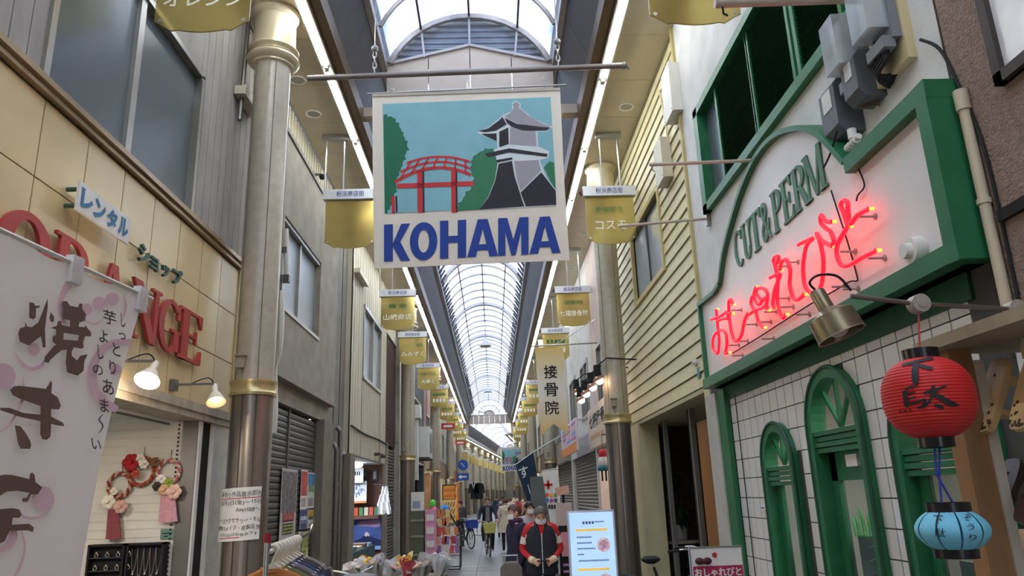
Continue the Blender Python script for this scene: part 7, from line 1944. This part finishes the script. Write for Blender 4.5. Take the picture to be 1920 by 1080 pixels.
# crowd further down the street
crowd = [(.28, 33, (96,70,110), 'person in purple jacket'), (.75, 35, (206,200,196), 'person in white jacket'), (1.1, 37.5, (150,60,60), 'person in dark red coat'), (.45, 41, (60,60,70), 'person in charcoal coat'), (1.45, 39, (190,150,140), 'person in salmon coat'), (-.3, 45, (70,90,120), 'person in slate blue coat'), (1.2, 47, (216,206,180), 'person in cream jacket'), (.2, 52, (50,50,56), 'person in black coat'), (.9, 55, (120,110,96), 'person in khaki jacket'), (1.6, 33.5, (60,64,60), 'person in dark green coat')]
for i, (x, y, c, lb) in enumerate(crowd):
    person(lb+' in the distant crowd', (x, y, 0), PI*(i % 2)+.3*math.sin(i), [c, c, (50,48,56), (40,38,40)], dict(knL=(.1,-.1,.5), anL=(.1,.02,.1)) if i % 3 else None, [HAIRB, HAIRBR, HAIRG][i % 3], i % 2 == 0, .95+.02*(i % 4), False, coat=1.12)
# ------------------------------------------------------------------ goods and furniture in the street
# clothes rack
za_ = 1.45
r0 = P(500, 1036, Z=za_); r1 = P(563, 1010, Z=za_)
rk = thing('clothes_rack', 'chrome clothes rack with red end cap in front of the shutter', 'rack', (r0.x, r0.y, 0))
CHR = M('chrome', (200,200,200), .15, metal=.95)
MB().cyl(r0, r1, .014, n=10).build('rail', CHR, rk, True)
for q in (r0, r1):
    MB().cyl((q.x, q.y, 0), (q.x, q.y, za_+.05), .014, n=10).build('post', CHR, rk, True)
    MB().cyl((q.x-.25, q.y, .03), (q.x+.25, q.y, .03), .014, n=8).build('foot', CHR, rk, True)
MB().cyl((r0.x, r0.y, za_+.05), (r0.x, r0.y, za_+.10), .02, n=10).build('end_cap', M('cap_red', (150,36,50), .5), rk, True)
MB().tube(smooth_path([r1, r1+Vector((.05,.08,.04)), r1+Vector((.06,.12,.09))], 4), .01, 6).build('end_hook', CHR, rk)
dr = (r1-r0).normalized(); nx = Vector((dr.y, -dr.x, 0))
gar = [((166,100,44), 'rust orange jacket'), ((88,92,52), 'olive green shirt'), ((70,62,60), 'dark brown jacket'), ((96,98,106), 'grey blouse'), ((44,52,80), 'navy jacket'), ((38,42,60), 'dark blue coat'), ((60,50,48), 'dark coat with cream lining'), ((120,116,110), 'pale grey cardigan')]
for i, (c, nm) in enumerate(gar):
    t = .16+.10*i; ctr = r0+(r1-r0)*t
    hg = thing('clothes_hanger', 'white plastic hanger on the rail carrying the %s' % nm, 'hanger', ctr)
    HG = M('hanger_white', (226,216,196), .45)
    MB().tube([ctr+nx*(.028*math.sin(a))+Vector((0,0,.0+.026*math.cos(a))) for a in [(-.5+k*.42) for k in range(8)]]+[ctr+Vector((0,0,-.07))], .011, 7).build('hook', HG, hg, True)
    hw = .20; fl = [(-hw,-.17),(-.03,-.085),(0,-.065),(.03,-.085),(hw,-.17),(hw,-.195),(0,-.10),(-hw,-.195)]
    MB().prism(fl, lambda p: ctr+nx*p[0]+Vector((0,0,p[1]))-dr*.012, dr*.024).build('shoulder_bar', HG, hg)
    g = thing('garment', nm+' hanging on the chrome clothes rack', 'clothing', ctr+Vector((0,0,-.8)))
    fm = cloth(c); mb = MB(); vs = []; N = 15
    rows = [(-.10,.055,.03), (-.13,.13,.04), (-.17,.20,.045), (-.21,.225,.05), (-.35,.215,.055), (-.55,.215,.055), (-.72,.225,.055)]
    for z, w, th in rows:
        for k in range(N*2):
            a = 2*PI*k/(N*2); x = math.copysign(abs(math.cos(a))**.6, math.cos(a))*w; y = math.copysign(abs(math.sin(a))**.8, math.sin(a))*th*(1+.12*math.sin(x*30+i)); vs.append(ctr+nx*x+dr*y+Vector((0,0,z)))
    n2 = N*2
    mb.add(vs, [(r*n2+k, r*n2+(k+1) % n2, (r+1)*n2+(k+1) % n2, (r+1)*n2+k) for r in range(len(rows)-1) for k in range(n2)]).build('body', fm, g, True)
    for s in (-1, 1):
        MB().tube([ctr+nx*(s*.20)+Vector((0,0,-.20)), ctr+nx*(s*.245)+Vector((0,0,-.35)), ctr+nx*(s*.27)+Vector((0,0,-.68))], [.05,.055,.045], 9).build('sleeve', fm, g, True)
    MB().tube([ctr+nx*(.06*math.cos(a))+dr*(.034*math.sin(a))+Vector((0,0,-.10-.02*abs(math.sin(a)))) for a in [k*PI/6 for k in range(12)]], .011, 6, closed=True).build('collar', fm, g, True)
# flower stall
fx, fy = -1.22, 10.4
st = thing('flower_table', 'low flower stall table in front of the souvenir shop', 'table', (fx, fy, 0))
MB().box(fx-.65, fx+.55, fy-.4, fy+.5, .66, .72).build('table_top', M('table_brown', (120,96,70), .6), st)
for sx in (-.6, .5):
    for sy in (-.35, .45): MB().box(fx+sx-.03, fx+sx+.03, fy+sy-.03, fy+sy+.03, 0, .66).build('leg', ALUD, st)
rn = random.Random(21)
WR = M_glass('cellophane', (220,220,224), .45, .25, .6)
bq = [((232,222,214), 'white'), ((236,196,90), 'yellow'), ((224,170,178), 'pink'), ((190,80,86), 'red'), ((230,206,184), 'peach'), ((222,220,230), 'pale lilac'), ((236,176,80), 'orange'), ((180,146,190), 'mauve'), ((206,180,146), 'tan'), ((238,228,170), 'lemon'), ((150,120,100), 'brown'), ((200,206,190), 'sage')]
for i, (c, nm) in enumerate(bq):
    x = fx-.5+(i % 6)*.20+rn.uniform(-.05, .05); y = fy-.25+(i//6)*.42+rn.uniform(-.08, .08); H_ = rn.uniform(.16, .26)
    o = thing('bouquet', '%s wrapped bouquet lying among the others on the flower stall table' % nm, 'bouquet', (x, y, .72))
    d = Vector((rn.uniform(-.8, .8), rn.uniform(-.7, .2), 1)).normalized(); e1 = d.orthogonal().normalized(); e2 = d.cross(e1); base = Vector((x, y, .725)); mb = MB(); vs = []; n = 14
    for j, (r, t) in enumerate(((.03, 0), (.05, .25), (.09, .65), (.15, 1.0))):
        for k in range(n):
            a = 2*PI*k/n; rr = r*(1+.22*math.sin(3*a+i)+.12*rn.uniform(-1, 1)*(j > 1)); q = base+d*H_*(t+.12*math.sin(4*a+i)*(j == 3))+e1*math.cos(a)*rr+e2*math.sin(a)*rr; q.z = max(.722, q.z); vs.append(q)
    mb.add(vs, [(j*n+k, j*n+(k+1) % n, (j+1)*n+(k+1) % n, (j+1)*n+k) for j in range(3) for k in range(n)]).build('wrapper', WR if i % 3 else M('wrap%d%d%d' % c, c, .5, var=.2, scale=20), o)
    for k in range(6):
        a = 2*PI*k/6; q = base+d*H_*rn.uniform(.8, 1.15)+e1*math.cos(a)*.06*rn.uniform(.3, 1.2)+e2*math.sin(a)*.06; mb = MB()
        for w in range(5): b2_ = 2*PI*w/5; mb.ball(q+e1*(.016*math.cos(b2_))+e2*(.016*math.sin(b2_)), .015, .015, .013, 7, 5)
        mb.ball(q+d*.01, .010, n=7, m=5); mb.build('blossom', M('bl%d%d%d' % c, c, .6, var=.1), o, True)
    MB().cyl(base, base+d*H_*.8, .012, .03, 6).build('stems', M('stem_green', (80,110,60), .6), o)
b_ = P(792, 1020, Y=11.2)
bw = thing('butterfly_ornament', 'orange paper butterfly pinned above the flower stall', 'ornament', (-1.2, 10.9, 1.06))
c = P(757, 1052, Y=10.3)
for s in (-1, 1):
    MB().prism([(0,0),(s*.02,.05),(s*.07,.08),(s*.10,.05),(s*.09,.0),(s*.05,-.02),(s*.06,-.06),(s*.02,-.05)], lambda p: (c.x+p[0], 10.3+abs(p[0])*.3, c.z+p[1]), (0, .004, 0)).build('wing', M('butterfly', (232,176,76), .6), bw)
MB().cyl((c.x, 10.3, c.z-.05), (c.x, 10.3, c.z+.05), .008, n=6).cyl((c.x, 10.3, .8), (c.x, 10.3, c.z-.05), .003, n=5).build('body', INK, bw)
# souvenir shop front counter
ct_ = thing('shop_counter', 'teal cloth covered counter with trays at the souvenir shop', 'counter', (XL-.4, 19.3, 0))
MB().box(XL-.75, XL-.15, 17.6, 21.6, 0, .55).build('counter', M('teal_cloth', (52,78,84), .8, var=.2, scale=5), ct_)
for i in range(5): MB().box(XL-.7, XL-.2, 17.8+i*.75, 18.35+i*.75, .55, .62+.03*(i % 2)).build('tray', M('tray%d' % i, [(180,170,150), (90,120,120), (206,190,160), (110,90,80), (150,160,170)][i], .6), ct_)
# green shelf, pink boxes, sweets stall
gx, gy = -1.78, 18.0
o = thing('shelf_cabinet', 'olive green shelf cabinet with white box on top at the sweets stall', 'cabinet', (gx, gy, 0))
OLV = M('olive_paint', (92,96,74), .6, var=.12)
MB().box(gx-.14, gx+.14, gy, gy+.5, .02, 1.44).build('body', OLV, o)
for z in (.45, .85, 1.2): MB().box(gx-.15, gx+.15, gy-.02, gy, z, z+.05).build('rail', M('olive_pale', (140,140,116), .6), o)
o = thing('white_box', 'white cardboard box standing on the olive cabinet', 'box', (gx, gy, 1.44)); MB().box(gx-.15, gx+.12, gy+.02, gy+.4, 1.44, 1.86).build('carton', PAPER, o); MB().box(gx-.11, gx+.06, gy+.012, gy+.02, 1.5, 1.66).build('label_print', M('label_blue', (150,160,180), .7), o)
for i in range(4):
    o = thing('pink_box', 'pink striped box, %s in the stack at the sweets stall' % ['lowest', 'second from the ground', 'third from the ground', 'topmost'][i], 'box', (gx+.28, gy+.05, .30+.29*i), 'pink boxes at the sweets stall')
    MB().box(gx+.17, gx+.41, gy+.05, gy+.4, .30+.29*i, .585+.29*i).build('carton', M('box_pink', (214,150,180), .6, var=.08), o); MB().box(gx+.2, gx+.38, gy+.042, gy+.05, .34+.29*i, .48+.29*i).build('label_print', PAPER, o)
o = thing('low_bench', 'black bench under the pink boxes', 'bench', (gx+.3, gy+.2, 0)); MB().box(gx+.16, gx+.62, gy+.0, gy+.45, .24, .30).build('top', INK, o)
for sx in (.2, .56): MB().box(gx+sx, gx+sx+.04, gy+.05, gy+.4, 0, .24).build('leg', INK, o)
for (px, py, cc, nm) in ((811, 945, (90,200,70), 'bright green'), (813, 956, (226,110,160), 'pink')):
    c = P(px, py, Y=gy+.25); o = thing('balloon', nm+' toy balloon above the pink boxes', 'balloon', c)
    MB().ball(c, .085, .085, .10, 14, 10).build('balloon', M('bal'+nm, cc, .25), o, True); MB().cyl((gx+.29, gy+.22, 1.46), c-Vector((0,0,.09)), .004, n=5).build('stick', PAPER, o)
# sweets rack
rx, ry = -1.16, 19.2
o = thing('sweets_rack', 'wire rack hung with bags of sweets and snacks on the street', 'rack', (rx, ry, 0))
MB().tube([(rx-.45, ry-.2, .05), (rx-.45, ry-.2, 1.35), (rx+.05, ry-.2, 1.35)], .015, 6).tube([(rx+.3, ry-.2, .05), (rx+.32, ry-.2, .9), (rx+.05, ry-.2, 1.35)], .015, 6).build('frame', INK, o)
MB().tube([(rx-.45, ry-.2, .05), (rx-.45, ry+.5, .05), (rx+.3, ry+.5, .05), (rx+.3, ry-.2, .05)], .015, 6, closed=True).tube([(rx-.45, ry+.5, .05), (rx-.45, ry+.5, 1.3), (rx+.05, ry+.5, 1.3), (rx+.32, ry+.5, .85), (rx+.3, ry+.5, .05)], .015, 6).build('base_frame', INK, o)
for z in (.35, .75, 1.1): MB().box(rx-.45, rx+.28-.2*(z > 1), ry-.18, ry+.5, z, z+.015).build('shelf', ALUD, o)
rn = random.Random(4)
for i in range(34):
    r_ = i//7; k = i % 7; z = .42+.21*r_; x = rx-.40+k*.105+rn.uniform(-.02, .02)
    if r_ >= 3 and k > 4: continue
    cc = [(206,150,100), (220,190,130), (190,80,70), (226,206,190), (200,120,70)][rn.randrange(5)] if r_ > 1 else [(206,80,80), (220,210,206), (150,110,160), (230,160,150), (190,60,60)][rn.randrange(5)]
    g = thing('snack_bag', ['toffee brown', 'golden', 'red', 'pale', 'amber'][i % 5]+' snack bag on the sweets rack', 'snack bag', (x, ry-.22, z), 'snack bags on the sweets rack')
    MB().prism([(x-.045,z),(x+.045,z),(x+.05,z+.03),(x+.048,z+.16),(x+.04,z+.185),(x-.04,z+.185),(x-.048,z+.16),(x-.05,z+.03)], lambda p: (p[0], ry-.26, p[1]), (0, .05, 0)).build('bag', M('sn%d%d%d' % cc, cc, .35, var=.2, scale=25), g)
    an_ = rn.uniform(-.3, .3); g.children[0].data.transform(Matrix.Translation((0,0,.09)) @ Matrix.Rotation(an_, 4, 'Y') @ Matrix.Translation((0,0,-.09)))
    g['label'] = 'small snack bag with glossy wrapper hung on the sweets rack'
o = thing('red_crate', 'red crate on the ground under the sweets rack', 'crate', (rx-.28, ry-.55, 0)); MB().box(rx-.5, rx-.1, ry-.75, ry-.4, 0, .04).box(rx-.5, rx-.47, ry-.75, ry-.4, 0, .28).box(rx-.13, rx-.1, ry-.75, ry-.4, 0, .28).box(rx-.5, rx-.1, ry-.75, ry-.72, 0, .28).box(rx-.5, rx-.1, ry-.43, ry-.4, 0, .28).build('crate', M('crate_red', (150,48,36), .6), o)
o = thing('blue_bag', 'bright blue plastic bag on top of the sweets rack', 'bag', (rx+.0, ry-.1, 1.36)); MB().ball((rx-.05, ry-.05, 1.44), .12, .10, .10, 12, 8).build('bag', M('bag_blue', (60,130,210), .4), o, True); MB().tube([(rx-.09, ry-.05, 1.52), (rx-.05, ry-.05, 1.58), (rx-.01, ry-.05, 1.52)], .008, 5).build('handle', M('bag_blue', (60,130,210), .4), o)
# yellow cloth banners behind
for i, (px0, px1, py0, py1, cc, lb) in enumerate(((831, 853, 911, 935, (226,150,60), 'orange cloth sign with dark border hung over the sweets rack'), (831, 855, 937, 980, (214,184,110), 'yellow patterned cloth sign below the orange one'), (854, 860, 905, 975, (230,130,50), 'narrow orange striped banner beside the yellow cloth signs'))):
    a, b = P(px0, py0, Y=22.5), P(px1, py1, Y=22.5); o = thing('cloth_sign', lb, 'banner', (a.x, 22.5, b.z))
    MB().box(a.x, b.x, 22.5, 22.52, b.z, a.z).build('cloth', M('cs%d' % i, cc, .8, var=.12, scale=6), o)
    if i == 0: MB().box(a.x-.03, b.x+.03, 22.52, 22.54, b.z-.03, a.z+.03).build('border', INK, o)
    mb = MB()
    for r_ in range(3 if i else 2):
        for k in range(4 if i < 2 else 1):
            x0 = a.x+(b.x-a.x)*(.1+.22*k); z0 = b.z+(a.z-b.z)*(.12+(.28 if i else .42)*r_); mb.bar((x0, 22.495, z0), (x0+(b.x-a.x)*.15, 22.495, z0+(a.z-b.z)*.2), .02)
    mb.build('print', M('csp%d' % i, [(190,70,40), (150,60,50), (250,220,180)][i], .8), o)
    MB().cyl((a.x-.02, 22.55, a.z), (b.x+.02, 22.55, a.z), .012, n=6).build('rod', STEEL, o)
    if i == 1: MB().cyl((a.x, 22.56, 0), (a.x, 22.56, a.z+1.0), .015, n=6).build('post', STEEL, o)
# black jumpers hanging at the far shop
for i, px in enumerate((888, 899)):
    c = P(px, 920, Y=36.0); o = thing('hanging_jumper', ['black jumper with white collar', 'plain black jumper'][i]+' hung out at the far clothing shop', 'clothing', c)
    MB().prism([(-.2,.28),(-.07,.36),(.07,.36),(.2,.28),(.26,-.1),(.17,-.12),(.15,.1),(.15,-.38),(-.15,-.38),(-.15,.1),(-.17,-.12),(-.26,-.1)], lambda p: (c.x+p[0], 36, c.z+p[1]), (0, .08, 0)).build('body', cloth((30,30,36)), o)
    MB().tube([(c.x-.07, 35.99, c.z+.34), (c.x, 35.98, c.z+.28 if i else c.z+.1), (c.x+.07, 35.99, c.z+.34)], .02 if i else .03, 6).build('collar', cloth((30,30,36)) if i else PAPER, o)
o = thing('garment_stand', 'tall hanging stand for the black jumpers at the far clothing shop', 'stand', (P(893, 920, Y=36.1).x, 36.1, 0)); c = P(893, 905, Y=36.1); MB().cyl((c.x, 36.12, 0), (c.x, 36.12, c.z), .02, n=6).cyl((c.x-.4, 36.12, c.z), (c.x+.4, 36.12, c.z), .015, n=6).build('frame', STEEL, o)
MB().box(c.x-.25, c.x+.25, 35.9, 36.3, 0, .05).build('foot', STEEL, o)
# glowing menu board
mx = P(1109, 1000, Y=8.6); mw = .26; zt6 = P(1109, 957, Y=8.6).z
o = thing('menu_light_box', 'glowing blue-white menu light box with dish photographs on a stand', 'light box', (mx.x, 8.6, 0))
MB().box(mx.x-mw, mx.x+mw, 8.56, 8.68, .14, zt6).build('case', M('case_silver', (196,200,210), .35, metal=.3), o)
MB().box(mx.x-mw+.02, mx.x+mw-.02, 8.552, 8.56, .18, zt6-.02).build('lit_face', M('lit_face', (160,192,240), .5, var=.05, scale=2, emit=.36), o)
fz = lambda t: zt6-.02-(zt6-.2)*t
mb = MB()
for t, x0, x1, h in ((.07, -.10, .02, .03), (.07, .04, .14, .015), (.19, -.17, -.01, .016), (.235, -.17, -.01, .016), (.28, -.17, .02, .016), (.325, -.17, -.10, .016), (.375, -.16, .17, .016), (.52, -.16, .02, .016), (.57, -.16, .02, .016), (.62, -.16, .02, .016), (.72, -.16, .17, .016)):
    x = x0
    while x < x1: mb.box(mx.x+x, mx.x+x+h*.8, 8.549, 8.552, fz(t)-h, fz(t)); x += h*1.15
mb.build('menu_lettering', M('menu_ink', (110,124,150), .7, var=0), o)
for t in (.13, .44): MB().box(mx.x-.18, mx.x+.17, 8.549, 8.552, fz(t)-.025, fz(t)).build('heading_band', M('menu_yellow', (240,200,90), .6, var=.1, emit=.2), o)
for t in (.26, .54):
    MB().cyl((mx.x+.12, 8.547, fz(t)), (mx.x+.12, 8.552, fz(t)), .075, n=24).build('dish_photo', M('dish', (214,190,196), .5, var=.3, scale=25, emit=.15), o); MB().cyl((mx.x+.12, 8.545, fz(t)), (mx.x+.12, 8.547, fz(t)), .05, n=16).build('dish_food', M('food', (190,150,170), .5, var=.5, scale=40, emit=.12), o)
for s in (-.2, .2): MB().box(mx.x+s-.02, mx.x+s+.02, 8.45, 8.8, 0, .14).build('foot', STEEL, o)
# black price board with pink sheet behind it
bx_ = P(1062, 1030, Y=10.2)
o = thing('price_board', 'black chalk board with pink sheet leaning behind the menu light box', 'board', (bx_.x, 10.2, 0))
MB().obox((bx_.x-.09, 10.18, 0), (.30, 0, 0), (0, .06, 1.30), (0, .03, 0)).build('board', INK, o)
MB().obox((bx_.x-.06, 10.215, .92), (.22, 0, 0), (0, .013, .30), (0, -.006, 0)).build('pink_sheet', M('sheet_pink', (226,150,160), .7), o)
mb = MB()
for i in range(4): mb.box(bx_.x-.05, bx_.x+.12, 10.20+.004*i, 10.208+.004*i, .56+.08*i, .59+.08*i)
mb.build('chalk_lettering', M('chalk_pink', (200,150,200), .8), o)
o = thing('shop_stand', 'pale display stand with framed card behind the price board', 'stand', (bx_.x+.05, 11.5, 0)); q = P(1056, 930, Y=11.5)
MB().box(q.x-.12, q.x+.12, 11.5, 11.53, q.z-.7, q.z-.1).build('panel', M('stand_pink', (200,180,176), .7), o); MB().obox((q.x-.1, 11.48, q.z), (.2, 0, .04), (-.02, 0, .12), (0, .02, 0)).build('card', M('card_salmon', (206,160,140), .7), o); MB().cyl((q.x, 11.52, 0), (q.x, 11.52, q.z+.05), .02, n=8).box(q.x-.15, q.x+.15, 11.4, 11.65, 0, .03).build('post', INK, o)
# white notice stand with red band
YN_ = 6.9
a, b = P(1294, 1028, Y=YN_), P(1389, 1026, Y=YN_)
o = thing('notice_stand', 'white standing sign with crimson band lettered おしゃれびと and dark red bow', 'sign', (a.x, YN_, 0))
w = b.x-a.x; zt7 = (a.z+b.z)/2
MB().box(a.x, b.x, YN_, YN_+.03, .2, zt7).build('board', PAPER, o)
MB().box(a.x-.012, a.x, YN_-.005, YN_+.035, .2, zt7+.012).box(b.x, b.x+.012, YN_-.005, YN_+.035, .2, zt7+.012).box(a.x, b.x, YN_-.005, YN_+.035, zt7, zt7+.012).build('edge_frame', ALU, o)
zq = P(1340, 1062, Y=YN_).z
MB().box(a.x+.01, b.x-.005, YN_-.006, YN_, zq-.10, zq+.005).build('crimson_band', M('crimson', (170,40,84), .6), o)
mb = MB(); put_text(mb, 'おしゃれびと', (a.x+.02, YN_-.009, zq-.085), (w-.04, 0, 0), (0, 0, .075), .03); mb.build('lettering', PAPER, o)
mb = MB()
for s in (-1, 1): mb.ball((a.x+.10+s*.035, YN_-.03, zq+.05), .04, .02, .03, 10, 7)
mb.ball((a.x+.10, YN_-.035, zq+.045), .02, n=8, m=6); mb.build('bow', M('bow_dark', (70,24,32), .6), o, True)
c = (a.x+.21, YN_-.004, zt7-.06)
for k in range(5): t = 2*PI*k/5; MB().cyl((c[0]+.014*math.cos(t), YN_-.006, c[2]+.014*math.sin(t)), (c[0]+.014*math.cos(t), YN_, c[2]+.014*math.sin(t)), .010, n=8).build('petal_print', RED, o)
parts(MB().cyl((a.x+.03, YN_+.05, 0), (a.x+.03, YN_+.03, .3), .012, n=8).cyl((b.x-.03, YN_+.05, 0), (b.x-.03, YN_+.03, .3), .012, n=8), 'leg', STEEL, o)
# santa ornament hanging at the clinic
c = P(1131, 862, X=XR-.45)
o = thing('santa_ornament', 'small red and teal stuffed ornament hanging by the clinic sign', 'ornament', c)
MB().ball(c+Vector((0,0,.12)), .09, .09, .10, 12, 8).build('head', M('orn_red', (200,50,60), .7), o, True); MB().ball(c+Vector((0,0,-.05)), .11, .11, .14, 12, 8).build('body', M('orn_white', (214,210,204), .8), o, True)
MB().lathe([(.12, -.22), (.13, -.16), (.10, -.12)], c, 14).build('skirt', M('orn_teal', (40,110,120), .7), o, True)
for s in (-.04, .04): MB().cyl(c+Vector((s,0,-.2)), c+Vector((s,0,-.42)), .018, n=7).build('leg', INK, o)
MB().cyl(c+Vector((0,0,.2)), c+Vector((0,0,.5)), .005, n=5).bar(c+Vector((0,0,.5)), (XR, c.y, c.z+.5), .02).build('cord', INK, o)
